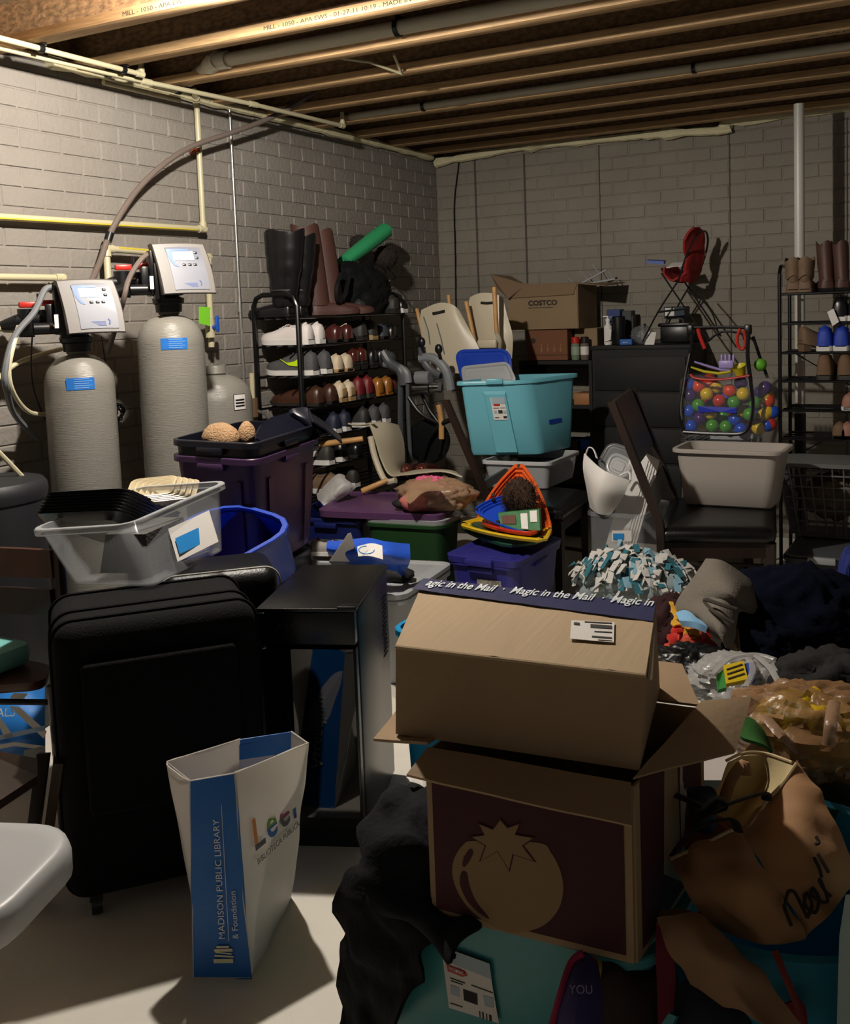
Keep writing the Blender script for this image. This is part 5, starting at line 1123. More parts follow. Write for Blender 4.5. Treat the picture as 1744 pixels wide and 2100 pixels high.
for z in zz:
    b = MB()
    for y in (Yr, Yr+.09, Yr+.18, Yr+.28): b.tube([(xr0, y, z), (xR, y, z)], .0065 if y in (Yr, Yr+.28) else .004, 6)
    b.build('shelf', m_rack, t)
MB().tube([(xr0, Yr+.28, zz[2]), (xR, Yr+.28, zz[6])], .003, 5).tube([(xr0, Yr+.28, zz[6]), (xR, Yr+.28, zz[2])], .003, 5).build('cross_brace', m_rack, t)
def r2(px, zi, m, sole, sty, lab, yaw=PI/2, dy=0, **k):
    c = aty(px, 600, Yr-.01); 
    return shoe(T((c.x, Yr-.01+dy, zz[zi]+.007), yaw), m=m, sole=sole, style=sty, label=lab, **k)
for px, lab in ((1628, 'taupe suede boot at the left end of the right rack top'), (1652, 'taupe suede boot, right of its pair on the right rack')):
    c = aty(px, 600, Yr+.02); boot(T((c.x, Yr+.0, zz[0]+.007), PI/2), S['taupe'], S['taupe'], .165, lab, rt=.050, rb=.034, L=.22)
for px, lab in ((1700, 'brown pointed ankle boot with its toe up, on the right rack'), (1732, 'brown pointed ankle boot at the right frame edge')):
    c = aty(px, 600, Yr+.02); boot(T((c.x, Yr+.0, zz[0]+.007), PI/2+.3), S['boot_brown'], S['black'], .24, lab, rt=.045, rb=.038, L=.25, lean=.06)
r2(1642, 2, S['taupe'], S['taupe'], 'heel', 'taupe suede heeled shoe alone on the third shelf', yaw=.7, heel=.04, L=.22)
for px, lab in ((1690, 'bright blue running shoe, left of its pair'), (1725, 'bright blue running shoe, right of its pair')): r2(px, 2, S['blue'], m_wsole, 'sneaker', lab, Hh=.1, L=.24)
for px, lab in ((1690, 'khaki trail shoe, left of its pair'), (1733, 'khaki trail shoe, right of its pair')): r2(px, 3, S['khaki'], S['charcoal'], 'sneaker', lab, Hh=.11, L=.24, laces=m_lin)
for px, lab in ((1722, 'black sneaker with a paper tag above the blue shoes'), (1755, 'black sneaker cut by the frame edge above the blue shoes')): r2(px, 1, S['black'], m_wsole, 'sneaker', lab, Hh=.1, L=.24)
c = aty(1708, 652, Yr-.03); tag(MB().quad([c + V((-.025, 0, .03)), c + V((.005, 0, .045)), c + V((.03, 0, -.02)), c + V((.0, 0, -.04))], .001).build('price_tag', m_paper), 'white price tag tilted on the black sneaker', 'tag')
r2(1742, 4, S['rose'], m_wsole, 'loafer', 'pink brown shoe at the right frame edge'); r2(1738, 5, S['rose'], m_lin, 'loafer', 'rose brown flat shoe on the lower shelf'); r2(1722, 5, S['khaki'], m_lin, 'loafer', 'khaki flat shoe beside the rose one')
# laundry basket
Yl = -1.12
Tq = [V((aty(1592, 945, Yl).x, Yl, aty(1600, 948, Yl).z)), V((3.15, Yl, aty(1600, 948, Yl).z))]; Tq += [Tq[1] + V((0, .30, 0)), Tq[0] + V((0, .30, 0))]; cc = sum(Tq, V())/4
B = [cc + (p-cc)*.82 - V((0, 0, .36)) for p in Tq]
t = thing('laundry_basket', 'dark grey lattice laundry basket at the right below the shoe rack', 'basket', cc - V((0, 0, .36)))
m_bask = mat('basket_grey', '6a6a6a', .5)
MB().rings([qring([p - V((0,0,.02)) for p in Tq], 0, .07), qring([p - V((0,0,.02)) for p in Tq], -.012, .07), qring(Tq, -.014, .07), qring(Tq, .006, .07)]).build('rim', m_bask, t)
for i in range(6):
    Q = ql(B, Tq, .06 + i*.155); P = qring(Q, 0, .07); MB().tube(P, .004, 5, closed=True).build('band', m_bask, t)
R0, R1 = qring(B, 0, .07, 4), qring(Tq, 0, .07, 4)
b = MB()
for Qi in range(4):
    a0, b0, a1, b1 = B[Qi], B[(Qi+1) % 4], Tq[Qi], Tq[(Qi+1) % 4]
    for k in range(1, 14): f = k/14; b.tube([a0.lerp(b0, f), a1.lerp(b1, f)], .0035, 5)
b.build('slats', m_bask, t); MB().rings([qring(B, 0, .07), qring([p + V((0,0,.004)) for p in B], 0, .07)]).build('base', m_bask, t)
tag(lump(cc + V((-.12, 0, -.18)), (.12, .11, .10), 3, .4, 3, 20).build('clothes', mat('beige_clothes', '6b5c4c', .9, bump=.5)), 'beige clothes bundled in the laundry basket', 'clothes')
tag(lump(cc + V((.15, 0, -.20)), (.14, .11, .09), 6, .4, 3, 20).build('clothes', mat('dim_clothes', '4b4740', .9, bump=.5)), 'grey clothes at the right of the laundry basket', 'clothes')
zq = cc.z - .365
Tq = [V((1.98+.25, Yl-.35, zq-.01)), V((3.2, Yl-.35, zq-.01)), V((3.2, Yl+.3, zq-.01)), V((2.23, Yl+.3, zq-.01))]; Tq = [V((p.x+.3, p.y, p.z)) if p.x < 3 else p for p in Tq]
B = [V((p.x*.99+.02, p.y, 0)) for p in Tq]
t = qbin('storage_bin', 'black bin under the laundry basket with a grey latched lid', B, Tq, m_ink2, handles=False); qlid('', [p + V((0,0,.008)) for p in Tq], m_bikeg, t)
c = atz(1715, 1100, zq); MB().box((c.x, Tq[0].y-.01, zq-.015), (.12, .03, .03), bev=.005).build('latch', m_greyt, t)
# ---- clear containers between dresser and right chair
Yv = -1.75
x0, x1 = aty(1208, 1100, Yv).x, aty(1330, 1100, Yv).x
zt_ = aty(1260, 1052, Yv).z
Tq = [V((x0, Yv, zt_)), V((x1-.02, Yv, zt_)), V((x1-.02, Yv+.38, zt_)), V((x0, Yv+.38, zt_))]; B = [V((p.x, p.y+.01, .002)) for p in Tq]
t = qbin('clear_bin', 'tall clear bin with a blue and white label beside the chair post', B, Tq, m_clear, handles=False, r=.03, mrim=m_clear)
p0 = aty(1255, 1088, Yv-.006); p1 = aty(1296, 1088, Yv-.006); p2 = aty(1255, 1110, Yv-.006); sticker(t, (p0, p1, p2), m_paper); q0 = aty(1258, 1094, Yv-.009); q1 = aty(1280, 1094, Yv-.009); q2 = aty(1258, 1107, Yv-.009); sticker(t, (q0, q1, q2), m_sky, 'blue_print')
for i in range(5):
    o = V((.012*i, .004*i, 0)); P = [aty(1296, 905+20, Yv+.05) + o, aty(1330, 945, Yv+.05) + o, aty(1275, 1145, Yv+.1) + o, aty(1238, 1135, Yv+.1) + o]
    tag(MB().quad(P, .003).build('white_shelf_panel', m_white), 'long white panel leaning in the clear bin, %s of the sheaf' % ['front one', 'second one', 'middle one', 'fourth one', 'rearmost'][i], 'panel')
rows = [[aty(1200, 930, Yv), aty(1240, 965, Yv-.06), aty(1292, 985, Yv-.02)], [aty(1198, 960, Yv), aty(1232, 1000, Yv-.08), aty(1282, 1010, Yv-.02)], [aty(1205, 1000, Yv+.02), aty(1225, 1030, Yv-.05), aty(1262, 1042, Yv)], [aty(1212, 1040, Yv+.05), aty(1228, 1052, Yv-.02), aty(1250, 1056, Yv)]]
t = thing('white_tub', 'white flexible tub with loop handles leaning on the clear bin', 'tub', rows[-1][1])
MB().grid(sheet(rows, 5), .005).build('side', m_white, t, ang=60); MB().tube(crom([aty(1202, 932, Yv), aty(1208, 918, Yv), aty(1218, 922, Yv), aty(1225, 940, Yv-.03)], 5), .007, 8, flat=.5).build('loop_handle', m_white, t); MB().tube(crom([aty(1270, 976, Yv-.02), aty(1290, 968, Yv), aty(1294, 985, Yv-.02)], 5), .006, 8, flat=.5).build('loop_handle', m_white, t)
for i, (P, lab) in enumerate((([(1222, 955), (1288, 985), (1312, 925), (1250, 905)], 'large clear container lid leaning behind the white tub'), ([(1238, 965), (1282, 985), (1300, 945), (1256, 925)], 'smaller clear container lid in front of the larger one'))):
    Q = [aty(x, y, Yv+.06-.04*i + (.05 if y < 950 else 0)) for x, y in P]
    qlid(lab, Q, m_clearr if i else m_clear, name='container_lid', r=.04, ins=.015, h=.02)
c = atz(1225, 1215, 0); tag(MB().box(V((c.x, c.y, .006)), (.14, .05, .008)).build('paper_strip', m_paper), 'thin white strip lying on the floor by the violet bin', 'strip')
# ================================================================ FOREGROUND
def onpl(x, y, P, n, off=0.0):
    d = ray(x, y); t = (P - EYE).dot(n)/d.dot(n); return EYE + d*t + n*off
def facing(n, P): return n if n.dot(EYE - P) > 0 else -n
def decal(t, px, P, n, m, name, off=.0006, th=.0006):
    a = [onpl(x, y, P, n, off) for x, y in px]; return MB().rings([a, [p + n*th for p in a]], False, True).build(name, m, t, ang=0)
def resamp(pts, k=6): return [(p.x, p.y) for p in crom([(x, y, 0) for x, y in pts], k, True)][:-0 or None]
# ---- library bag
m_bagw = mat('white_woven_bag', 'eae5de', .45, bump=.12, scale=30, translucent=.45); m_bagb = mat('blue_woven_bag', '2272c4', .4, bump=.12, scale=30, translucent=.15); m_lav = mat('bag_inside', 'b9bac9', .6); m_wprint = mat('white_print', 'dfe6ea', .5); m_cprint2 = mat('cream_print', 'e2dfb8', .5)
a, b_ = V((1.863, -4.600, 0)), V((1.978, -4.547, 0)); c_ = V((1.868, -4.262, 0)); d_ = a + (c_ - b_)
A, B_, C, D, E_, F_ = atz(390, 1601, .425), atz(483, 1585, .43), atz(632, 1524, .435), atz(598, 1500, .44), atz(492, 1516, .44), atz(342, 1562, .43)
t = thing('tote_bag', 'white and blue library shopping bag standing open on the floor', 'bag', (1.92, -4.43, 0))
def wall(P0, P1, Q0, Q1, amp, seed, bow=0.0, n=4):
    nn = (P1-P0).cross(Q0-P0).normalized(); rows = []
    for i in range(5):
        f = i/4; l, r = P0.lerp(Q0, f), P1.lerp(Q1, f); rows.append([l.lerp(r, k/n) + nn*bow*math.sin(PI*k/n)*math.sin(PI*min(1, f*1.0)) for k in range(n+1)])
    return sheet(rows, 5, amp, 9, seed=seed)
pg_ = MB().grid(wall(a, b_, A, B_, .003, 1), .002).build('front_gusset', m_bagb, t, ang=30)
pr_ = MB().grid(wall(b_, c_, B_, C, .006, 2), .002).build('right_panel', m_bagw, t, ang=30)
MB().grid(wall(c_, c_, C, D, .0, 3), .002).build('rear_fold', m_bagw, t, ang=30)
pb_ = MB().grid(wall(c_, d_, D, E_, .002, 4), .002).build('rear_gusset', m_bagb, t, ang=30)
G = wall(d_, a, E_, A, .002, 5)
rows = []
for i in range(5):
    f = i/4; l, r = d_.lerp(E_, f), a.lerp(A, f); mid = d_.lerp(a, .72).lerp(F_, f**.8); rows.append([l, l.lerp(mid, .55), mid, mid.lerp(r, .55) + V((.0, -.006, 0))*f, r])
pl_ = MB().grid(sheet(rows, 5, .003, 9, seed=6), .002).build('left_panel', m_bagw, t, ang=30)
MB().hexa([a, b_, c_, d_] + [p + V((0, 0, .004)) for p in (a, b_, c_, d_)]).build('bottom', m_bagw, t, ang=0)
for P in ([A, B_], [B_, C], [C, D], [E_, F_, A]): MB().tube(P, .0016, 5).build('hem', m_bagw, t)
MB().grid([[D.lerp(c_, .03) + V((-.002, -.004, 0)), E_.lerp(d_, .03) + V((.002, -.004, 0))], [D.lerp(c_, .12) + V((-.002, -.004, 0)), E_.lerp(d_, .12) + V((.002, -.004, 0))]], .001).build('inner_band', m_bagb, t)
MB().grid([[D.lerp(c_, .12) + V((-.002, -.004, 0)), E_.lerp(d_, .12) + V((.002, -.004, 0))], [D.lerp(c_, .6) + V((0, -.004, 0)), E_.lerp(d_, .6) + V((.0, -.004, 0))]], .001).build('lining', m_lav, t)
def surf(P0, P1, Q0, Q1, u, v): return P0.lerp(P1, u).lerp(Q0.lerp(Q1, u), v)
def ontext(t, s_, size, P0, P1, Q0, Q1, u, v, m, name, vert=False, off=.005, sx=1.0, align='LEFT'):
    o = surf(P0, P1, Q0, Q1, u, v); n = facing((P1-P0).cross(Q0-P0).normalized(), o)
    x = (surf(P0, P1, Q0, Q1, u, v+.1) - o) if vert else (surf(P0, P1, Q0, Q1, min(u+.1, 1.1), v) - o)
    return text(name, s_, size, frame(o + n*off, x, n), m, t, sx=sx, align=align)
g = (a, b_, A, B_)
ontext(pg_, 'MADISON PUBLIC LIBRARY', .0195, *g, .60, .20, m_wprint, 'lettering', True, .004, 1.08)
ontext(pg_, '& Foundation', .0185, *g, .84, .20, m_wprint, 'lettering', True, .004, 1.0)
n_ = facing((b_-a).cross(A-a).normalized(), a)
MB().quad([surf(*g, .66, .19) + n_*.004, surf(*g, .67, .19) + n_*.004, surf(*g, .67, .86) + n_*.004, surf(*g, .66, .86) + n_*.004], .0006).build('underline', m_wprint, pg_, ang=0)
for u0, u1, v0, v1, dv in ((.38, .72, .085, .105, .0), (.40, .73, .110, .118, .008), (.42, .70, .125, .131, .010), (.40, .72, .140, .154, .0), (.44, .66, .158, .168, 0)):
    MB().quad([surf(*g, u0, v0+dv) + n_*.004, surf(*g, u1, v0) + n_*.004, surf(*g, u1, v1) + n_*.004, surf(*g, u0, v1+dv) + n_*.004], .0006).build('book_mark', m_cprint2, pg_, ang=0)
r_ = (b_, c_, B_, C)
PC = {k: mat('print_'+k, v, .5) for k, v in {'orange': 'd98437', 'green': '6f9a36', 'blue': '1f5fa8', 'magenta': 'a8305e', 'dark': '4c4650', 'grey': '6f6a68', 'olive': '9a8d40', 'navy': '232a6a'}.items()}
def bicolor(o, m2, y, M):
    bm = bmesh.new(); bm.from_mesh(o.data); inv = WM[o.name].inverted(); Ml = inv @ M; n = (Ml.to_3x3() @ V((0, 1, 0))).normalized(); p = Ml @ V((0, y, 0))
    bmesh.ops.bisect_plane(bm, geom=bm.verts[:] + bm.edges[:] + bm.faces[:], plane_co=p, plane_no=n)
    for f in bm.faces:
        if (f.calc_center_median() - p).dot(n) < 0: f.material_index = 1
    bm.to_mesh(o.data); bm.free(); o.data.materials.append(m2)
for ch, u, c1, c2, cut in (('L', .14, 'orange', 'dark', .012), ('e', .36, 'green', 'blue', .024), ('e', .58, 'magenta', 'dark', .024), ('r', .80, 'blue', 'navy', .01)):
    o0 = surf(*r_, u, .58); n = facing((c_-b_).cross(B_-b_).normalized(), o0); M = frame(o0 + n*.008, surf(*r_, u+.1, .58) - o0, n)
    o = text('letter', ch, .098, M, PC[c1], pr_, sx=.86, bold=.0016); bicolor(o, PC[c2], cut, M)
    b2 = 0
ontext(pr_, 'BIBLIOTECA PÚBLICA', .0185, *r_, .18, .50, PC['grey'], 'lettering', False, .008)
m0 = d_.lerp(a, .72)
for ch, u, c1 in (('a', .12, 'navy'), ('d', .58, 'olive')):
    o0 = surf(m0, a, F_, A, u, .58); n = facing((a-m0).cross(F_-m0).normalized(), o0)
    text('letter', ch, .075, frame(o0 + n*.010, surf(m0, a, F_, A, u+.2, .58) - o0, n), PC[c1], pl_, sx=.55, bold=.003)
# rear gusset and rear of the panels carry print seen in the cooler door
g2 = (c_, d_, D, E_); n2 = -(d_-c_).cross(D-c_).normalized(); ctr = (a+c_)/2
n2 = n2 if n2.dot(c_ - ctr) > 0 else -n2
text('lettering', 'Ascendium', .046, frame(surf(*g2, .62, .25) + n2*.005, E_.lerp(D, .5) - c_.lerp(d_, .5), n2), m_wprint, pb_)
nL = -(a-d_).cross(E_-d_).normalized(); nL = nL if nL.dot(d_ - ctr) > 0 else -nL
text('letter', 'S', .07, frame(surf(d_, a, E_, A, .35, .6) + nL*.03, a - d_, nL) if 0 else frame(surf(d_, a, E_, A, .12, .6) + nL*.012, a - d_, nL), PC['navy'], pl_)
# ---- teal bin, tomato box, mailing box
Tq = [V((2.345, -4.645, .36)), V((2.885, -4.655, .36)), V((2.90, -4.27, .36)), V((2.36, -4.265, .36))]; cc = sum(Tq, V())/4; B = [cc + (p-cc)*.95 - V((0, 0, .36)) for p in Tq]
m_teal2 = mat('teal_bin_plastic', '3f8f92', .35)
t = qbin('storage_tote', 'teal storage tote under the tomato box, white label on its front', B, Tq, m_teal2, r=.06, lip=.018, handles=False)
nf = facing((B[1]-B[0]).cross(Tq[0]-B[0]).normalized(), B[0]); P0 = B[0] + nf*.006
lb_ = decal(t, [(908, 1958), (1008, 2004), (1024, 2098), (922, 2066)], P0, nf, m_paper, 'label')
decal(lb_, [(908, 1940), (1005, 1975), (1010, 2008), (911, 1968)], P0, nf, MATS['label_photo'], 'label_photo', .0012)
decal(lb_, [(917, 1976), (955, 1990), (960, 2000), (950, 2002), (920, 1990)], P0, nf, m_red, 'label_mark', .0018)
decal(lb_, [(921, 1979), (952, 1991), (953, 1997), (923, 1986)], P0, nf, m_paper, 'label_mark', .0024)
text('label_print', 'Sterilite', .011, frame(onpl(921, 1985, P0, nf, .0032), onpl(953, 1996, P0, nf, .0032) - onpl(921, 1985, P0, nf, .0032), nf), m_red, lb_)
for q in ([(925, 2018), (943, 2025), (944, 2044), (926, 2037)], [(992, 2040), (1014, 2046), (1014, 2066), (996, 2062)]): decal(lb_, q, P0, nf, MATS['label_photo'], 'label_photo', .0014)
decal(lb_, [(951, 2027), (980, 2037), (981, 2060), (953, 2050)], P0, nf, m_ink, 'label_mark', .0014)
for q in ([(924, 2003), (955, 2014), (955, 2016), (924, 2005)], [(926, 2009), (950, 2017), (950, 2019), (926, 2011)], [(968, 2018), (1012, 2034), (1012, 2036), (968, 2020)], [(925, 2055), (950, 2063), (950, 2065), (925, 2057)], [(984, 2072), (986, 2073), (987, 2086), (985, 2086)], [(990, 2074), (993, 2075), (994, 2088), (991, 2088)], [(998, 2077), (1000, 2078), (1001, 2090), (999, 2090)], [(1004, 2079), (1009, 2081), (1010, 2093), (1005, 2092)]): decal(lb_, q, P0, nf, m_ink, 'label_line', .0014)
# tomato box
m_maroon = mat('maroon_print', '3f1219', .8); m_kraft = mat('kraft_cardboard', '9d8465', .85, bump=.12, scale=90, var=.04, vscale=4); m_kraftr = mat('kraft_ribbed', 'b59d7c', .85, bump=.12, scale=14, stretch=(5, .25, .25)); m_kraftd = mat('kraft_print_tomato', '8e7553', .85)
zb, zt = .368, .657
fl, fr = atz(890, 1873, zb), atz(1303, 1973, zb); dy = V((.02, .34, 0))
Bq = [fl, fr, fr + dy, fl + dy]; Tq = [V((p.x, p.y, zt)) for p in Bq]
t = thing('cardboard_box', 'open kraft box printed maroon with a big tomato, flaps spread, on the teal tote', 'box', sum(Bq, V())/4)
for i, nm in ((0, 'front_wall'), (1, 'right_wall'), (2, 'rear_wall'), (3, 'left_wall')):
    j = (i+1) % 4; o_ = MB().quad([Bq[i], Bq[j], Tq[j], Tq[i]], .005).build(nm, m_kraft, t, ang=0)
    if i == 0: fw_ = o_
    if i == 1: rw_ = o_
MB().quad([p + V((0, 0, .003)) for p in Bq], .005).build('bottom', m_kraft, t, ang=0)
nf = facing((Bq[1]-Bq[0]).cross(Tq[0]-Bq[0]).normalized(), Bq[0]); P0 = Bq[0] + nf*.0055
def fq(u, v): return Bq[0].lerp(Bq[1], u).lerp(Tq[0].lerp(Tq[1], u), v) + nf*.006
MB().quad([fq(.025, .05), fq(.965, .04), fq(.965, 1), fq(.025, 1)], .0004).build('maroon_panel', m_maroon, fw_, ang=0)
S7 = 2.357
def c7(pts): return [(680 + x/S7, 1600 + y/S7) for x, y in pts]
tom = [(640, 310), (700, 292), (1000, 300), (1065, 350), (1110, 440), (1122, 530), (1100, 620), (1040, 690), (960, 725), (860, 733), (760, 690), (680, 630), (620, 550), (588, 460), (595, 380)]
decal(fw_, resamp(c7(tom)), P0, nf, m_kraftd, 'tomato_print', .0012)
star = [(820, 187), (855, 228), (912, 207), (890, 260), (978, 275), (925, 312), (980, 385), (880, 352), (862, 428), (808, 338), (725, 384), (752, 312), (682, 270), (745, 262), (718, 208), (785, 235)]
cx = sum(x for x, y in star)/16; cy = sum(y for x, y in star)/16
big = [(cx + (x-cx)*1.09, cy + (y-cy)*1.09) for x, y in star]
decal(fw_, c7(big), P0, nf, m_maroon, 'leaf_outline', .002); decal(fw_, c7([(cx + (x-cx)*.99, cy + (y-cy)*.99) for x, y in star]), P0, nf, m_kraftd, 'leaf_print', .0028)
decal(fw_, resamp(c7([(672, 330), (688, 345), (672, 385), (648, 415), (636, 405), (645, 365)])), P0, nf, m_maroon, 'shine_mark', .002)
decal(fw_, resamp(c7([(632, 440), (658, 446), (668, 500), (700, 580), (765, 664), (720, 640), (660, 580), (625, 500)])), P0, nf, m_maroon, 'shine_mark', .002)
nr = facing((Bq[2]-Bq[1]).cross(Tq[1]-Bq[1]).normalized(), Bq[1])
def rq(u, v): return Bq[1].lerp(Bq[2], u).lerp(Tq[1].lerp(Tq[2], u), v) + nr*.006
MB().quad([rq(.06, .04), rq(.94, .04), rq(.94, 1), rq(.06, 1)], .0004).build('maroon_panel', m_maroon, rw_, ang=0)
MB().quad([rq(.35, .3), rq(.6, .1), rq(.55, 1), rq(.38, 1)], .0012).build('torn_patch', m_kraft, t, ang=0); MB().grid(sheet([[rq(.62, .1), rq(.75, .15)], [rq(.6, .6), rq(.8, .6)], [rq(.62, 1), rq(.8, 1)]], 4, .004, 20), .0006).build('packing_tape', m_wfilm, t)
def flap(P, nm, m=m_kraft): return MB().grid(sheet([[P[0], P[0].lerp(P[1], .5), P[1]], [P[0].lerp(P[3], .5), (P[0]+P[1]+P[2]+P[3])/4, P[1].lerp(P[2], .5)], [P[3], P[3].lerp(P[2], .5), P[2]]], 5, .0025, 10, seed=3), .005).build(nm, m, t, ang=30)
flap([Tq[0] + V((0, 0, .004)), Tq[1] + V((0, 0, .004)), atz(1297, 1698, .622), atz(834, 1594, .640)], 'front_flap')
flap([Tq[1] + V((.002, 0, .012)), Tq[2] + V((.002, 0, .012)), atz(1540, 1432, .655), atz(1505, 1547, .625)], 'right_flap')
flap([Tq[3] + V((0, 0, .012)), Tq[0] + V((0, 0, .012)), atz(766, 1520, .655), atz(812, 1462, .665)], 'left_flap')
flap([Tq[2] + V((0, 0, .004)), Tq[3] + V((0, 0, .004)), Tq[3] + V((0, .13, .03)), Tq[2] + V((-.07, .13, .03))], 'rear_flap')
# mailing box
T4 = [atz(812, 1328, .822), atz(1325, 1388, .822), atz(1346, 1247, .852), atz(870, 1194, .852)]
B4 = [atz(812, 1505, .670), atz(1312, 1580, .670), atz(1354, 1414, .670)]; B4.append(V((T4[3].x+.01, T4[3].y+.02, .670)))
m_side = m_kraft
t = thing('cardboard_box', 'closed kraft mailing box with a navy printed tape, on top of the tomato box', 'box', sum(B4, V())/4)
MB().hexa(B4 + T4).build('carton', m_kraft, t, ang=0)
nt = facing((T4[1]-T4[0]).cross(T4[3]-T4[0]).normalized(), T4[0]); P0 = T4[0] + nt*.001
tp = lambda px, nm, m, off: decal(t, px, P0, nt, m, nm, off)
n = 24
rows = []
for v in range(7):
    r = []
    for u in range(n+1): p = T4[0].lerp(T4[1], u/n).lerp(T4[3].lerp(T4[2], u/n), v/6); r.append(p + nt*(.0045 + .002*noise.noise(V((u*.55, v*.15, 1))) + .003*(v == 0)*0))
    rows.append(r)
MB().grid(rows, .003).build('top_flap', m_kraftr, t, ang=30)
m_navtape = mat('navy_tape', '3c3f63', .3, bump=.3, scale=12)
rows = []
for x0, y0, x1, y1 in ((846, 1216, 1340, 1283), (870, 1194, 1346, 1247)):
    rows.append([onpl(x0 + (x1-x0)*u/n, y0 + (y1-y0)*u/n, P0, nt, .0085 + .0012*noise.noise(V((u*.5, x0, 2)))) for u in range(n+1)])
MB().grid([rows[0], [p.lerp(q, .5) for p, q in zip(*rows)], rows[1], [p + V((0, .002, -.015)) for p in rows[1]]], .0006).build('tape', m_navtape, t, ang=50)
n0, n1 = onpl(875, 1208, P0, nt, .0104), onpl(1340, 1251, P0, nt, .0104)
tx = text('tape_lettering', 'agic in the Mail  ·  Magic in the Mail  ·  Magic in', .048, frame(n0 - (n1-n0).cross(nt).normalized()*-.006, n1-n0, nt), m_wprint, t, sx=.62, bold=.0007)
L_ = (n1-n0).length; w_ = max((v.co - (WM[t.name].inverted() @ n0)).length for v in tx.data.vertices)
xd_ = (n1-n0).normalized(); loc0 = WM[t.name].inverted() @ n0
for v in tx.data.vertices: dlt = v.co - loc0; v.co = loc0 + dlt + xd_*(dlt.dot(xd_)*(L_/w_ - 1))
o0 = onpl(1172, 1281, P0, nt, .0075)
al_ = tp([(1173, 1281), (1261, 1285), (1260, 1327), (1170, 1319)], 'address_label', m_white, .0078)
t_ = t; t = al_
for q in ([(1200, 1284), (1256, 1287), (1256, 1289), (1200, 1286)], [(1212, 1290), (1256, 1293), (1256, 1300), (1212, 1297)], [(1178, 1286), (1190, 1287), (1190, 1292), (1178, 1291)], [(1220, 1304), (1256, 1306), (1256, 1308), (1220, 1306)], [(1215, 1314), (1256, 1317), (1256, 1320), (1215, 1317)], [(1228, 1322), (1256, 1324), (1256, 1325), (1228, 1323)]): tp(q, 'label_line', m_ink, .0088)
t = t_
nfr = facing((B4[1]-B4[0]).cross(T4[0]-B4[0]).normalized(), B4[0])
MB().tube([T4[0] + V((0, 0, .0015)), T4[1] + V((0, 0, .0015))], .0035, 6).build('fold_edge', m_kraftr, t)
MB().quad([onpl(1330, 1395, T4[1], facing((B4[2]-B4[1]).cross(T4[1]-B4[1]).normalized(), B4[1]), .002), onpl(1335, 1392, T4[1], facing((B4[2]-B4[1]).cross(T4[1]-B4[1]).normalized(), B4[1]), .002), onpl(1340, 1300, T4[1], facing((B4[2]-B4[1]).cross(T4[1]-B4[1]).normalized(), B4[1]), .002)], .001).build('side_tape', m_wfilm, t, ang=0)
# ---- blue tub behind the boxes, beside the cooler
Tq = [V((1.96, -3.90, .57)), V((2.36, -3.90, .57)), V((2.36, -3.50, .57)), V((1.96, -3.50, .57))]; cc = sum(Tq, V())/4; B = [cc + (p-cc)*.92 - V((0, 0, .57)) for p in Tq]
qbin('storage_bin', 'bright blue bin between the wine cooler and the mailing box', B, Tq, mat('bright_blue_bin', '1a86b8', .35), handles=False)
# ---- dark coat spilling off the teal tote
m_coat = mat('charcoal_coat', '121317', .9, bump=.35, scale=60, spec=.2); m_coat2 = mat('black_coat', '08090b', .9, bump=.35, scale=60, spec=.2)
def ds(rows, k=5, amp=.02, freq=7, seed=0, th=.006, ridge=False): return MB().grid(sheet([[atd(x, y, D) for x, y, D in r] for r in rows], k, amp, freq, seed=seed, ridge=ridge), th)
t = thing('coat', 'charcoal coat heaped over the left corner of the teal tote', 'clothes', atd(800, 2000, 1.95))
ds([[(775, 1660, 1.98), (820, 1612, 2.0), (870, 1600, 1.98), (893, 1606, 1.9)], [(748, 1690, 1.90), (800, 1640, 1.90), (850, 1640, 1.88), (895, 1660, 1.85)], [(738, 1760, 1.82), (800, 1730, 1.80), (850, 1740, 1.79), (895, 1790, 1.79)], [(760, 1820, 1.78), (820, 1830, 1.76), (870, 1850, 1.75), (915, 1895, 1.73)], [(820, 1880, 1.78), (870, 1910, 1.74), (920, 1935, 1.70), (985, 1905, 1.69)], [(905, 1920, 1.78), (920, 1950, 1.72), (935, 1966, 1.68), (960, 1930, 1.68)]], amp=.022, freq=17, seed=5).build('shoulder', m_coat, t, ang=60)
t = thing('jacket', 'black jacket hanging to the floor below the charcoal coat', 'clothes', atd(760, 2090, 2.0))
ds([[(742, 1770, 1.95), (790, 1770, 1.93), (850, 1830, 1.86), (900, 1900, 1.80)], [(712, 1800, 1.95), (760, 1800, 1.88), (820, 1860, 1.82), (890, 1930, 1.76)], [(702, 1840, 1.95), (750, 1860, 1.86), (820, 1920, 1.82), (870, 1950, 1.76)], [(704, 1930, 1.98), (750, 1940, 1.88), (800, 1980, 1.84), (880, 1985, 1.76)], [(708, 2020, 2.0), (745, 2020, 1.92), (780, 2030, 1.88), (850, 2045, 1.78)], [(706, 2120, 2.0), (735, 2120, 1.95), (765, 2120, 1.92), (810, 2130, 1.80)]], amp=.022, freq=17, seed=8).build('body', m_coat2, t, ang=60)
tag(ds([[(833, 1600, 1.95), (860, 1598, 1.94), (890, 1606, 1.9)], [(840, 1612, 1.93), (862, 1614, 1.92), (888, 1620, 1.9)]], amp=.01, freq=20).build('white_rag', m_paper), 'scrap of white cloth poking out at the left of the tomato box', 'cloth')
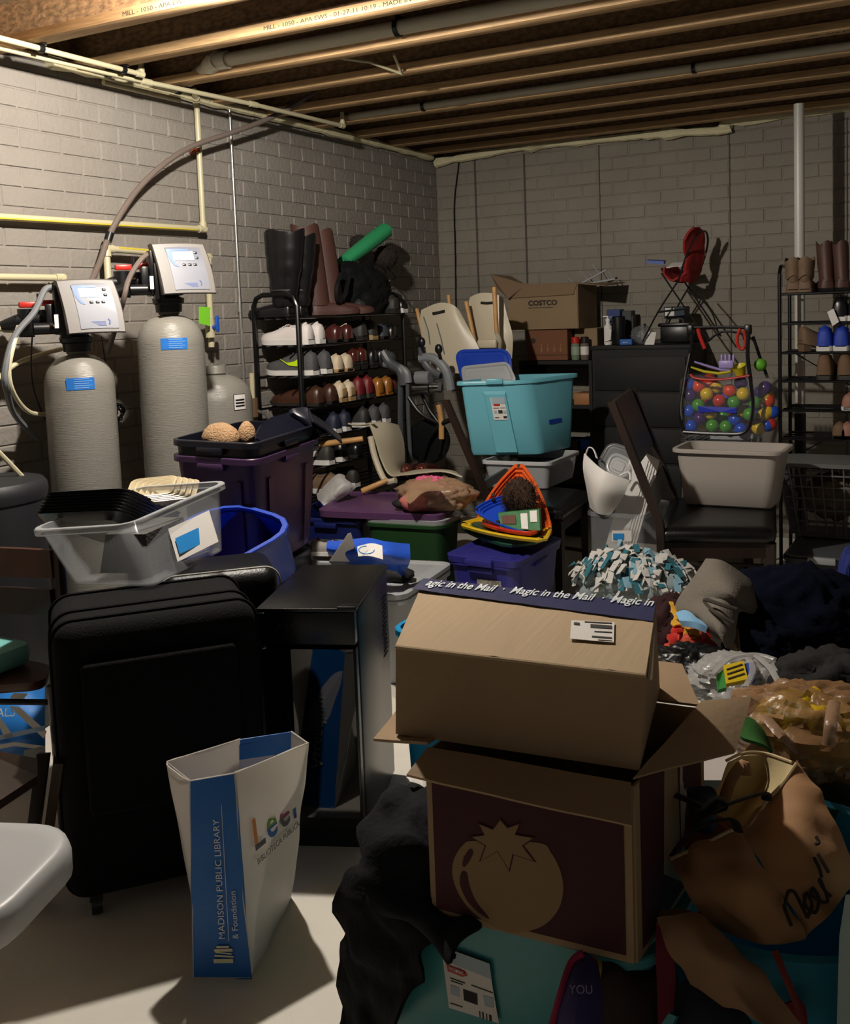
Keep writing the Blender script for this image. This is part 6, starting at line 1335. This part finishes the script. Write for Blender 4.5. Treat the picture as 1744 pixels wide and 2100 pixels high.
# purple printed cloth and yellow trim at the bottom
t = thing('printed_shirt', 'purple cloth with white lettering and pink edge in front of the teal tote', 'clothes', atd(1190, 2090, 1.62))
ds([[(1180, 1962, 1.63), (1196, 1958, 1.62), (1215, 1975, 1.63)], [(1165, 2020, 1.60), (1190, 2010, 1.58), (1225, 2025, 1.60)], [(1140, 2080, 1.60), (1180, 2075, 1.56), (1232, 2080, 1.60)], [(1130, 2130, 1.60), (1180, 2130, 1.56), (1235, 2130, 1.60)]], amp=.008).build('body', mat('purple_cloth', '30265c', .8, bump=.3), t)
MB().tube(crom([atd(1128, 2120, 1.585), atd(1150, 2040, 1.59), atd(1172, 1975, 1.61), atd(1196, 1955, 1.61)], 5), .006, 8).build('pink_edge', mat('hot_pink_cloth', '8e1b45', .8), t)
text('lettering', 'YOU', .017, frame(atd(1168, 2038, 1.555), V((.9, .4, 0)), EYE - atd(1180, 2030, 1.56)), mat('lilac_print', '8d8ab0', .6), t)
tag(ds([[(1196, 1966, 1.64), (1236, 1966, 1.66)], [(1200, 1985, 1.62), (1238, 1990, 1.64)], [(1215, 2005, 1.62), (1240, 2010, 1.64)]], amp=.006).build('yellow_cloth', mat('yellow_cloth', 'b89a2a', .8)), 'small yellow cloth beside the purple shirt', 'clothes')
tag(ds([[(1215, 1985, 1.66), (1260, 1970, 1.66), (1310, 1985, 1.68), (1370, 1960, 1.7)], [(1235, 2040, 1.64), (1280, 2020, 1.62), (1330, 2030, 1.64), (1380, 2020, 1.7)], [(1240, 2130, 1.62), (1290, 2130, 1.6), (1340, 2130, 1.62), (1390, 2130, 1.7)]], amp=.03, seed=3).build('brown_cloth', mat('dim_brown_cloth', '352620', .9, bump=.5)), 'dim brown cloth heap right of the purple shirt', 'clothes')
# ================================================================ RIGHT-HAND PILE
m_pbag = mat('kraft_paper_bag', 'a97f57', .8, bump=.3, scale=14, var=.08, vscale=4); m_pbagi = mat('kraft_bag_inside', 'b8a67a', .8, bump=.3, scale=14); m_blackr = mat('black_ribbon', '0c0c10', .5)
m_tub = mat('teal_blue_tub', '1c7f9c', .35)
# round tub at the lower right
c = atz(1600, 1775, .40); M = T((c.x, c.y, 0))
t = thing('round_tub', 'big round teal-blue tub holding the kraft bag, lower right', 'tub', M)
MB(M).lathe([(.20, 0), (.21, .01), (.262, .385), (.275, .392), (.278, .402), (.268, .408), (.256, .398), (.204, .02), (0.01, .016)], 48, cap1=False).build('body', m_tub, t, ang=40)
t = thing('paper_bag', 'large crumpled kraft bag with handwritten letters and a beige lining, in the round tub', 'bag', atd(1580, 1850, 1.75))
ds([[(1376, 1762, 1.72), (1420, 1740, 1.70), (1470, 1722, 1.69), (1512, 1704, 1.70)], [(1405, 1815, 1.66), (1450, 1800, 1.64), (1510, 1780, 1.62), (1560, 1770, 1.64)], [(1440, 1868, 1.64), (1500, 1860, 1.60), (1560, 1850, 1.58), (1610, 1840, 1.60)], [(1470, 1915, 1.64), (1530, 1930, 1.60), (1590, 1935, 1.58), (1650, 1925, 1.58)]], k=7, amp=.013, freq=21, th=.003, seed=2).build('front_side', m_pbag, t, ang=40)
ds([[(1512, 1704, 1.70), (1560, 1660, 1.74), (1600, 1610, 1.78), (1634, 1566, 1.82)], [(1560, 1770, 1.64), (1610, 1720, 1.66), (1650, 1670, 1.70), (1684, 1630, 1.76)], [(1610, 1840, 1.60), (1650, 1800, 1.61), (1690, 1760, 1.64), (1720, 1710, 1.70)], [(1650, 1925, 1.58), (1690, 1880, 1.58), (1730, 1840, 1.62), (1765, 1800, 1.68)]], k=7, amp=.011, freq=19, th=.003, seed=4).build('right_side', m_pbag, t, ang=40)
ds([[(1490, 1562, 1.92), (1530, 1545, 1.94), (1570, 1548, 1.94), (1632, 1568, 1.86)], [(1470, 1620, 1.90), (1530, 1610, 1.93), (1570, 1610, 1.92), (1604, 1630, 1.82)], [(1420, 1690, 1.82), (1480, 1690, 1.88), (1530, 1680, 1.86), (1560, 1680, 1.78)], [(1380, 1760, 1.76), (1440, 1750, 1.80), (1490, 1740, 1.80), (1520, 1715, 1.74)]], k=7, amp=.011, freq=19, th=.003, seed=7).build('lining', m_pbagi, t, ang=40)
for P in ([(1376, 1762, 1.715), (1450, 1728, 1.69), (1498, 1704, 1.69), (1512, 1704, 1.695)], [(1527, 1710, 1.70), (1560, 1665, 1.73), (1575, 1640, 1.745), (1605, 1608, 1.77), (1634, 1566, 1.81)], [(1490, 1560, 1.91), (1530, 1543, 1.93), (1575, 1546, 1.93), (1632, 1566, 1.85)]):
    MB().tube(crom([atd(*p) for p in P], 5), .003, 6).build('torn_hem', mat('pale_hem', 'c4ad84', .7), t)
MB().tube(crom([atd(1480, 1660, 1.80), atd(1500, 1600, 1.83), atd(1525, 1568, 1.84), atd(1530, 1590, 1.83)], 5), .011, 8, flat=.4).build('paper_handle', m_pbag, t)
P0 = atd(1660, 1810, 1.61) ; n_ = (EYE - P0).normalized()
PN = facing((atd(1690, 1880, 1.58) - atd(1610, 1840, 1.60)).cross(atd(1650, 1670, 1.70) - atd(1610, 1840, 1.60)).normalized(), P0)
b = MB()
for ln in ([(1604, 1862), (1612, 1885), (1620, 1905)], [(1606, 1868), (1612, 1838), (1625, 1835), (1640, 1862), (1652, 1888)], [(1652, 1888), (1662, 1862), (1650, 1838), (1648, 1862), (1668, 1878), (1676, 1850), (1664, 1828), (1662, 1842), (1682, 1856)], [(1682, 1856), (1694, 1852), (1680, 1812), (1678, 1815), (1690, 1835), (1702, 1845)], [(1666, 1765), (1676, 1785), (1682, 1805)], [(1674, 1758), (1690, 1785), (1696, 1796)], [(1670, 1722), (1676, 1735), (1668, 1738)]):
    b.tube(crom([onpl(x, y, P0, PN, .012) for x, y in ln], 5), .0028, 6)
b.build('handwriting', m_ink, t)
t = thing('ribbon_bow', 'black ribbon strap tied in a knot over the kraft bag mouth', 'ribbon', atd(1480, 1660, 1.68))
for P in ([(1380, 1752, 1.70), (1410, 1715, 1.67), (1450, 1690, 1.66), (1500, 1680, 1.65), (1515, 1705, 1.66)], [(1420, 1690, 1.66), (1470, 1660, 1.64), (1520, 1640, 1.65), (1568, 1627, 1.67), (1573, 1640, 1.68)], [(1415, 1670, 1.66), (1450, 1668, 1.65), (1490, 1655, 1.64), (1470, 1640, 1.65), (1440, 1672, 1.66)], [(1380, 1628, 1.75), (1420, 1645, 1.7), (1450, 1660, 1.67)]):
    MB().tube(crom([atd(*p) for p in P], 6), .009, 8, flat=.3).build('strap', m_blackr, t)
tag(ds([[(1408, 1625, 1.76), (1430, 1620, 1.77), (1455, 1616, 1.77), (1468, 1628, 1.76)], [(1412, 1665, 1.74), (1430, 1660, 1.72), (1450, 1660, 1.72), (1465, 1665, 1.74)], [(1418, 1700, 1.75), (1435, 1700, 1.74), (1450, 1700, 1.74), (1462, 1698, 1.75)]], amp=.012, freq=20).build('navy_cloth', mat('navy_cloth', '20253a', .8)), 'small navy cloth behind the ribbon knot', 'clothes')
tag(lump(atd(1450, 1712, 1.80), (.05, .04, .03), 4, .3).build('orange_toy', mat('rust_cloth', '8a3f22', .7)), 'rust coloured scrap inside the kraft bag mouth', 'toy')
# lower bag and contents
t = thing('paper_bag', 'second kraft bag leaning dark at the bottom right, below the tub rim', 'bag', atd(1480, 2090, 1.60))
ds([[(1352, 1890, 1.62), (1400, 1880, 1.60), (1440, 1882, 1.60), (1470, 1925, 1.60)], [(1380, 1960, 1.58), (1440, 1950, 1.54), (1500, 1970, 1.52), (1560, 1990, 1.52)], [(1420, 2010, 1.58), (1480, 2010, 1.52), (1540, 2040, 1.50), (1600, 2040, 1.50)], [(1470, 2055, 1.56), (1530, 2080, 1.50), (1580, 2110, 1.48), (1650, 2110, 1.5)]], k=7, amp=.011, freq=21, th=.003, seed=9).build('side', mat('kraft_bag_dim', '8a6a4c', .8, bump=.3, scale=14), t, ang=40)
MB().tube(crom([atd(1590, 1950, 1.52), atd(1610, 2000, 1.50), atd(1635, 2060, 1.50), atd(1648, 2110, 1.50)], 5), .006, 6, flat=.5).build('red_cord', mat('dull_red_cord', '7a2a24', .7), t)
tag(ds([[(1360, 1872, 1.66), (1400, 1868, 1.65), (1440, 1880, 1.64)], [(1352, 1895, 1.64), (1395, 1895, 1.62), (1435, 1900, 1.62)]], amp=.008).build('orange_cloth', mat('amber_cloth', '7a5a1e', .8)), 'amber cloth fold along the top of the lower kraft bag', 'clothes')
tag(ds([[(1352, 1890, 1.66), (1375, 1900, 1.65)], [(1345, 1970, 1.64), (1385, 1980, 1.63)], [(1345, 2050, 1.63), (1378, 2060, 1.62)], [(1350, 2130, 1.62), (1375, 2130, 1.62)]], amp=.012).build('magenta_cloth', mat('magenta_cloth', '7a1a35', .8)), 'deep magenta cloth hanging down beside the tomato box', 'clothes')
tag(ds([[(1425, 1870, 1.635), (1440, 1868, 1.63)], [(1435, 1900, 1.62), (1452, 1905, 1.62)]], amp=.004).build('red_scrap', mat('magenta_cloth', '7a1a35', .8)), 'tiny red scrap at the tub rim', 'clothes')
tag(ds([[(1395, 2010, 1.60), (1440, 2000, 1.58), (1480, 2030, 1.56)], [(1380, 2060, 1.58), (1440, 2060, 1.55), (1530, 2090, 1.54)], [(1360, 2130, 1.58), (1440, 2130, 1.55), (1540, 2130, 1.54)]], amp=.02).build('black_cloth', mat('ink_cloth', '0c1420', .85)), 'black cloth under the second kraft bag', 'clothes')
tag(ds([[(1590, 2070, 1.55), (1640, 2050, 1.55), (1650, 2080, 1.55)], [(1590, 2130, 1.54), (1640, 2130, 1.54), (1660, 2130, 1.55)]], amp=.01).build('pink_cloth', mat('crimson_cloth', '7d1a30', .8)), 'crimson cloth in the bottom right corner', 'clothes')
tag(MB().hexa([atd(1350, 2110, 1.55), atd(1375, 2110, 1.55), atd(1385, 2110, 1.58), atd(1360, 2110, 1.58), atd(1372, 2078, 1.55), atd(1388, 2085, 1.55), atd(1398, 2085, 1.58), atd(1380, 2075, 1.58)]).build('teal_book', m_teal2), 'teal corner of a small box at the bottom edge', 'box')
tag(MB().rings([[atd(x, y, D) for x, y in ((1716, 2130), (1722, 1920), (1735, 1835), (1800, 1830), (1800, 2130))] for D in (1.45, 1.60)]).build('plastic_crate', mat('pale_green_plastic', '9fb8b2', .4)), 'pale green plastic crate edge at the far bottom right', 'crate')
# white storage box and green bin behind the kraft bag
Q = [atz(1386, 1660, .30), atz(1560, 1680, .30), atz(1600, 1540, .30), atz(1420, 1530, .30)]
t = thing('white_box', 'white carton with a grey end behind the right flap', 'box', sum(Q, V())/4 - V((0, 0, .3)))
Q = [atz(1384, 1600, .46), atz(1480, 1600, .46), atz(1560, 1500, .46), atz(1470, 1500, .46)]
MB().hexa([V((p.x, p.y, .1)) for p in Q] + Q).build('carton', mat('white_carton', 'b9b2ac', .6), t, ang=0)
nf = facing((Q[1]-Q[0]).cross(V((0, 0, 1))).normalized(), Q[0]); decal(t, [(1384, 1560), (1415, 1560), (1428, 1625), (1388, 1622)], Q[0], nf, m_greyt, 'grey_panel', .002); decal(t, [(1380, 1630), (1430, 1632), (1440, 1720), (1380, 1720)], Q[0], nf, m_teal2, 'teal_panel', .002)
Q = [atz(1640, 1655, .40), atz(1800, 1670, .40), atz(1800, 1560, .40), atz(1650, 1560, .40)]
t = thing('storage_bin', 'dark green bin under the tan grocery bag at the right edge', 'storage bin', sum(Q, V())/4 - V((0, 0, .4))); MB().hexa([V((p.x, p.y, 0)) for p in Q] + Q).build('body', mat('deep_green_plastic', '123312', .5), t, ang=0)
# tan grocery bag with yellow contents
c = atz(1665, 1500, .50); t = thing('grocery_bag', 'tan plastic grocery bag with yellow packages at the right edge', 'bag', c - V((0, 0, .1)))
tag(lump(c + V((.0, .0, .0)), (.11, .08, .075), 14, .3, 3, 26).build('yellow_package', mat('yellow_pack', 'c9a516', .4, bump=.4, scale=20)), 'bright yellow package inside the tan grocery bag', 'package')
lump(c + V((.0, 0, -.0)), (.17, .115, .085), 11, .35, 2.6, 34, soft=False).build('film', mat('tan_film_clear', 'a07a55', .3, alpha=.6, bump=.8, scale=18), t)
MB().tube(crom([atz(1570, 1470, .56), atz(1605, 1510, .55), atz(1640, 1545, .50), atz(1645, 1562, .46)], 5), .012, 8, flat=.4).build('bag_handle', MATS['tan_film'], t)
MB().tube(crom([atz(1712, 1440, .60), atz(1705, 1480, .60), atz(1700, 1530, .56)], 5), .012, 8, flat=.4).build('bag_handle', MATS['tan_film'], t)
tag(ds([[(1515, 1492, 2.05), (1545, 1486, 2.07), (1575, 1500, 2.08)], [(1520, 1515, 2.02), (1550, 1510, 2.03), (1578, 1520, 2.05)], [(1540, 1530, 2.0), (1560, 1538, 2.0), (1585, 1545, 2.02)]], amp=.02, freq=12).build('green_cloth', mat('green_cloth', '2f6a26', .8)), 'green cloth between flap and tan grocery bag', 'clothes')
tag(MB().tube(crom([atz(1552, 1488, .45), atz(1562, 1455, .47), atz(1590, 1440, .48), atz(1622, 1448, .46)], 6), .003, 6).build('wire_hoop', m_white), 'thin white wire handle arching behind the tan bag', 'handle')
# cardboard box holding things, white plastic bag, bowl, jacket
Q = [atz(1500, 1420, .30), atz(1800, 1425, .30), atz(1790, 1345, .30), atz(1540, 1355, .30)]
t = thing('cardboard_box', 'low open cardboard box under the navy blanket at right', 'box', sum(Q, V())/4 - V((0, 0, .3)))
Bq = [V((p.x, p.y, 0)) for p in Q]
for i, nm in enumerate(('front_wall', 'right_wall', 'rear_wall', 'left_wall')): MB().quad([Bq[i], Bq[(i+1) % 4], Q[(i+1) % 4], Q[i]], .005).build(nm, m_card, t, ang=0)
MB().quad([p + V((0, 0, .15)) for p in Bq], .005).build('bottom', m_card, t, ang=0)
MB().quad([atz(1484, 1280, .40), atz(1513, 1290, .40), atz(1518, 1345, .36), atz(1498, 1358, .30)], .005).build('left_flap', m_card, t, ang=0)
MB().quad([atz(1560, 1350, .31), atz(1780, 1360, .31), atz(1780, 1340, .34), atz(1600, 1338, .34)], .005).build('rear_flap', m_cardin, t, ang=0)
c = atz(1518, 1400, .38); t = thing('plastic_bag', 'white translucent grocery bag tied around a yellow labelled packet', 'bag', c - V((0, 0, .08)))
lump(c, (.13, .10, .065), 21, .35, 2.6, 30, soft=False).build('film', mat('white_bag_film', 'bdbbb8', .25, alpha=.55, bump=.8, scale=16), t)
for P in ([(1460, 1385), (1500, 1350), (1550, 1342), (1590, 1352)], [(1552, 1345), (1580, 1370), (1598, 1400)], [(1535, 1350), (1545, 1375), (1530, 1410)]): MB().tube(crom([atz(x, y, .46) for x, y in P], 5), .009, 8, flat=.5).build('bag_handle', MATS['white_bag_film'], t)
Pq = [atz(1490, 1410, .445), atz(1535, 1400, .45), atz(1526, 1362, .46), atz(1484, 1372, .455)]
t = thing('snack_packet', 'yellow and navy packet with green corner inside the white plastic bag', 'packet', Pq[0]); MB().quad(Pq, .01).build('pouch', mat('packet_yellow', 'c7ab1c', .4), t, ang=0)
MB().quad([atz(1526, 1362, .463), atz(1543, 1356, .463), atz(1550, 1392, .455), atz(1535, 1400, .453)], .01).build('navy_end', m_navyt, t, ang=0); MB().quad([atz(1470, 1385, .453), atz(1484, 1372, .457), atz(1490, 1410, .447), atz(1474, 1414, .44)], .01).build('green_end', mat('packet_green', '2d7a35', .4), t, ang=0)
for j in range(3): MB().quad([Pq[0].lerp(Pq[3], .2+.25*j) + V((.006, 0, .012)), Pq[1].lerp(Pq[2], .2+.25*j) + V((-.006, 0, .012)), Pq[1].lerp(Pq[2], .26+.25*j) + V((-.006, 0, .012)), Pq[0].lerp(Pq[3], .26+.25*j) + V((.006, 0, .012))], .0008).build('print_line', m_ink, t, ang=0)
c = atz(1590, 1420, .38); tag(lump(c, (.09, .08, .06), 31, .35, 3, 24).build('plastic_bag', MATS['white_bag_film']), 'crumpled clear bag right of the tied white one', 'bag')
c = atz(1640, 1393, .42); M = T(c - V((0, 0, .04))); tag(MB(M).lathe([(.02, 0), (.034, .03), (.037, .05), (.033, .05), (.018, .006)], 28, cap1=False).build('bowl', m_white), 'small white bowl beside the brown jacket', 'bowl')
tag(lump(atz(1715, 1410, .42), (.15, .10, .08), 17, .4, 2.4, 26).build('jacket', mat('dark_brown_jacket', '0f0b0a', .9, bump=.5)), 'dark brown jacket at the right edge above the tan bag', 'clothes')
tag(MB().quad([atz(1436, 1384, .40), atz(1470, 1366, .40), atz(1478, 1376, .38), atz(1450, 1402, .38)], .004).build('cardboard_scrap', m_kraft), 'small kraft scrap left of the white bag', 'cardboard')
tag(MB().quad([atz(1390, 1440, .30), atz(1440, 1432, .30), atz(1500, 1438, .30), atz(1490, 1450, .30), atz(1385, 1452, .30)], .004).build('foam_board', m_paper), 'white board edge behind the right flap', 'board')
# black bag, red and yellow cloth, light blue pad
t = tag(lump(atz(1420, 1375, .34), (.12, .10, .06), 13, .5, 3, 26).build('black_bag', mat('black_vinyl_bag', '0b0b0c', .35, bump=.8, scale=20)), 'shiny black bag crumpled below the red cloth', 'bag')
m_redc = mat('red_print_cloth', 'a82a20', .8, bump=.4, scale=30, col2='c24a30', vscale=30); m_yelc = mat('yellow_print_cloth', 'c79420', .8, bump=.4)
t = thing('blanket', 'red cloth with yellow fringe and figures crumpled beside the mailing box', 'blanket', atz(1425, 1330, .2))
def zs(rows, k=5, amp=.02, freq=7, seed=0, th=.006): return MB().grid(sheet([[atz(x, y, z) for x, y, z in r] for r in rows], k, amp, freq, seed=seed), th)
zs([[(1360, 1240, .30), (1400, 1270, .36), (1440, 1300, .36), (1490, 1330, .34)], [(1362, 1300, .30), (1400, 1310, .36), (1440, 1325, .36), (1485, 1345, .32)], [(1365, 1340, .28), (1400, 1352, .32), (1440, 1358, .32), (1480, 1362, .3)]], amp=.035, freq=14, seed=3).build('cloth', m_redc, t)
rnd = random.Random(4)
for i in range(9):
    x, y = rnd.uniform(1372, 1470), rnd.uniform(1285, 1350); zs([[(x-10, y-9, .38), (x+8, y-10, .39)], [(x-8, y+10, .38), (x+11, y+9, .37)]], amp=.012, freq=25, seed=i, th=.004).build('figure_patch', m_yelc if i % 2 else m_red, t)
zs([[(1372, 1238, .40), (1388, 1235, .42)], [(1376, 1262, .39), (1392, 1268, .40)], [(1382, 1290, .38), (1402, 1292, .38)]], amp=.02, freq=20, seed=2).build('yellow_fringe', m_yelc, t)
tag(zs([[(1390, 1268, .42), (1408, 1262, .43), (1430, 1276, .43)], [(1400, 1285, .42), (1425, 1290, .43), (1448, 1300, .42)]], amp=.006, th=.02).build('light_blue_pad', mat('light_blue_pad', '7fb0d4', .7)), 'light blue pad peeping from under the grey felt', 'pad')
# grey felt
m_felt = mat('grey_felt_sheet', '6f685e', .95, bump=.4, scale=150, var=.05)
t = thing('felt_mat', 'grey brown felt mat draped in stiff folds beside the navy blanket', 'mat', atz(1470, 1300, .3))
zs([[(1452, 1147, .56), (1480, 1152, .56), (1520, 1175, .52), (1556, 1205, .46)], [(1430, 1180, .52), (1470, 1200, .53), (1510, 1225, .50), (1545, 1255, .42)], [(1388, 1245, .42), (1440, 1235, .47), (1480, 1240, .48), (1515, 1262, .44)], [(1420, 1262, .42), (1450, 1275, .45), (1475, 1290, .46), (1500, 1312, .42)], [(1470, 1305, .40), (1480, 1310, .41), (1488, 1325, .41), (1496, 1335, .40)]], amp=.012, freq=8, seed=1).build('panel', m_felt, t, ang=50)
MB().tube(crom([atz(1505, 1278, .48), atz(1470, 1258, .50), atz(1447, 1236, .50), (atz(1450, 1230, .51)), atz(1480, 1240, .51), atz(1512, 1250, .50)], 5), .006, 6).build('rolled_edge', mat('felt_dark_edge', '3a352e', .9), t)
# navy blanket
t = tag(lump(atz(1632, 1275, .34), (.24, .20, .17), 19, .28, 2.0, 40, zmin=.30).build('blanket', mat('navy_blanket', '060a18', 1.0, bump=.5, scale=40, spec=.1)), 'dark navy blanket heaped over the low cardboard box', 'blanket')
tag(lump(atz(1560, 1330, .33), (.10, .09, .07), 23, .4, 3, 24, zmin=.27).build('blanket_fold', MATS['navy_blanket']), 'navy blanket fold falling left toward the cardboard flap', 'blanket')
tag(lump(atz(1752, 1210, .40), (.05, .10, .14), 23, .3, 3, 24).build('blue_garment', mat('deep_blue_cloth', '16266e', .85)), 'blue garment at the right edge above the navy blanket', 'clothes')
# fleece tie blanket: many knotted strips
tag(lump(atz(1372, 1300, .28), (.10, .16, .12), 3, .3, 3, 20, zmin=.02).build('maroon_blanket', mat('maroon_blanket', '2c0f12', .95, bump=.4)), 'dim maroon blanket between the mailing box and the red cloth', 'blanket')
t = thing('fleece_blanket', 'white, teal and pale blue fleece blanket with knotted fringe heaped behind the mailing box', 'blanket', atz(1305, 1225, .05))
cF = atz(1303, 1200, .25); lump(cF, (.23, .12, .12), 5, .4, 3, 26, zmin=.02).build('cloth', mat('fleece_grey', '8a9698', .95, bump=.6), t)
cols = [mat('fleece_white', 'c9c7c2', .95, bump=.3, scale=80), mat('fleece_blue', '7fa6b8', .95, bump=.3, scale=80), mat('fleece_teal', '2f6a78', .95, bump=.3, scale=80)]
rnd = random.Random(12)
mbs = [MB(), MB(), MB()]
for i in range(330):
    a_, r_ = rnd.uniform(0, 2*PI), rnd.uniform(.0, 1)**.5
    p = cF + V((.235*r_*math.cos(a_), .12*r_*math.sin(a_), .13*math.sqrt(max(0, 1-r_*r_)) + rnd.uniform(-.01, .02)))
    d = V((math.cos(a_)*.6 + rnd.uniform(-.6, .6), -.55 + rnd.uniform(-.5, .5), rnd.uniform(-.3, .4))).normalized(); l = rnd.uniform(.04, .075)
    s_ = d.cross(V((0, 0, 1))).normalized()*rnd.uniform(.009, .019); q1 = p + d*l*.5 + V((0, 0, rnd.uniform(.006, .02))); q2 = p + d*l + V((0, 0, rnd.uniform(-.045, -.01)))
    tw = rnd.uniform(-.8, .8); s2 = s_ * math.cos(tw) + V((0, 0, .008))*math.sin(tw)
    mbs[rnd.choice((0, 0, 0, 1, 2))].grid([[p - s_*.6, p + s_*.6], [q1 - s_, q1 + s_], [q2 - s2*.9, q2 + s2*.9]], .002)
for b, m in zip(mbs, cols): o = b.build('fringe', m, t, ang=0); o['kind'] = 'stuff'
# boxes seen under the right chair
for x, y, lab in ((1420, 1140, 'dim cream carton under the right dining chair seat'), (1490, 1140, 'dim cream carton behind the chair legs, right one')):
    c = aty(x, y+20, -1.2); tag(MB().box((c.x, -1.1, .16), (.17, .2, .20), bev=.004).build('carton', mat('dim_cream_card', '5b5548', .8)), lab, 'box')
# ================================================================ LEFT EDGE
m_redw = mat('reddish_wood', '4a2a1c', .35, var=.25, scale=8, stretch=(1, 6, 1)); m_dkw2 = mat('dark_walnut_wood', '2a1a12', .35, var=.2, scale=8, stretch=(1, 6, 1))
t = thing('dining_chair', 'dark ladder-back wooden chair at the left edge with a polished brown seat', 'chair', atz(30, 1600, 0))
Q = [atz(-70, 1410, .46), atz(90, 1398, .46), atz(108, 1362, .46), atz(-20, 1342, .46)]
MB().rings([qring([p - V((0, 0, .025)) for p in Q], .006, .05), qring([p - V((0, 0, .018)) for p in Q], 0, .05), qring(Q, 0, .05)]).build('seat', m_redw, t, ang=40)
Yb = atz(60, 1345, .46).y + .03
for y0, y1, nm in ((1122, 1180, 'top_rail'), (1203, 1256, 'back_rail')):
    Yp = Yb; P = []
    L0 = [aty(x, y0 + dy_, Yp) for x, dy_ in ((-60, -3), (30, 0), (112, 4))]; L1 = [aty(x, y1 + dy_, Yp) for x, dy_ in ((-60, -3), (30, 0), (118, 3))]
    MB().grid(sheet([L0, L1], 4), .018).build(nm, m_redw if nm == 'top_rail' else m_dkw2, t)
p1 = aty(118, 1115, Yb); MB().tube([p1, V((p1.x-.0, Yb, .0))], .016, 8).build('back_post', m_dkw2, t)
p1 = aty(-70, 1115, Yb); MB().tube([p1, V((p1.x, Yb, .0))], .016, 8).build('back_post', m_dkw2, t)
for p in (Q[0], Q[1]): MB().tube([V((p.x, p.y+.03, .44)), V((p.x, p.y+.03, 0))], .016, 8, rs=[.018, .013]).build('leg', m_dkw2, t)
c = atz(40, 1440, .36); MB().tube([atz(-80, 1438, .36), atz(96, 1440, .36)], .009, 8).build('stretcher', m_black, t)
# teal container on it
c = atz(-22, 1362, .47); M = T(c); tag(MB(M).rings([[V((p.x, p.y, z)) for p in rrect(.20*s_, .14*s_, .03)] for z, s_ in ((0, .95), (.01, 1), (.04, 1), (.052, .96), (.056, .88))]).build('food_container', mat('aqua_plastic', '7fc4c0', .35)), 'aqua plastic container on the chair seat at the left edge', 'container')
# big blue woven bag behind the chair
t = thing('tote_bag', 'blue and white laminated shopping bag on the floor at the left edge', 'bag', atd(40, 1560, 3.010))
ds([[(-60, 1385, 3.160), (0, 1385, 3.160), (50, 1382, 3.160), (94, 1385, 3.160)], [(-60, 1450, 3.110), (0, 1440, 3.100), (50, 1440, 3.100), (95, 1440, 3.120)], [(-60, 1510, 3.080), (0, 1500, 3.060), (50, 1500, 3.060), (94, 1505, 3.080)], [(-60, 1575, 3.080), (0, 1570, 3.060), (50, 1568, 3.060), (92, 1566, 3.080)]], amp=.015, freq=9, seed=2, th=.003).build('side', mat('bag_blue_laminate', '2f7fd0', .25), t, ang=50)
for P, m, nm in ((([(18, 1448), (40, 1450), (96, 1500), (90, 1515)]), m_white, 'white_band'), (([(-10, 1470), (0, 1470), (28, 1510), (10, 1515)]), m_white, 'white_band'), (([(-20, 1512), (92, 1488), (92, 1498), (-20, 1522)]), MATS['label_blue'] if 0 else mat('pale_blue_print', 'a8c8ea', .3), 'pale_band'), (([(20, 1432), (28, 1421), (58, 1422), (48, 1434)]), m_paper, 'emblem'), (([(46, 1562), (50, 1538), (92, 1530), (92, 1562)]), m_greyt, 'grey_corner'), (([(-20, 1530), (30, 1522), (92, 1530), (92, 1538), (30, 1530), (-20, 1540)]), m_white, 'white_band')):
    MB().rings([[atd(x, y, 3.020+.0) for x, y in P], [atd(x, y, 3.017) for x, y in P]]).build(nm, m, t, ang=0)
for s_, x, y, sz in (('ys', 0, 1400, .03), ('ALS', -8, 1470, .035)): text('lettering', s_, sz, frame(atd(x, y, 3.015), V((.9, .45, 0)), EYE - atd(x, y, 3.020)), m_wprint if sz > .03 else m_navyt, t)
# dark step chair in front
t = thing('step_stool', 'dark wooden folding stool at the left edge in front of the blue bag', 'stool', atz(45, 1860, 0))
Q = [atz(-60, 1600, .40), atz(-60, 1700, .40), atz(80, 1606, .40), atz(76, 1572, .40)]
Q = [atz(-60, 1545, .42), atz(-60, 1700, .39), atz(78, 1608, .39), atz(78, 1572, .41)]
MB().quad(Q, .02).build('seat', m_dkw2, t, ang=0)
l0, l1 = atz(88, 1550, .43), atz(48, 1862, 0); l0 = V((l1.x + (l0.x-l1.x)*.5, l1.y + (l0.y-l1.y)*.5, .43))
l0 = aty(90, 1545, l1.y + .10)
MB().tube([l0, l1], .022, 4, flat=.7).build('leg', m_dkw2, t)
MB().tube([atz(-60, 1712, .15), atz(112, 1716, .15)], .008, 6).build('stretcher', m_dkw2, t)
MB().tube([atz(120, 1560, .40), atz(80, 1850, .0)], .016, 4).build('leg', m_dkw2, t)
# white stool
c = atz(-112, 1785, .46); M = T(c - V((0, 0, .46)), .35)
t = thing('plastic_stool', 'pale grey plastic stool at the bottom left corner', 'stool', M)
m_stool = mat('pale_grey_plastic', 'b6b8b9', .4)
MB(M).rings([[V((p.x, p.y, z)) for p in rrect(.36*s_, .36*s_, .11*s_, 0, 6)] for z, s_ in ((.395, .97), (.40, 1.0), (.44, 1.0), (.456, .97), (.462, .91), (.456, .80))]).build('seat', m_stool, t, ang=60)
for a_ in ((1, 1), (-1, 1), (-1, -1), (1, -1)): MB(M).hexa([V((a_[0]*.015 + x*.018, a_[1]*.015 + y*.018, 0)) for x, y in ((-1,-1),(1,-1),(1,1),(-1,1))] + [V((a_[0]*.015 + x*.025, a_[1]*.015 + y*.025, .415)) for x, y in ((-1,-1),(1,-1),(1,1),(-1,1))]).build('leg', m_stool, t)
